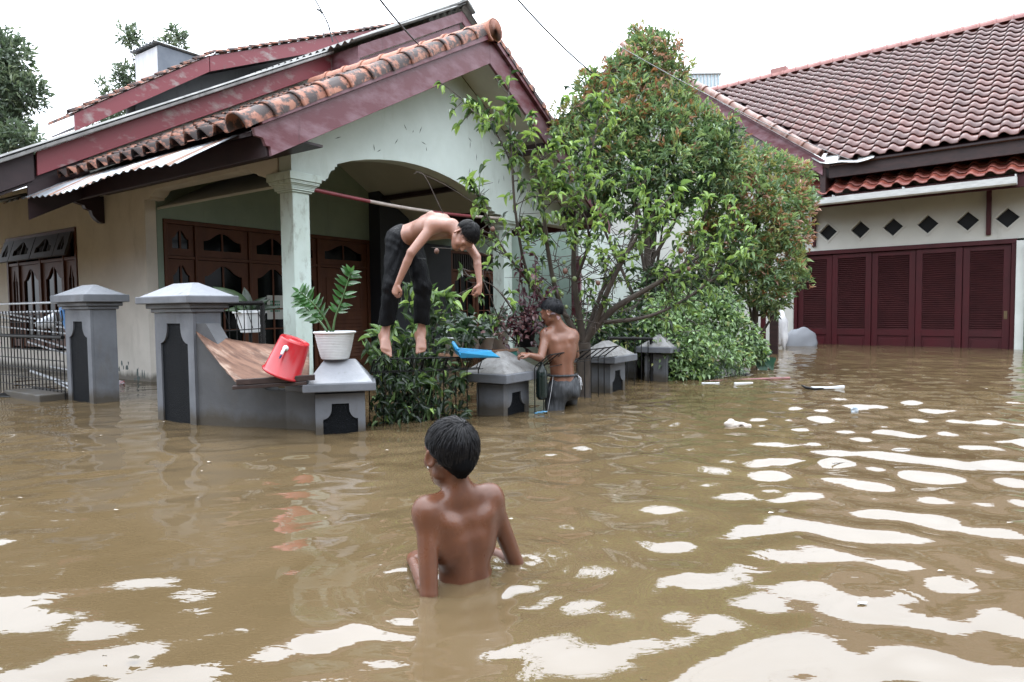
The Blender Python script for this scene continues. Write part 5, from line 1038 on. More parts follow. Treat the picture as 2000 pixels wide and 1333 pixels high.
# ================================================================ people: each body is one continuous surface grown from a distance field
def smin(a, b, k):
    h = np.clip(0.5 + 0.5 * (b - a) / k, 0, 1); return b * (1 - h) + a * h - k * h * (1 - h)
class SDF:
    def __init__(s): s.p = []
    def cap(s, a, b, ra, rb=None, k=0.02, sub=False, flat=None):
        s.p.append(('c', np.asarray(a, float), np.asarray(b, float), ra, ra if rb is None else rb, k, sub, flat)); return s
    def chain(s, pts, rs, k=0.02):
        for i in range(len(pts) - 1): s.cap(pts[i], pts[i + 1], rs[i], rs[i + 1], k)
        return s
    def ell(s, c, r, axes=None, k=0.02, sub=False):
        s.p.append(('e', np.asarray(c, float), np.asarray(r, float), np.eye(3) if axes is None else np.asarray(axes, float), None, k, sub, None)); return s
    def bounds(s, pad=0.03):
        lo, hi = np.full(3, 1e9), np.full(3, -1e9)
        for q in s.p:
            if q[6]: continue
            if q[0] == 'c':
                for e, r in ((q[1], q[3]), (q[2], q[4])): lo = np.minimum(lo, e - r); hi = np.maximum(hi, e + r)
            else: m = q[2].max(); lo = np.minimum(lo, q[1] - m); hi = np.maximum(hi, q[1] + m)
        return lo - pad, hi + pad
    def grid(s, h, lo=None, hi=None):
        if lo is None: lo, hi = s.bounds()
        n = np.ceil((hi - lo) / h).astype(int) + 1; Dd = np.full(n, 1.0, np.float32)
        ax = [lo[i] + h * np.arange(n[i]) for i in range(3)]
        for q in s.p:
            if q[0] == 'c': bl = np.minimum(q[1] - q[3], q[2] - q[4]); bh = np.maximum(q[1] + q[3], q[2] + q[4]); 
            else: m = q[2].max(); bl, bh = q[1] - m, q[1] + m
            pad = q[5] + 3 * h + 0.03; i0 = np.clip(np.floor((bl - pad - lo) / h).astype(int), 0, n); i1 = np.clip(np.ceil((bh + pad - lo) / h).astype(int) + 1, 0, n)
            if (i1 <= i0).any(): continue
            sl = tuple(slice(a, b) for a, b in zip(i0, i1))
            X = np.stack(np.meshgrid(*[ax[i][sl[i]] for i in range(3)], indexing='ij'), -1)
            if q[0] == 'c':
                ab = q[2] - q[1]; L2 = ab @ ab + 1e-12; pa = X - q[1]; t = np.clip(pa @ ab / L2, 0, 1)
                v = pa - t[..., None] * ab
                if q[7] is not None:         # flattened along a direction
                    fd_, fs_ = q[7]; fd_ = unit(fd_); v = v + (v @ fd_)[..., None] * fd_ * (fs_ - 1)
                d = np.linalg.norm(v, axis=-1) - (q[3] + (q[4] - q[3]) * t)
            else:
                l = (X - q[1]) @ q[3].T; k0 = np.linalg.norm(l / q[2], axis=-1); k1 = np.linalg.norm(l / q[2] ** 2, axis=-1) + 1e-9; d = k0 * (k0 - 1) / k1
            Dd[sl] = -smin(-Dd[sl], d, q[5]) if q[6] else smin(Dd[sl], d, q[5])
        return Dd, lo, h
def surface_nets(D, lo, h):
    S = D < 0; nx, ny, nz = D.shape; cnt = np.zeros((nx - 1, ny - 1, nz - 1), np.int8); acc = np.zeros(cnt.shape + (3,), np.float32)
    corner = [(i, j, k) for i in (0, 1) for j in (0, 1) for k in (0, 1)]; sh = lambda c: tuple(slice(c[i], D.shape[i] - 1 + c[i]) for i in range(3))
    for c in corner:
        for ax_ in range(3):
            if c[ax_]: continue
            c2 = list(c); c2[ax_] = 1; a, b = D[sh(c)], D[sh(c2)]; cr = (a < 0) != (b < 0); t = np.where(cr, a / (a - b + 1e-12), 0)
            for q in range(3): acc[..., q] += np.where(cr, (c[q] + t) if q == ax_ else c[q], 0)
            cnt += cr
    act = cnt > 0; idx = np.full(cnt.shape, -1, np.int64); w = np.argwhere(act); idx[act] = np.arange(len(w))
    V = (w + acc[act] / cnt[act][:, None]) * h + lo; F = []
    for ax_ in range(3):
        o = [q for q in range(3) if q != ax_]; a = [slice(None)] * 3; b = [slice(None)] * 3; a[ax_] = slice(0, D.shape[ax_] - 1); b[ax_] = slice(1, None)
        s0, s1 = S[tuple(a)], S[tuple(b)]; e = np.argwhere(s0 != s1); e = e[(e[:, o[0]] > 0) & (e[:, o[1]] > 0) & (e[:, o[0]] < D.shape[o[0]] - 1) & (e[:, o[1]] < D.shape[o[1]] - 1)]
        fl = s0[tuple(e.T)]; q = []
        for d0, d1 in ((-1, -1), (0, -1), (0, 0), (-1, 0)):
            c = e.copy(); c[:, o[0]] += d0; c[:, o[1]] += d1; q.append(idx[tuple(c.T)])
        q = np.stack(q, 1); flip = fl if ax_ != 1 else ~fl; q[~flip] = q[~flip][:, ::-1]; F.append(q)
    return V, np.concatenate(F)
def smooth_mesh(V, F, it=2, lam=0.5):
    n = len(V)
    for _ in range(it):
        A = np.zeros_like(V); C = np.zeros(n)
        for i in range(4):
            for j in ((i + 1) % 4, (i + 3) % 4): np.add.at(A, F[:, i], V[F[:, j]]); np.add.at(C, F[:, i], 1)
        V = V * (1 - lam) + lam * A / np.maximum(C, 1)[:, None]
    return V
def grow(T, name, sdf, h, m, parent=None, cut=None, disp=None, it=2, taper=0.0):
    D, lo, h = sdf.grid(h)
    if cut or disp or taper:
        X = np.stack(np.meshgrid(*[lo[i] + h * np.arange(D.shape[i]) for i in range(3)], indexing='ij'), -1)
        if disp: D = D + disp(X).astype(np.float32)
        if cut:
            cv = cut(X).astype(np.float32); D = np.maximum(D + taper * np.clip(1 + cv / 0.03, 0, 1), cv)
    V, F = surface_nets(D, lo, h); V = smooth_mesh(V, F, it)
    me = raw_mesh(name, V - T.base, F, m); o = bpy.data.objects.new(name, me); COL.objects.link(o); o.parent = parent or T.root; return o

def hand(s, w, d, n, side, curl=0.5, sc=1.0, thumb=0.6):
    """w wrist, d towards the fingers, n out of the back of the hand, side +1 when the thumb lies on cross(d, n)"""
    d = unit(d); n = unit(n - d * (n @ d)); t = np.cross(d, n) * side; L = 0.068 * sc
    for q, (o, l) in enumerate(((0.021, 0.95), (0.007, 1.0), (-0.007, 0.97), (-0.020, 0.88))):
        k0 = w + d * 0.012 * sc + t * o * 0.55 * sc; k1 = w + d * L * l + t * o * sc; s.cap(k0, k1, 0.0115 * sc, 0.0095 * sc, 0.010)
    s.ell(w + d * L * 0.5 - n * 0.003, (0.040 * sc, 0.030 * sc, 0.0145 * sc), np.stack([d, t, n]), 0.012)
    for q, (o, fl, wd) in enumerate(((0.022, 0.90, 0.0078), (0.0075, 1.0, 0.008), (-0.0075, 0.93, 0.0076), (-0.021, 0.74, 0.0068))):
        p = w + d * L * (1.0 if q in (1, 2) else 0.93) + t * o * sc; a = curl * (0.75 + 0.1 * q); f = d + t * o * 4
        for sg, (ln, rr) in enumerate(((0.032, 1.0), (0.021, 0.92), (0.017, 0.85))):
            dirv = unit(unit(f) * math.cos(a) - n * math.sin(a)); e = p + dirv * ln * fl * sc; s.cap(p, e, wd * rr * sc, wd * rr * 0.93 * sc, 0.003); p = e; a += curl * 1.15
    p = w + d * 0.016 * sc + t * 0.020 * sc; a = unit(d * 0.65 + t * 0.75 - n * 0.35 * thumb); e = p + a * 0.030 * sc; s.cap(p, e, 0.0125 * sc, 0.010 * sc, 0.010)
    a2 = unit(d * 0.85 + t * (0.5 - 0.6 * thumb) - n * 0.45 * thumb); e2 = e + a2 * 0.024 * sc; s.cap(e, e2, 0.0095 * sc, 0.0085 * sc, 0.004); a3 = unit(d * 0.85 - t * (0.5 * thumb) - n * 0.6 * thumb); s.cap(e2, e2 + a3 * 0.019 * sc, 0.0085 * sc, 0.007 * sc, 0.003)
def foot(s, ank, toe, up, side, sc=1.0):
    d = unit(toe - ank); up = unit(up - d * (up @ d)); t = np.cross(d, up) * side
    heel = ank - d * 0.015 * sc - up * 0.045 * sc; ball_ = ank + (toe - ank) * 0.72
    s.cap(ank, ank + (toe - ank) * 0.38 - up * 0.012, 0.030 * sc, 0.026 * sc, 0.03); s.cap(heel, ball_ - up * 0.022 * sc, 0.028 * sc, 0.022 * sc, 0.03)
    for q, o in enumerate((0.026, 0.010, -0.003, -0.015, -0.026)):
        b0 = ank + (toe - ank) * 0.40 + t * o * 0.6 * sc - up * 0.008 * sc; b1 = ank + (toe - ank) * (0.78 - 0.02 * q) + t * o * sc - up * 0.016 * sc
        s.cap(b0, b1, 0.017 * sc, 0.0125 * sc, 0.014); e = b1 + (d * 0.9 - up * 0.2 + t * 0.05) * (0.040 - 0.0045 * q) * sc; s.cap(b1, e, (0.011 if q == 0 else 0.0085) * sc, (0.010 if q == 0 else 0.0075) * sc, 0.004)
def head(s, c, fwd, upv, sc=1.0):
    """skull centre c, facing fwd, crown upv; about 0.215*sc from chin to crown"""
    f = unit(fwd); u = unit(upv - f * (upv @ f)); r = np.cross(f, u); A = np.stack([r, f, u]); q = lambda x, y, z: c + (r * x + f * y + u * z) * sc
    s.ell(q(0, -0.010, 0.018), np.array((0.070, 0.088, 0.083)) * sc, A, 0.02); s.ell(q(0, 0.030, -0.030), np.array((0.058, 0.056, 0.070)) * sc, A, 0.03)
    s.ell(q(0, 0.045, -0.078), np.array((0.036, 0.034, 0.028)) * sc, A, 0.03); s.cap(q(0.045, 0.005, -0.062), q(0.014, 0.066, -0.088), 0.018 * sc, 0.014 * sc, 0.02); s.cap(q(-0.045, 0.005, -0.062), q(-0.014, 0.066, -0.088), 0.018 * sc, 0.014 * sc, 0.02)
    s.ell(q(0.034, 0.062, -0.028), np.array((0.026, 0.020, 0.024)) * sc, A, 0.02); s.ell(q(-0.034, 0.062, -0.028), np.array((0.026, 0.020, 0.024)) * sc, A, 0.02)
    s.cap(q(0.040, 0.072, 0.016), q(-0.040, 0.072, 0.016), 0.012 * sc, None, 0.014)
    for x in (0.031, -0.031): s.ell(q(x, 0.088, 0.000), np.array((0.017, 0.012, 0.011)) * sc, A, 0.008, True); s.ell(q(x, 0.075, -0.001), np.array((0.0135, 0.0105, 0.0095)) * sc, A, 0.004)
    s.cap(q(0, 0.082, 0.004), q(0, 0.100, -0.030), 0.008 * sc, 0.011 * sc, 0.010); s.ell(q(0.012, 0.091, -0.034), np.array((0.009, 0.009, 0.007)) * sc, A, 0.006); s.ell(q(-0.012, 0.091, -0.034), np.array((0.009, 0.009, 0.007)) * sc, A, 0.006)
    s.cap(q(0.018, 0.078, -0.056), q(-0.018, 0.078, -0.056), 0.008 * sc, None, 0.008); s.cap(q(0.016, 0.076, -0.066), q(-0.016, 0.076, -0.066), 0.008 * sc, None, 0.008); s.cap(q(0.020, 0.090, -0.061), q(-0.020, 0.090, -0.061), 0.003 * sc, None, 0.004, True)
    for x in (1, -1):
        e = q(0.073 * x, -0.004, -0.008); oa = unit(r * x * 0.75 - f * 0.65); B = np.stack([oa, unit(np.cross(u, oa)), u])
        s.ell(e + oa * 0.006 * sc - f * 0.004, np.array((0.0075, 0.0185, 0.030)) * sc, B, 0.008); s.ell(e + oa * 0.014 * sc - u * 0.002 * sc, np.array((0.006, 0.010, 0.018)) * sc, B, 0.004, True)
        s.ell(e + r * x * 0.004 - u * 0.024 * sc, np.array((0.006, 0.008, 0.008)) * sc, B, 0.006)
    return q, (r, f, u)
def hair_on(T, c, fwd, upv, sc, m, seed, whorl=(0.012, -0.055), n=2600, nape=-0.062, fringe=0.046, ear=0.012, h=0.0042, wet=1.0):
    """hair cap hugging the skull plus combed strands lying on it"""
    f = unit(fwd); u = unit(upv - f * (upv @ f)); r = np.cross(f, u); A = np.stack([r, f, u])
    s = SDF().ell(c + u * 0.019 * sc - f * 0.012 * sc, np.array((0.0775, 0.0945, 0.0905)) * sc, A, 0.02).cap(c - f * 0.060 * sc - u * 0.035 * sc, c - f * 0.050 * sc - u * 0.060 * sc, 0.040 * sc, 0.032 * sc, 0.03)
    rg = np.random.default_rng(seed)
    def hairline(l):      # positive where there is no hair; l = local coords / sc
        x, y, z = l[..., 0], l[..., 1], l[..., 2]
        front = np.maximum(y - 0.022, 0) * 1.9; line = np.where(y > 0.012, fringe - 0.022 + front * 0.30, np.where(y > -0.030, ear + (y + 0.030) * 0.30, nape + np.clip((np.abs(x) - 0.018), 0, 1) * 0.55 + np.clip((y + 0.075) * 0.6, 0, 1)))
        return line - z
    cut = lambda X: (hairline(((X - c) @ A.T) / sc) + 0.004 * np.sin(((X - c) @ r) * 420) * 0.5) * 0.9
    disp = lambda X: 0.0016 * np.sin(((X - c) @ r) * 260 + 3 * np.sin(((X - c) @ f) * 60)) * np.sin(((X - c) @ f) * 110 + seed)
    o = grow(T, 'hair', s, h, m_cap, cut=cut, disp=disp, it=1, taper=0.0065 * sc)
    # strands
    R3 = np.array((0.0785, 0.0955, 0.0915)) * sc; cc = c + u * 0.019 * sc - f * 0.012 * sc; V = []; F = []
    wh = unit(A3(whorl[0] / 0.0775, whorl[1] / 0.0945, 0.75))
    for _ in range(n):
        d = unit(rg.normal(size=3)); 
        if d[2] < -0.55: continue
        pts = []; step = 0.10
        for k in range(6):
            away = d - wh * (d @ wh); sw = np.cross(wh, d); g = unit(unit(away + 1e-6) + sw * 0.35 * max(0, 1 - np.linalg.norm(away)) - A3(0, 0, 0.25)); g = unit(g - d * (g @ d))
            pts.append((d.copy(), g.copy())); d = unit(d + g * step + rg.normal(size=3) * 0.006)
        P_ = [cc + A.T @ (q[0] * R3) for q in pts]
        lz = [hairline((A @ (p - c)) / sc) for p in P_]
        if max(lz[:4]) > 0.003: continue
        wd = 0.0013 * sc * (0.5 + rg.random()); o_ = len(V); lift = 0.0006 + 0.0055 * rg.random() ** 2
        for k, p in enumerate(P_):
            nn = unit(p - cc); sd = unit(np.cross(nn, A.T @ pts[k][1])); l_ = lift * sc * math.sin(math.pi * (0.12 + 0.8 * k / 5)); q = wd * (1 - (k / 5) ** 2 * 0.85); p = p + nn * l_
            V += [p - sd * q, p + nn * q * 0.7, p + sd * q]
        for k in range(5):
            for e in (0, 1): F.append((o_ + 3 * k + e, o_ + 3 * k + e + 1, o_ + 3 * k + e + 4, o_ + 3 * k + e + 3))
    me = raw_mesh('strands', np.array(V) - T.base, np.array(F), m); so = bpy.data.objects.new('strands', me); COL.objects.link(so); so.parent = o; so['kind'] = 'stuff'
    return o
def arm(s, sh, el, wr, sc=1.0, k=0.004):
    s.cap(sh, el, 0.0425 * sc, 0.0320 * sc, 0.022); q = el + (wr - el) * 0.28; s.cap(el, q, 0.0285 * sc, 0.0310 * sc, 0.012); s.cap(q, wr, 0.0310 * sc, 0.0205 * sc, k)
def leg(s, hip, kn, an, sc=1.0):
    s.cap(hip, kn, 0.074 * sc, 0.044 * sc, 0.03); q = kn + (an - kn) * 0.32; s.cap(kn, q, 0.042 * sc, 0.046 * sc, 0.015); s.cap(q, an, 0.046 * sc, 0.028 * sc, 0.004)
def torso(s, pel, ch, nk, shl, shr, f, sc=1.0, back=1.0):
    """pelvis, chest, neck base, shoulder joints, facing"""
    up = unit(ch - pel); f = unit(f - up * (f @ up)); r = np.cross(f, up); A = np.stack([r, f, up]); w = np.linalg.norm(shl - shr) / 2
    wa = pel + (ch - pel) * 0.42
    s.ell(pel, np.array((0.118, 0.092, 0.10)) * sc, A, 0.04); s.ell(wa, np.array((0.098, 0.074, 0.12)) * sc, A, 0.05); s.ell(ch - up * 0.03 * sc, np.array((0.122, 0.086, 0.13)) * sc, A, 0.05); s.ell(ch + up * 0.05 * sc, np.array((0.112, 0.076, 0.085)) * sc, A, 0.05)
    for q, sg in ((shl, -1), (shr, 1)):
        s.cap(nk - up * 0.022 * sc - f * 0.005, q + up * 0.004, 0.040 * sc, 0.038 * sc, 0.045); s.cap(q, q - up * 0.02 * sc, 0.042 * sc, 0.040 * sc, 0.04)
        s.cap(q - up * 0.03 * sc, ch + (q - ch) * 0.55 - up * 0.12 * sc - f * 0.02 * sc, 0.040 * sc, 0.045 * sc, 0.05)          # lats
        b0 = ch - f * 0.066 * sc + r * sg * 0.062 * sc                                                                            # shoulder blades
        s.cap(b0 + up * 0.055 * sc + r * sg * 0.018 * sc, b0 - up * 0.045 * sc - r * sg * 0.006 * sc, 0.015 * sc * back, 0.011 * sc * back, 0.04); s.cap(b0 + up * 0.05 * sc, q - f * 0.020 * sc, 0.008 * sc, 0.012 * sc, 0.04)
    s.cap(pel - f * 0.105 * sc + up * 0.03, ch - f * 0.107 * sc + up * 0.03, 0.014 * sc, 0.013 * sc, 0.030, True)                # groove of the spine
    for sg in (-1, 1): s.cap(pel - f * 0.052 * sc + r * sg * 0.034 * sc, ch - f * 0.058 * sc + r * sg * 0.030 * sc - up * .02, 0.026 * sc, 0.024 * sc, 0.035)

m_skin1 = mat('brown_skin', (0.1156, 0.0460, 0.0242), (0.0850, 0.0330, 0.0177), rough=0.24, rough2=0.5, scale=12, sss=0.08, coat=0.06, bump=0.10, bscale=420, spec=0.42, bdist=0.003)
m_skin2 = mat('warm_skin', (0.1951, 0.0876, 0.0533), (0.1570, 0.0686, 0.0418), rough=0.24, rough2=0.46, scale=10, sss=0.18, bump=0.08, bscale=420, spec=0.6, bdist=0.003)
m_skin3 = mat('light_skin', (0.2852, 0.1454, 0.1030), (0.2392, 0.1196, 0.0846), rough=0.34, rough2=0.44, scale=8, sss=0.18, bump=0.08, bscale=420, spec=0.6, bdist=0.003)
m_hair = mat('wet_black_hair', (0.0055, 0.0055, 0.0065), (0.011, 0.010, 0.010), rough=0.2, rough2=0.3, scale=60, spec=0.14)
m_hair2 = mat('black_hair', (0.007, 0.0075, 0.009), (0.012, 0.013, 0.016), rough=0.28, scale=60, spec=0.22)
m_cap = mat('hair_root_black', (0.004, 0.004, 0.0045), rough=0.7, spec=0.05)
m_eye = mat('eye', (0.02, 0.012, 0.010), rough=0.1)

# ---- boy in the foreground, waist deep, his back to us
f1 = unit(A3(-0.53, 0.848, 0)); r1 = A3(0.848, 0.53, 0); s = SDF()
pel, ch, nk = A3(-0.175, 2.345, -0.06), A3(-0.188, 2.335, 0.165), A3(-0.196, 2.320, 0.318)
shl, shr = A3(-0.300, 2.245, 0.262), A3(-0.088, 2.378, 0.268)
torso(s, pel, ch, nk, shl, shr, f1 + A3(0, 0, 0), 0.93, back=1.05)
ell_, elr = A3(-0.288, 2.175, -0.004), A3(0.004, 2.452, -0.006); wl_, wr_ = A3(-0.372, 2.385, 0.030), A3(-0.085, 2.545, 0.004)
arm(s, shl, ell_, wl_, 0.93); arm(s, shr, elr, wr_, 0.93)
hand(s, wl_, A3(-0.10, 0.95, 0.10), A3(-0.35, -0.1, 0.9), 1, 0.55, 0.9); hand(s, wr_, A3(-0.8, 0.55, 0.0), A3(0.2, 0.1, 0.95), -1, 0.5, 0.9)
yaw = R(36); hf = A3(-math.sin(yaw), math.cos(yaw), -0.10); hu = unit(A3(-0.06, 0.12, 1)); hc = A3(-0.222, 2.318, 0.446)
s.cap(nk - A3(0, 0, 0.03), hc - A3(0, 0, 0.03) - unit(hf) * 0.022, 0.046, 0.043, 0.03); head(s, hc, hf, hu, 1.13)
for sg in (-1, 1): leg(s, pel + r1 * sg * 0.062 - A3(0, 0, .03), pel + r1 * sg * 0.075 + f1 * 0.02 - A3(0, 0, 0.40), pel + r1 * sg * 0.085 - A3(0, 0, 0.74), 0.9); foot(s, pel + r1 * sg * 0.085 - A3(0, 0, 0.74), pel + r1 * sg * 0.10 - A3(0, 0, 0.77) + f1 * 0.16, A3(0, 0, 1), sg, 0.9)
B1 = Thing('person', A3(-0.175, 2.345, -0.85), 'shirtless child with wet black hair standing waist deep in the foreground, seen from behind', 'person')
bo1 = grow(B1, 'body', s, 0.0047, m_skin1); hair_on(B1, hc, hf, hu, 1.13, m_hair, 4, n=3600, nape=-0.080, h=0.0042, ear=0.004, fringe=0.050)
p = SDF(); A_ = np.stack([r1, f1, A3(0, 0, 1)]); p.ell(pel - A3(0, 0, .02), (0.128, 0.105, 0.10), A_, 0.03)
for sg in (-1, 1): p.cap(pel + r1 * sg * 0.064 - A3(0, 0, .03), pel + r1 * sg * 0.085 + f1 * 0.02 - A3(0, 0, 0.36), 0.082, 0.085, 0.03)
grow(B1, 'shorts', p, 0.008, mat('slate_shorts', (0.07, 0.10, 0.13), (0.05, 0.075, 0.10), rough=0.8), cut=lambda X: np.maximum(X[..., 2] + 0.050, -0.42 - X[..., 2]))
er = hc + np.cross(unit(hf), hu) * -0.084 + unit(hf) * 0.0 - hu * 0.041; B1.part('earring', MB().ball(er - A3(0.006, 0.004, 0.0), 0.0048, 8), mat('pearl', (0.7, 0.7, 0.68), rough=0.15, spec=0.8))

# ---- boy at the fence
f2 = unit(A3(-0.30, 0.95, 0)); r2 = A3(0.95, 0.30, 0); s = SDF()
pel, ch, nk = A3(0.480, 6.22, 0.235), A3(0.452, 6.20, 0.60), A3(0.435, 6.19, 0.805)
shl, shr = A3(0.318, 6.13, 0.715), A3(0.570, 6.22, 0.700)
torso(s, pel, ch, nk, shl, shr, f2, 1.20, back=0.9); el2, wr2 = A3(0.262, 6.02, 0.500), A3(0.155, 5.96, 0.535); er2, wrr = A3(0.62, 6.42, 0.50), A3(0.50, 6.58, 0.52)
arm(s, shl, el2, wr2, 1.12); arm(s, shr, er2, wrr, 1.12); hand(s, wr2, A3(-0.95, -0.15, 0.12), A3(-0.1, -0.35, 0.9), -1, 0.85, 1.1); hand(s, wrr, A3(-0.7, 0.6, 0), A3(0, 0, 1), -1, 0.7, 1.1)
hf2 = A3(-0.80, 0.52, -0.30); hu2 = unit(A3(-0.18, 0.06, 1)); hc2 = A3(0.372, 6.17, 0.925)
s.cap(nk - A3(0, 0, .04), hc2 - unit(hf2) * 0.03 - A3(0, 0, 0.04), 0.058, 0.050, 0.03); head(s, hc2, hf2, hu2, 1.12)
hl, hr_ = pel - r2 * 0.075 - A3(0, 0, .05), pel + r2 * 0.075 - A3(0, 0, .05); kl, al = A3(0.385, 6.20, -0.28), A3(0.36, 6.17, -0.70); kr, ar = A3(0.56, 6.50, 0.06), A3(0.56, 6.50, -0.40)
leg(s, hl, kl, al, 1.1); leg(s, hr_, kr, ar, 1.1); foot(s, al, al + A3(-0.1, 0.16, -.05), A3(0, 0, 1), -1, 1.1); foot(s, ar, ar + A3(-0.06, 0.18, -.05), A3(0, 0, 1), 1, 1.1)
B2 = Thing('person', A3(0.44, 6.2, -0.80), 'shirtless boy in grey striped shorts leaning on the fence with a wet back', 'person')
grow(B2, 'body', s, 0.0058, m_skin2); hair_on(B2, hc2, hf2, hu2, 1.12, m_hair2, 6, n=2200, nape=-0.050, h=0.005)
m_stripe = mat('striped_cotton', (0.0205, 0.0225, 0.0256), (0.0461, 0.0495, 0.0546), rough=0.7, scale=34, lo=0.44, hi=0.56, stretch=(1, 1, 0.06), bump=0.35, bscale=30, bstretch=(1, 1, 0.1))
p = SDF(); A_ = np.stack([r2, f2, unit(ch - pel)]); p.ell(pel - A3(0, 0, .02), (0.152, 0.128, 0.13), A_, 0.03)
p.ell(pel + r2 * 0.06 - f2 * 0.045 - A3(0, 0, 0.05), (0.085, 0.085, 0.09), A_, 0.04); p.ell(pel - r2 * 0.05 - f2 * 0.04 - A3(0, 0, 0.05), (0.085, 0.085, 0.09), A_, 0.04)
p.cap(hl, kl + A3(-0.005, 0, 0.0), 0.098, 0.090, 0.03); p.cap(hr_, kr, 0.092, 0.085, 0.03)
fold = lambda X: 0.0035 * np.sin((X @ A3(62, -16, 0)) + 2.5 * np.sin(X[..., 2] * 14)) + 0.004 * np.sin(X[..., 2] * 40 + X[..., 0] * 30)
sh2 = grow(B2, 'shorts', p, 0.0062, m_stripe, cut=lambda X: np.maximum(X @ unit(ch - pel) - (pel @ unit(ch - pel)) - 0.095, -0.34 - X[..., 2]), disp=fold)
upd = unit(ch - pel)
wb = MB(); rw = [(0.148, 0.118)]
wb.tube([pel + upd * 0.092 + r2 * 0.142 * math.cos(a) + f2 * 0.112 * math.sin(a) for a in np.linspace(0, 2 * math.pi, 29)], 0.0105, 8, caps=False); B2.part('waistband', wb, m_stripe, parent=sh2)
m_cord = mat('pale_cord', (0.42, 0.42, 0.43), rough=0.7); cd = MB()
a0 = pel + upd * 0.09 + r2 * 0.148
for q in ((0.02, -0.02, -0.08), (0.035, -0.05, -0.14)): cd.tube([a0, a0 + A3(q[0] * .7, q[1], -0.03), a0 + A3(*q)], 0.004, 5)
cd.tube([a0, a0 + A3(0.035, -.03, -0.03), a0 + A3(0.045, -.04, -0.10), a0 + A3(0.02, -.02, -0.06)], 0.0035, 5); B2.part('drawstring', cd, m_cord, parent=sh2)
tr_ = pel + upd * 0.085 - r2 * 0.125 - f2 * 0.075; B2.part('trim', MB().tube([tr_, tr_ + A3(-.02, -.03, -.13), tr_ + A3(-.045, -.04, -.26), tr_ + A3(-.06, -.02, -.36)], 0.0028, 6), m_cord, parent=sh2)

# ---- boy caught in mid-jump above the fence
f3 = unit(A3(0.80, -0.60, 0)); r3 = A3(-0.60, -0.80, 0); s = SDF()      # r3: his right, towards us
pel, ch, nk = A3(-0.845, 5.27, 1.520), A3(-0.585, 5.075, 1.588), A3(-0.435, 4.965, 1.575)
spine = unit(ch - pel); belly = unit(A3(0.10, -0.10, -1)); belly = unit(belly - spine * (belly @ spine)); shR, shL = A3(-0.575, 4.93, 1.575), A3(-0.39, 5.10, 1.545)
torso(s, pel, ch, nk, shL, shR, belly, 1.06, back=0.8)
elR, wrR = P(803, 494, 4.84), P(776, 556, 4.86); elL, wrL = P(931, 503, 5.0), P(937, 556, 4.95)
arm(s, shR, elR, wrR, 1.02); arm(s, shL, elL, wrL, 1.0); hand(s, wrR, A3(-0.30, 0.05, -0.95), A3(-0.5, -0.8, 0.2), -1, 1.05, 1.05, 1.0); hand(s, wrL, A3(-0.15, -0.1, -0.98), A3(0.75, -0.5, 0), 1, 1.05, 1.05, 1.0)
hc3 = P(909, 461, 4.90); hu3 = unit(A3(0.72, -0.42, 0.34)); hf3 = unit(A3(0.02, -0.35, -0.93))
s.cap(nk, hc3 - hu3 * 0.05 - hf3 * 0.02, 0.052, 0.046, 0.03); head(s, hc3, hf3, hu3, 1.06)
hR, hL = pel + r3 * 0.075 - A3(0, 0, .03), pel - r3 * 0.075 - A3(0, 0, .03); kR, aR = P(766, 560, 5.13), P(752, 652, 5.17); kL, aL = P(826, 560, 5.27), P(823, 650, 5.33)
leg(s, hR, kR, aR, 1.02); leg(s, hL, kL, aL, 1.02); foot(s, aR, P(757, 690, 5.05), A3(0.5, -0.8, 0.25), -1, 1.22); foot(s, aL, P(825, 687, 5.21), A3(0.5, -0.8, 0.25), 1, 1.22)
B3 = Thing('person', A3(-0.80, 5.25, 0.60), 'shirtless boy in wet black trousers caught in mid-jump above the fence', 'person')
grow(B3, 'body', s, 0.0052, m_skin3); hair_on(B3, hc3, hf3, hu3, 1.06, m_hair, 9, n=2200, h=0.005, nape=-0.045)
p = SDF(); A_ = np.stack([np.cross(belly, spine), belly, spine]); p.ell(pel - spine * 0.01, (0.140, 0.115, 0.125), A_, 0.03); p.ell(pel - spine * 0.04 + A3(0, 0, -0.03), (0.13, 0.12, 0.11), A_, 0.03)
for h_, k_, a_ in ((hR, kR, aR), (hL, kL, aL)): hem = k_ + (a_ - k_) * 0.80; p.cap(h_, k_, 0.092, 0.072, 0.03); p.cap(k_, hem, 0.070, 0.064, 0.02)
m_wet = mat('wet_black_cloth', (0.0030, 0.0032, 0.0040), (0.0070, 0.0075, 0.0085), rough=0.36, rough2=0.7, scale=9, lo=0.5, hi=0.7, stretch=(1, 1, 0.5), bump=0.45, bscale=30, bstretch=(1.4, 1.4, 0.35), spec=0.10, bdist=0.03)
wr_f = lambda X: 0.0022 * np.sin(X[..., 2] * 48 + 9 * np.sin(X[..., 0] * 11) + 5 * np.sin(X[..., 1] * 14)) + 0.0022 * np.sin(X @ A3(60, 42, 34) + 4 * np.sin(X[..., 2] * 17)) 
hz = (aR + (kR - aR) * 0.18)[2]
grow(B3, 'trousers', p, 0.0062, m_wet, cut=lambda X: np.maximum(np.where(X[..., 2] > 1.36, (X - pel) @ spine - 0.075, -1), hz - X[..., 2] + 0.01 * np.sin(X[..., 0] * 40)), disp=wr_f)
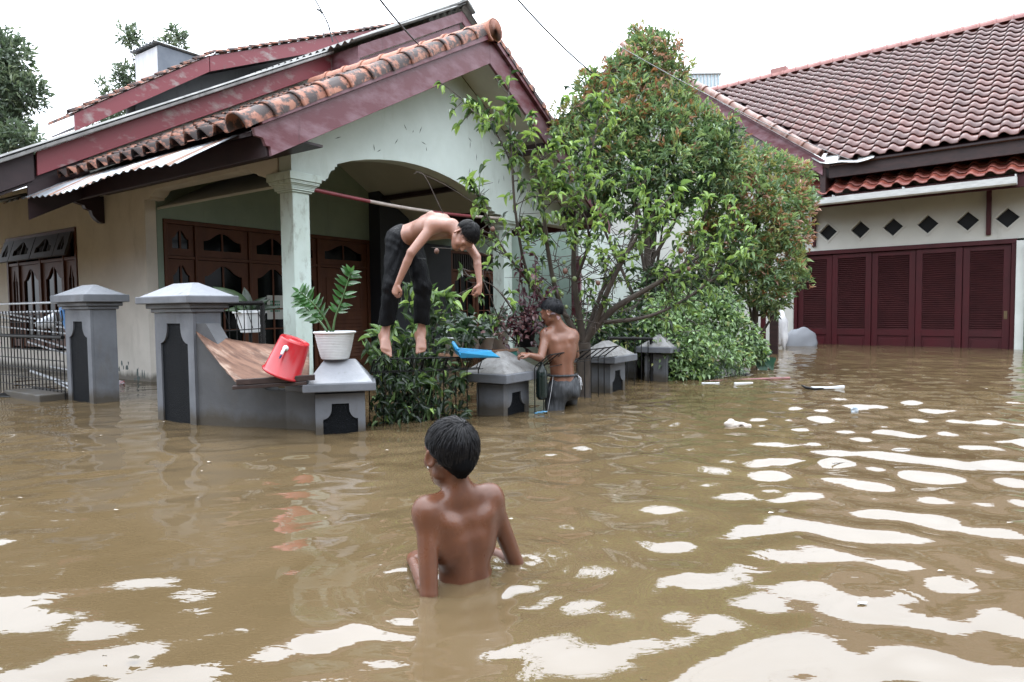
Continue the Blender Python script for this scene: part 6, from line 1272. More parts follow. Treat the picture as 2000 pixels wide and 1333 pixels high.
# ================================================================ plants
def leafmat(n, c, t, rough=0.33, spec=0.6): return mat(n, c, tuple(x * 0.72 for x in c), rough=rough, scale=11, spec=spec, transl=t, rnd=0.0)
L_DK = leafmat('leaf_dark', (0.0150, 0.0300, 0.0140), (0.06, 0.13, 0.03)); L_MD = leafmat('leaf_green', (0.0450, 0.0840, 0.0315), (0.14, 0.26, 0.06)); L_LT = leafmat('leaf_light', (0.1581, 0.2593, 0.0860), (0.28, 0.45, 0.09))
L_LIME = leafmat('leaf_lime', (0.2783, 0.4174, 0.1075), (0.42, 0.60, 0.10)); L_OR = leafmat('leaf_orange', (0.3680, 0.1898, 0.0920), (0.40, 0.20, 0.06)); L_PK = leafmat('leaf_pink', (0.4830, 0.2875, 0.2070), (0.5, 0.25, 0.15)); L_YL = leafmat('leaf_yellow', (0.3000, 0.3125, 0.1125), (0.4, 0.4, 0.08))
L_PALE = leafmat('leaf_pale', (0.2875, 0.4169, 0.2012), (0.28, 0.42, 0.12)); L_GREY = leafmat('leaf_greyish', (0.13, 0.17, 0.135), (0.2, 0.28, 0.18)); L_PUR = leafmat('leaf_purple', (0.0390, 0.0096, 0.0156), (0.18, 0.03, 0.05)); L_PURP = leafmat('leaf_dusty_pink', (0.17, 0.085, 0.085), (0.25, 0.1, 0.1))
m_bark = mat('grey_bark', (0.075, 0.060, 0.048), (0.045, 0.036, 0.030), rough=0.85, scale=16, stretch=(1, 1, 0.4), bump=0.5, bscale=70)
m_twig = mat('brown_twig', (0.055, 0.040, 0.032), (0.032, 0.024, 0.020), rough=0.75, scale=20)
def leaf_template(n=3, fold=0.22, droop=0.18, wpow=0.75):
    V = []; F = []
    for i in range(n + 1):
        t = i / n; w = math.sin(math.pi * (t ** wpow * 0.94 + 0.03)) if 0 < i < n else (0.06 if i == 0 else 0.02)
        z = -droop * t * t; V += [(-w, t, z + w * fold), (0, t, z), (w, t, z + w * fold)]
    for i in range(n):
        o = 3 * i; F += [(o, o + 1, o + 4, o + 3), (o + 1, o + 2, o + 5, o + 4)]
    return np.array(V), np.array(F)
def leaf_frames(y, up):
    y = y / (np.linalg.norm(y, axis=1, keepdims=True) + 1e-9); x = np.cross(y, up); x /= np.linalg.norm(x, axis=1, keepdims=True) + 1e-9; z = np.cross(x, y); return x, y, z
def leaves_mesh(name, pos, y, up, L, wd, mats, mi, base, tmpl=None):
    TV, TF = tmpl or leaf_template(); x, y, z = leaf_frames(y, up); N = len(pos); L = np.asarray(L)
    V = pos[:, None, :] + (TV[None, :, 0, None] * (np.asarray(wd) if np.ndim(wd) else np.full(N, wd))[:, None, None]) * x[:, None, :] + TV[None, :, 1, None] * L[:, None, None] * y[:, None, :] + TV[None, :, 2, None] * L[:, None, None] * z[:, None, :]
    F = TF[None] + (np.arange(N) * len(TV))[:, None, None]
    return raw_mesh(name, (V - np.asarray(base)).reshape(-1, 3), F.reshape(-1, TF.shape[1]), mats, np.repeat(np.asarray(mi), len(TF)))
def add_mesh(T, name, me, kind=None, parent=None):
    o = bpy.data.objects.new(name, me); COL.objects.link(o); o.parent = parent or T.root
    if kind: o['kind'] = kind
    return o
def part_leaves(T, pos, y, up, L, wd, mats, mi, limit, tmpl=None, parent=None, name='leaf', rest='foliage'):
    """the nearest leaves as parts sharing meshes, the rest as one part"""
    N = len(pos); d = np.linalg.norm(pos - EYE, axis=1) / np.asarray(L); order = np.argsort(d); near, far = order[:limit], order[limit:]
    TV, TF = tmpl or leaf_template(); ms = []
    r = float(np.mean(wd) / np.mean(L))
    for q, mm in enumerate(mats): ms.append(raw_mesh('leaf', TV * A3(r, 1, 1), TF, mm))
    x, yy, z = leaf_frames(y, up)
    for i in near:
        l = L[i]; T.inst(name, ms[mi[i]], frameM(pos[i], x[i] * l, yy[i] * l, z[i] * l), parent=parent)
    if len(far): add_mesh(T, rest, leaves_mesh(rest, pos[far], y[far], up[far], np.asarray(L)[far], np.asarray(wd)[far] if np.ndim(wd) else wd, mats, np.asarray(mi)[far], T.base, tmpl), 'stuff', parent)
def rdir(rg, n): v = rg.normal(size=(n, 3)); return v / np.linalg.norm(v, axis=1, keepdims=True)

# ---- crowns made of leaf clumps (red-tipped trees, far trees)
def crown(T, clumps, n_per, leafL, mats, pick, seed, ratio=0.20, shell=0.62, sprays=5, tmpl=None, name='foliage', up_bias=0.35):
    """clumps: (centre, radius). Sprays of leaves grow out of every clump's shell."""
    rg = np.random.default_rng(seed); Pp, Yy, Uu, Ll, Mm = [], [], [], [], []
    for ci, (c, r) in enumerate(clumps):
        n = int(n_per * (r / 0.35) ** 2); d = rdir(rg, n); d[:, 2] = d[:, 2] * 0.9 + 0.12; rad = r * (shell + (1 - shell) * rg.random(n) ** 0.6) * (1 + 0.16 * np.sin(d[:, 0] * 7 + ci) * np.cos(d[:, 1] * 6 + ci * 2) + 0.10 * rg.normal(size=n)); rad = rad * np.where(rg.random(n) < .06, 1.2, 1)
        p = np.asarray(c) + d * rad[:, None]
        tone = rg.random(n); gdir = d + rg.normal(size=(n, 3)) * 0.5 + A3(0, 0, up_bias)
        for k in range(sprays):
            y = gdir + rg.normal(size=(n, 3)) * 0.75; y /= np.linalg.norm(y, axis=1, keepdims=True)
            Pp.append(p + y * leafL * 0.15 + rg.normal(size=(n, 3)) * leafL * 0.22); Yy.append(y); Uu.append(d * 0.4 + rg.normal(size=(n, 3)) * 0.6 + A3(0, 0, 0.9)); Ll.append(leafL * (0.7 + 0.6 * rg.random(n))); Mm.append(pick(p, d, tone, ci, rg))
    pos, y, up, L, mi = map(np.concatenate, (Pp, Yy, Uu, Ll, Mm))
    return add_mesh(T, name, leaves_mesh(name, pos, y, up, L, L * ratio, mats, mi, T.base, tmpl or leaf_template(2)), 'stuff')
def limb(T, pts, r0, r1, m, n=12, name='branch', parent=None, wob=0.0, seed=0):
    cp = curve_pts(pts, n); rg = np.random.default_rng(seed)
    if wob: cp = [p + rg.normal(size=3) * wob * (0 < i < n - 1) for i, p in enumerate(cp)]
    return T.part(name, MB().tube(cp, [r0 + (r1 - r0) * i / (n - 1) for i in range(n)], 7), m, parent=parent, recalc=False), cp

S_DK = leafmat('shiny_leaf_dark', (0.0396, 0.0748, 0.0352), (0.08, 0.17, 0.04)); S_MD = leafmat('shiny_leaf', (0.1411, 0.2302, 0.1040), (0.18, 0.30, 0.08)); S_LT = leafmat('shiny_leaf_light', (0.2841, 0.3887, 0.1569), (0.3, 0.45, 0.1))  # greens lightened to carry the haze and flare over the crowns
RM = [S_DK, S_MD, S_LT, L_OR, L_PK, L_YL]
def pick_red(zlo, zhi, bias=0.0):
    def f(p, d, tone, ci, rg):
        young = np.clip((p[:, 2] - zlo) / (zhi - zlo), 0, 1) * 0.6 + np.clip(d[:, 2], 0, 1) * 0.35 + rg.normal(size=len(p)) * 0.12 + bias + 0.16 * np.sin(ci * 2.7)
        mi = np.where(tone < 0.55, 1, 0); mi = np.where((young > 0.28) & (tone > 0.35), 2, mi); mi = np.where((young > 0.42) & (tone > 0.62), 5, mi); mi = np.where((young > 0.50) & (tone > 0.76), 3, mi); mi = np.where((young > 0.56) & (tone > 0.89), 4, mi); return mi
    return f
def clumps_px(lst, k=1.0): return [(P(x, y, d), r * k) for x, y, d, r in lst]
T = Thing('red_tipped_tree', P(1265, 600, 10.2) * A3(1, 1, 0) + A3(0, 0, -0.8), 'tall broad tree with orange and pink young leaf tips between the two houses', 'tree', 'red-tipped trees')
base = T.base; rgq = np.random.default_rng(77)
big = [(1265, 120, 10.2, .40), (1225, 150, 10.0, .38), (1300, 150, 10.2, .38), (1240, 200, 9.8, .45), (1310, 210, 10.0, .42), (1165, 190, 10.3, .26), (1150, 165, 10.4, .22), (1175, 225, 10.2, .32), (1215, 255, 9.6, .45), (1285, 265, 9.5, .48), (1350, 255, 9.7, .42), (1125, 235, 10.3, .33), (1105, 262, 10.3, .27), (1160, 290, 10.0, .42), (1230, 330, 9.5, .48), (1310, 330, 9.3, .50), (1380, 300, 9.5, .42), (1410, 340, 9.5, .33), (1400, 260, 9.7, .32), (1165, 350, 10.0, .40), (1270, 90, 10.4, .27), (1300, 95, 10.3, .22), (1250, 70, 10.5, .18), (1345, 360, 9.5, .40), (1425, 300, 9.8, .26), (1210, 395, 10.2, .35), (1300, 400, 10.3, .36)]
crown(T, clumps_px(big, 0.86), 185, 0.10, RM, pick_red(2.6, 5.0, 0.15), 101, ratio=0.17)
tr, cp = limb(T, [base, base + A3(0.05, -0.05, 1.2), P(1262, 430, 10.1), P(1262, 200, 10.1)], 0.10, 0.03, m_bark, name='trunk')
for k in range(14):
    c = clumps_px([big[k * 2 % len(big)]])[0][0]; st = cp[4 + k % 6]; limb(T, [st, (st + c) / 2 + A3(0, 0, -0.1), c], 0.035, 0.008, m_bark, 8, parent=tr)
T = Thing('red_tipped_tree', P(1470, 660, 11.0) * A3(1, 1, 0) + A3(0, 0, -0.8), 'lower bushy tree with orange leaf tips right beside the garage doors', 'tree', 'red-tipped trees')
base = T.base
big = [(1478, 325, 10.6, .34), (1440, 345, 10.4, .32), (1520, 340, 10.8, .33), (1555, 345, 11.0, .26), (1400, 370, 10.2, .30), (1470, 390, 10.2, .44), (1530, 400, 10.6, .42), (1560, 410, 11.0, .28), (1420, 430, 10.2, .42), (1500, 455, 10.3, .48), (1545, 460, 10.8, .35), (1450, 500, 10.2, .44), (1520, 520, 10.5, .44), (1545, 545, 10.9, .28), (1480, 560, 10.4, .42), (1510, 590, 10.8, .30), (1410, 530, 10.5, .40), (1570, 375, 11.2, .16), (1380, 470, 10.6, .4)]
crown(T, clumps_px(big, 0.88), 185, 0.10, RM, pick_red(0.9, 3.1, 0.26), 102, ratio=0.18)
tr, cp = limb(T, [base, base + A3(0.0, -0.05, 1.0), P(1480, 480, 10.7), P(1485, 350, 10.7)], 0.08, 0.02, m_bark, name='trunk')
for k in range(10):
    c = clumps_px([big[(k * 2 + 1) % len(big)]])[0][0]; st = cp[4 + k % 6]; limb(T, [st, (st + c) / 2 + A3(0, 0, -0.08), c], 0.028, 0.007, m_bark, 8, parent=tr)

# ---- fruit tree with open branches in front of the porch
FT = Thing('fruit_tree', P(1140, 740, 7.05) * A3(1, 1, 0) + A3(0, 0, -0.75), 'open branched fruit tree with drooping lime green leaves behind the bending boy', 'tree')
rg = np.random.default_rng(55); b0 = FT.base
fork = P(1140, 668, 7.0)
limbs = []
def fl_(pts, r0, r1, n=14): limbs.append((curve_pts(pts, n), r0, r1)); return limbs[-1][0]
fl_([b0, P(1141, 720, 7.05), fork], 0.085, 0.07)
fl_([fork, P(1190, 610, 6.9), P(1255, 570, 6.8), P(1340, 520, 6.75), P(1420, 455, 6.7)], 0.050, 0.010)
fl_([fork, P(1165, 625, 6.9), P(1200, 540, 6.7), P(1260, 440, 6.6), P(1330, 365, 6.6)], 0.045, 0.008)
fl_([fork, P(1130, 610, 6.9), P(1120, 520, 6.8), P(1130, 400, 6.7), P(1160, 270, 6.7), P(1175, 200, 6.7)], 0.045, 0.008)
fl_([fork, P(1100, 610, 6.9), P(1075, 520, 6.8), P(1060, 400, 6.6), P(1050, 330, 6.5), P(1085, 270, 6.5)], 0.038, 0.007)
fl_([P(1110, 620, 6.9), P(1040, 560, 6.7), P(1010, 440, 6.4), P(1000, 320, 6.3), P(995, 230, 6.3), P(992, 195, 6.3)], 0.022, 0.005)
fl_([P(1005, 340, 6.35), P(985, 290, 6.3), P(955, 240, 6.25), P(918, 208, 6.2)], 0.010, 0.004)
fl_([P(1100, 640, 6.8), P(1040, 560, 6.5), P(985, 490, 6.3), P(950, 420, 6.25), P(920, 350, 6.2)], 0.022, 0.005)
fl_([P(1060, 690, 6.5), P(1010, 620, 6.3), P(965, 560, 6.1), P(900, 535, 5.95)], 0.013, 0.004)
fl_([P(1040, 690, 6.4), P(1000, 660, 6.2), P(975, 625, 6.1), P(955, 570, 6.0)], 0.012, 0.004)
fl_([fork, P(1180, 560, 7.0), P(1230, 480, 7.0), P(1250, 380, 7.0), P(1235, 330, 7.0)], 0.03, 0.007)
fl_([P(1180, 630, 6.9), P(1260, 620, 6.7), P(1330, 590, 6.6), P(1400, 540, 6.6), P(1450, 500, 6.6)], 0.025, 0.006)
fl_([P(1120, 560, 6.85), P(1150, 470, 6.6), P(1130, 400, 6.45), P(1090, 360, 6.4)], 0.02, 0.006)
fl_([P(940, 470, 6.25), P(880, 440, 6.1), P(830, 345, 6.0), P(808, 340, 6.0)], 0.006, 0.003)
fl_([P(965, 505, 6.15), P(925, 489, 6.05), P(880, 486, 6.0), P(843, 484, 5.95)], 0.005, 0.0025)
fl_([P(930, 400, 6.2), P(870, 362, 6.1), P(812, 335, 6.0)], 0.005, 0.0025)
twigs = []
for li, (cp, r0, r1) in enumerate(limbs):
    FT.part('trunk' if li == 0 else 'branch', MB().tube(cp, [r0 + (r1 - r0) * (i / (len(cp) - 1)) ** 0.8 for i in range(len(cp))], 7), m_bark if r0 > 0.02 else m_twig, recalc=False)
    if li in (0, 13, 14, 15): continue
    for _ in range(5 if r0 < 0.02 else 11):
        i = rg.integers(3, len(cp) - 1); d = unit(cp[i] - cp[i - 1]); y = unit(d * 0.6 + rg.normal(size=3) * 0.7 + A3(0, 0, 0.15)); L = rg.uniform(0.18, 0.48); q = cp[i] + y * L * 0.5 + rg.normal(size=3) * 0.03; e = cp[i] + y * L + A3(0, 0, -0.05) + rg.normal(size=3) * 0.03
        twigs.append((np.array([cp[i], q, e]), 0.006, i / len(cp), li))
bare = MB(); ends = []
for pts, r, fq, li in twigs:
    bare.tube(curve_pts(list(pts), 6), [r * (1 - 0.6 * k / 5) for k in range(6)], 5)
    ends.append((pts[2], unit(pts[2] - pts[1]), fq, li))
    for _ in range(3):
        k = rg.random(); s0 = pts[0] * (1 - k) + pts[1] * k; y = unit(unit(pts[1] - pts[0]) * 0.4 + rg.normal(size=3)); e = s0 + y * rg.uniform(0.08, 0.22); bare.tube([s0, (s0 + e) / 2 + rg.normal(size=3) * 0.01, e], [0.0035, 0.003, 0.002], 4)
        if rg.random() < 0.4: ends.append((e, y, fq, li))
for _ in range(150):       # tangle of bare inner twigs
    s0 = fork + A3(rg.normal() * 0.35 + 0.15, rg.normal() * 0.25, rg.uniform(0.1, 1.1)); y = unit(A3(rg.normal(), rg.normal() * 0.6, abs(rg.normal()) * 0.6)); e = s0 + y * rg.uniform(0.15, 0.5); bare.tube([s0, (s0 + e) / 2 + rg.normal(size=3) * 0.03, e], [0.005, 0.004, 0.002], 4)
FT.part('twigs', bare, m_twig, kind='stuff', recalc=False)
lp, ly, lu, lL, lm = [], [], [], [], []
def whorl_leaves(p, d, n, L0, lime):
    for k in range(n):
        y = unit(d * 0.55 + rg.normal(size=3) * 0.65 + A3(0, 0, -0.30)); lp.append(p - d * rg.random() * 0.10); ly.append(y); lu.append(A3(0, -0.35, 1) + rg.normal(size=3) * 0.25); lL.append(L0 * rg.uniform(0.65, 1.15)); q = rg.random(); lm.append(3 if q < lime * 0.45 else 2 if q < 0.25 + lime * 0.5 else 1 if q < 0.9 else 0)
for li, (cp, r0, r1) in enumerate(limbs):
    if li in (0, 8, 9, 13, 14, 15): continue
    for i in range(len(cp) * 3 // 5, len(cp)): whorl_leaves(cp[i], unit(cp[i] - cp[i - 1]), 5, 0.10, 0.8)
    whorl_leaves(cp[-1], unit(cp[-1] - cp[-2]), 10, 0.14, 0.95)
for e, d, fq, li in ends:
    if e[2] < 0.95 and rg.random() < 0.75: continue
    whorl_leaves(e, d, 5, 0.095, 0.85)
# leafy masses (sprays of twigs) where the photograph shows the crown fullest
for x, y, d, r, n in [(1010, 265, 6.35, .22, 8), (990, 215, 6.3, .12, 5), (940, 225, 6.25, .14, 6), (1040, 330, 6.4, .25, 12), (1110, 300, 6.5, .28, 12), (1170, 250, 6.6, .24, 10), (1160, 200, 6.7, .2, 8), (1120, 370, 6.4, .28, 15), (1060, 400, 6.4, .24, 10), (1200, 350, 6.5, .30, 15), (1180, 420, 6.45, .28, 15), (1250, 400, 6.5, .30, 16), (1300, 440, 6.5, .30, 16), (1370, 430, 6.55, .28, 15), (1430, 420, 6.6, .22, 11), (1350, 380, 6.6, .24, 10), (1400, 480, 6.5, .26, 13), (1450, 470, 6.6, .14, 6), (1330, 500, 6.5, .28, 11), (1250, 470, 6.5, .28, 11), (1430, 540, 6.6, .16, 6), (1000, 450, 6.3, .14, 3), (930, 380, 6.2, .12, 4), (1100, 450, 6.4, .25, 6), (1210, 520, 6.6, .2, 4), (1140, 330, 6.6, .25, 10)]:
    c = P(x, y, d)
    for _ in range(int(n * 0.72)): whorl_leaves(c + rg.normal(size=3) * r * A3(0.62, 0.5, 0.55), unit(rg.normal(size=3) + A3(0, -0.3, 0.1)), 6, 0.092, 0.85)
lp, ly, lu, lL = map(np.array, (lp, ly, lu, lL)); print('fruit tree leaves', len(lp))
part_leaves(FT, lp, ly, lu, lL, lL * 0.165, [L_DK, L_MD, L_LT, L_LIME], np.array(lm), 290, leaf_template(4, 0.3, 0.30))
m_fr = mat('green_fruit', (0.14, 0.19, 0.075), (0.10, 0.13, 0.05), rough=0.4, scale=20); m_fr2 = mat('russet_fruit', (0.15, 0.075, 0.05), (0.10, 0.05, 0.04), rough=0.5)
for k, (x, y, d) in enumerate([(1023, 428, 6.3), (1085, 432, 6.4), (1082, 547, 6.5), (1102, 513, 6.5), (1122, 545, 6.6), (1154, 511, 6.6), (1106, 600, 6.7), (1168, 553, 6.6), (1104, 530, 6.5), (1098, 575, 6.6), (962, 448, 6.2), (1330, 490, 6.5), (1345, 525, 6.5), (853, 491, 6.0), (1130, 470, 6.5), (1060, 400, 6.4), (1380, 500, 6.5)]):
    FT.part('fruit', MB().ball(P(x, y, d), 0.020 + 0.004 * (k % 3), 10, sq=(1, 1, 1.12)), m_fr if k not in (7, 8, 10, 11, 12, 13) else m_fr2)

# ---- leafy shrub behind the basket fence
SH = Thing('leafy_shrub', P(815, 800, 5.75) * A3(1, 1, 0) + A3(0, 0, -0.8), 'dark shrub with long pointed leaves poking through the fence below the jumping boy', 'shrub')
rg = np.random.default_rng(91); lp, ly, lu, lL, lm = [], [], [], [], []
def zone(x0, x1, y0, y1, d0, d1): return P(rg.uniform(x0, x1), rg.uniform(y0, y1), rg.uniform(d0, d1))
for k in range(28):
    top = zone(735, 915, 640, 770, 5.55, 6.1) if k > 6 else zone(800, 880, 580, 640, 5.75, 6.0); bt = SH.base + A3(rg.normal() * 0.22, rg.normal() * 0.10, 0.3); cp = curve_pts([bt, (bt + top) / 2 + rg.normal(size=3) * 0.05, top], 8)
    SH.part('stem', MB().tube(cp, [0.010 - 0.007 * i / 7 for i in range(8)], 5), m_twig if k % 2 else m_zzs, recalc=False)
    for i in range(2, 8):
        for _ in range(3): y = unit(rg.normal(size=3) * 0.8 + A3(0, -0.25, -0.15)); lp.append(cp[i]); ly.append(y); lu.append(A3(0, -0.5, 1) + rg.normal(size=3) * 0.3); lL.append(rg.uniform(0.06, 0.115)); lm.append(rg.choice([0, 1, 1, 2], p=[.6, .2, .13, .07]))
    for _ in range(6): y = unit(rg.normal(size=3) * 0.7 + A3(0, -0.2, 0.1)); lp.append(cp[-1]); ly.append(y); lu.append(A3(0, -0.4, 1)); lL.append(rg.uniform(0.11, 0.17)); lm.append(rg.choice([1, 2, 3], p=[.5, .35, .15]))
for k in range(300):
    p = zone(732, 915, 640, 835, 5.38, 6.0) if k % 3 else zone(735, 905, 720, 828, 5.3, 5.6); n = 4
    for _ in range(n): y = unit(rg.normal(size=3) * 0.7 + A3(0, -0.35, -0.45)); lp.append(p + rg.normal(size=3) * 0.02); ly.append(y); lu.append(A3(0, -0.6, 0.9) + rg.normal(size=3) * 0.3); lL.append(rg.uniform(0.055, 0.105)); lm.append(rg.choice([0, 1, 2, 3], p=[.60, .26, .10, .04]))
for x, y_, d, n in ((880, 600, 5.8, 12), (905, 590, 5.75, 8), (840, 580, 5.85, 14), (800, 560, 5.9, 12), (760, 640, 5.7, 14), (725, 680, 5.5, 12), (735, 660, 5.5, 8), (890, 650, 5.7, 14), (860, 590, 5.8, 12), (800, 600, 5.9, 12), (860, 700, 5.5, 12)):
    c = P(x, y_, d)
    for _ in range(n): y = unit(rg.normal(size=3) * 0.8 + A3(0, -0.1, 0.15)); lp.append(c + rg.normal(size=3) * 0.03); ly.append(y); lu.append(A3(0, -0.3, 1)); lL.append(rg.uniform(0.09, 0.14)); lm.append(rg.choice([1, 2, 3], p=[.5, .35, .15]))
lp, ly, lu, lL = map(np.array, (lp, ly, lu, lL)); fo = unit(A3(0.55, -0.83, 0)); fd0 = (lp - A3(-0.30, 5.83, 0)) @ fo; ok = (lp[:, 2] > 0.0) & ((fd0 < -0.03) | (RNG.random(len(lp)) < 0.10)); print('shrub leaves', ok.sum())
part_leaves(SH, lp[ok], ly[ok], lu[ok], lL[ok], lL[ok] * 0.17, [L_DK, L_MD, L_LT, L_LIME], np.array(lm)[ok], 290, leaf_template(4, 0.25, 0.28))

# ---- pale green bush spilling over the fence at the right
def small_crown(name, clumps, n_per, L, mats, probs, seed, label, cat, ratio=0.3, base=None, stem=True, droop=-0.2, group=None):
    rg = np.random.default_rng(seed); c0 = np.mean([c for c, r in clumps], 0); T = Thing(name, base if base is not None else c0 * A3(1, 1, 0) + A3(0, 0, -0.8), label, cat, group)
    Pp, Yy, Uu, Ll, Mm = [], [], [], [], []
    for ci, (c, r) in enumerate(clumps):
        n = int(n_per * (r / 0.3) ** 2); d = rdir(rg, n); rad = r * (0.45 + 0.55 * rg.random(n) ** 0.5) * (1 + 0.2 * np.sin(d[:, 0] * 6 + ci) * np.sin(d[:, 2] * 7 + 2 * ci) + 0.08 * rg.normal(size=n)); p = np.asarray(c) + d * rad[:, None] * A3(1, 1, 0.9)
        Pp.append(p); y = d * 0.6 + rg.normal(size=(n, 3)) * 0.7 + A3(0, -0.1, droop); Yy.append(y); Uu.append(rg.normal(size=(n, 3)) * 0.4 + A3(0, -0.4, 1)); Ll.append(L * (0.6 + 0.8 * rg.random(n))); Mm.append(rg.choice(len(mats), size=n, p=probs))
    pos, y, up, LL, mi = map(np.concatenate, (Pp, Yy, Uu, Ll, Mm)); ok = pos[:, 2] > -0.02
    add_mesh(T, 'foliage', leaves_mesh('foliage', pos[ok], y[ok], up[ok], LL[ok], LL[ok] * ratio, mats, mi[ok], T.base, leaf_template(2, 0.25, 0.2)), 'stuff')
    if stem:
        for k, (c, r) in enumerate(clumps[:9]):
            q = T.base + A3(rg.normal() * 0.2, rg.normal() * 0.15, 0.2); T.part('stem', MB().tube(curve_pts([q, (q + c) / 2 + rg.normal(size=3) * 0.08, c + A3(0, 0, r * .6)], 7), [0.012 - 0.001 * i for i in range(7)], 5), m_twig, recalc=False)
    return T
bush = [(1290, 640, 8.9, .30), (1340, 620, 9.2, .32), (1400, 620, 9.5, .32), (1440, 650, 9.6, .28), (1470, 675, 9.8, .20), (1300, 690, 8.7, .26), (1350, 680, 8.8, .34), (1400, 690, 9.1, .30), (1285, 615, 9.0, .20), (1440, 700, 9.4, .22), (1360, 720, 8.7, .22), (1310, 600, 9.4, .28), (1380, 590, 9.6, .26), (1420, 600, 9.8, .22), (1480, 690, 9.8, .14), (1320, 730, 8.6, .14), (1385, 730, 8.8, .15)]
small_crown('pale_bush', clumps_px(bush), 760, 0.072, [L_PALE, L_LT, L_MD, L_LIME, L_YL], [.38, .28, .22, .09, .03], 61, 'dense pale green bush spilling over the fence down to the water', 'bush', ratio=0.27)
small_crown('feathery_plant', clumps_px([(1420, 715, 8.95, .13), (1395, 728, 8.75, .12), (1440, 728, 9.0, .10)]), 900, 0.045, [L_GREY, L_PALE], [.8, .2], 62, 'greyish feathery plant at the water edge of the pale bush', 'plant', ratio=0.14, stem=False)
def broad(T, pts, L, mats, seed, ratio=0.42, tmpl=None, down=-0.3):
    rg = np.random.default_rng(seed); pos = np.array(pts); n = len(pos)
    part_leaves(T, pos, rg.normal(size=(n, 3)) * 0.5 + A3(0, -0.5, down), rg.normal(size=(n, 3)) * 0.2 + A3(0, -0.5, 0.8), L * (0.8 + 0.4 * rg.random(n)), np.full(n, L * ratio), mats, rg.integers(0, len(mats), n), 290, tmpl or leaf_template(4, 0.15, 0.25))
T = Thing('broad_leaf_plant', W(1490, 700) + A3(0, 0, -0.8), 'dark broad leaved plant drooping to the water at the right end of the bush', 'plant')
broad(T, [P(x, y, 9.9) for x, y in ((1478, 665), (1485, 680), (1500, 690), (1492, 700), (1470, 690), (1462, 672), (1506, 698), (1480, 705))], 0.20, [mat('leaf_blue_green', (0.035, 0.095, 0.055), (0.028, 0.075, 0.045), rough=0.5, transl=(0.05, 0.2, 0.1))], 5)
for k, (x, y) in enumerate(((1478, 700), (1495, 700))): T.part('stem', MB().tube([P(x, y + 30, 9.95), P(x, y - 40, 9.95)], 0.008, 5), m_twig)
# plants behind the fence, between the trees
small_crown('garden_shrub', clumps_px([(1200, 640, 9.0, .30), (1240, 620, 9.3, .30), (1160, 640, 8.6, .26), (1230, 670, 8.8, .24), (1185, 680, 8.4, .2), (1290, 560, 9.8, .35), (1340, 560, 10.0, .35), (1390, 570, 10.2, .3)]), 420, 0.10, [L_DK, L_MD, L_LT, L_YL], [.5, .3, .16, .04], 63, 'dark mixed shrub in the garden behind the rope-twisted handrail', 'shrub', ratio=0.22)
# purple plant
PT = Thing('purple_plant', hb + A3(0, 0, 0.13), 'purple leaved plant with pinkish tips growing in the hanging black pot', 'plant'); rg = np.random.default_rng(41)
lp, ly, lm, lL = [], [], [], []
for k in range(11):
    tgt = [P(1018, 480 + 20, 6.3), P(1015, 530, 6.25), P(1060, 545, 6.3), P(1045, 500, 6.3), P(1085, 560, 6.35), P(990, 625, 6.2), P(1040, 610, 6.2), P(1060, 630, 6.25), P(1000, 650, 6.15), P(1055, 585, 6.3), P(1025, 600, 6.2)][k]
    cp = curve_pts([PT.base, (PT.base + tgt) / 2 + rg.normal(size=3) * 0.03, tgt], 10); PT.part('stem', MB().tube(cp, 0.005, 5), mat('purple_stem', (0.07, 0.02, 0.03), rough=0.5), recalc=False)
    for i in range(2, 10):
        for _ in range(3): lp.append(cp[i] + rg.normal(size=3) * 0.012); ly.append(unit(rg.normal(size=3) + A3(0, -0.3, -0.1))); lm.append(int(rg.random() < (0.55 if tgt[2] < 0.95 else 0.12))); lL.append(rg.uniform(0.035, 0.075))
for _ in range(190): c = P(rg.normal(1022, 26), rg.normal(640, 20), 6.2 + rg.normal() * 0.08); lp.append(c); ly.append(rdir(rg, 1)[0] + A3(0, -.2, 0)); lm.append(int(rg.random() < 0.5)); lL.append(rg.uniform(0.035, 0.07))
n = len(lp); part_leaves(PT, np.array(lp), np.array(ly), rg.normal(size=(n, 3)) * 0.4 + A3(0, -0.4, 0.9), np.array(lL), np.array(lL) * 0.3, [L_PUR, L_PURP], np.array(lm), 290, leaf_template(3, 0.2, 0.2))
# bench pot plants, window pot plant
small_crown('bench_plants', [(fbn(x, 0.02, 0.16 + h), r) for x, h, r in ((-0.52, 0.10, .17), (-0.22, 0.12, .15), (0.02, 0.10, .14), (0.28, 0.16, .15), (-0.4, 0.05, 0.14))], 260, 0.10, [L_DK, L_MD, L_GREY], [.5, .25, .25], 64, 'mixed dusty green plants growing in the pots on the teal bench', 'plants', ratio=0.33, stem=False, base=fbn(-0.1, 0, 0.1))
T = Thing('aglaonema_plant', wpc + A3(0, 0, 0.2), 'plant with big dark leaves in the tapered white pot by the window', 'plant')
tpl = leaf_template(5, 0.15, 0.2)
part_leaves(T, np.array([wpc + A3(0, 0, 0.20)] * 7), np.array([A3(-0.75, -.2, .75), A3(0.5, -.3, .5), A3(-.2, .1, .9), A3(.8, 0, .25), A3(-.5, -.6, .2), A3(.2, -.7, .4), A3(.6, .3, .6)]), np.array([A3(0.2, -.7, .6)] * 7), np.array([0.46, 0.28, 0.30, 0.30, 0.26, 0.24, 0.26]), np.full(7, 0.052), [L_MD, L_DK], np.array([0, 1, 1, 1, 0, 1, 1]), 290, tpl)
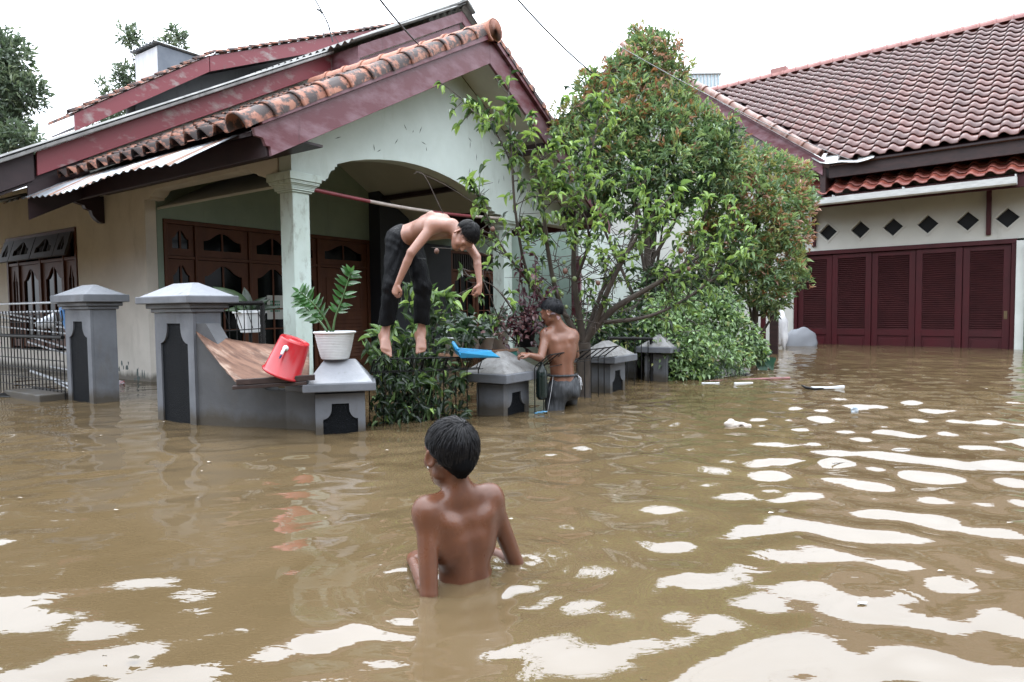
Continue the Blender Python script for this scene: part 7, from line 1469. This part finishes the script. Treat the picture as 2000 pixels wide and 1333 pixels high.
# far trees: haze is lightened into the leaf colours
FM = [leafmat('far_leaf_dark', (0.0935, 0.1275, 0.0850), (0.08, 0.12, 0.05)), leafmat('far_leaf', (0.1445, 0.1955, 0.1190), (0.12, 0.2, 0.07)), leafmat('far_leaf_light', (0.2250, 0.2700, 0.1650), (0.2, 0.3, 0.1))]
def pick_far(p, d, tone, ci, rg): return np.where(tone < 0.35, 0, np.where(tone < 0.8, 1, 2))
T = Thing('airy_tree', P(-40, 560, 17) * A3(1, 1, 0) + A3(0, 0, -0.8), 'airy pale tree standing alone beyond the beige house wall', 'tree')
big = [(15, 110, 17, .55), (0, 170, 17, .65), (40, 185, 17, .5), (10, 235, 17, .55), (65, 180, 17, .3), (-30, 130, 17, .7), (-40, 220, 17, .7), (30, 275, 16.5, .45), (55, 285, 16.5, .33), (10, 300, 16.5, .45), (-40, 300, 17, .6), (5, 80, 17, .25)]
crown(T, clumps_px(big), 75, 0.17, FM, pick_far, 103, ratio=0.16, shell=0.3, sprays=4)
tr, cp = limb(T, [T.base, P(-40, 300, 17), P(-20, 130, 17)], 0.16, 0.04, m_bark, name='trunk')
for x, y in ((60, 285), (65, 180), (15, 110), (40, 185), (10, 235)): limb(T, [cp[7], (cp[7] + P(x, y, 17)) / 2, P(x, y, 17)], 0.04, 0.01, m_bark, 8, parent=tr)
T = Thing('distant_tree', P(300, 560, 24) * A3(1, 1, 0) + A3(0, 0, -0.8), 'faded tree showing in tufts round the whitewashed rooftop box', 'tree')
big = [(250, 72, 24, .30), (262, 85, 24, .2), (345, 72, 24, .28), (352, 85, 24, .22), (325, 88, 24, .25), (248, 145, 24, .35), (240, 165, 24, .3), (200, 170, 24, .16), (215, 192, 24, .22), (215, 235, 24, .3), (190, 245, 24, .25), (245, 230, 24, .3), (300, 120, 24.5, .5), (270, 200, 24, .4)]
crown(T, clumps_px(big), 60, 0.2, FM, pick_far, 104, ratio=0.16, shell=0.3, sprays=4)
tr, cp = limb(T, [T.base, P(300, 300, 24), P(295, 110, 24)], 0.16, 0.05, m_bark, name='trunk')
for x, y in ((250, 75), (345, 75), (248, 145), (205, 175), (200, 240)): limb(T, [cp[6], (cp[6] + P(x, y, 24)) / 2, P(x, y, 24)], 0.04, 0.012, m_bark, 8, parent=tr)

# ================================================================ unseen other side of the street, added to cut low sky light
SF = Thing('opposite_house', (0, -9, -0.8), 'pale two storey house across the street behind the viewer', 'house')
m_opp = mat('opposite_wall', (0.16, 0.155, 0.14), (0.12, 0.115, 0.10), rough=0.85)  # kept dark so it throws little fill light back
SF.part('wall', MB().box(wp, (-9, 6), (-15, -9), (-0.8, 5.6)), m_opp)
b = MB().prism([(-9.8, -8.2, 5.6), (6.8, -8.2, 5.6), (6.8, -12, 8.2), (-9.8, -12, 8.2)], (0, 0, 0.12)); b.prism([(-9.8, -15.8, 5.6), (6.8, -15.8, 5.6), (6.8, -12.01, 8.2), (-9.8, -12.01, 8.2)], (0, 0, 0.12)); SF.part('roof', b, m_tile)
for k in range(4):
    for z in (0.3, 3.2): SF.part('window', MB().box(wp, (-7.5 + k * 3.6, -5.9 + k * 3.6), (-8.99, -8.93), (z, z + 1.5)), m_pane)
for k, (x, y, h) in enumerate(((-12, -5, 6.5), (9.5, -7, 7.0), (14, -2, 6.0))):
    T = Thing('street_tree', (x, y, -0.8), ['dense tree across the street at far left behind the viewer', 'dense tree across the street at the right behind the viewer', 'dense tree at the far right beside the viewer'][k], 'tree', 'trees across the street'); rg = np.random.default_rng(k)
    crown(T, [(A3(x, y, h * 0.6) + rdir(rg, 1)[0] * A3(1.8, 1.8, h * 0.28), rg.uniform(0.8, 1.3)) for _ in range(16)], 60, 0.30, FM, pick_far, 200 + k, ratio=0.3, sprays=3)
    limb(T, [T.base, T.base + A3(0, 0, h * .5), T.base + A3(0, 0, h * 0.8)], 0.2, 0.08, m_bark, name='trunk')
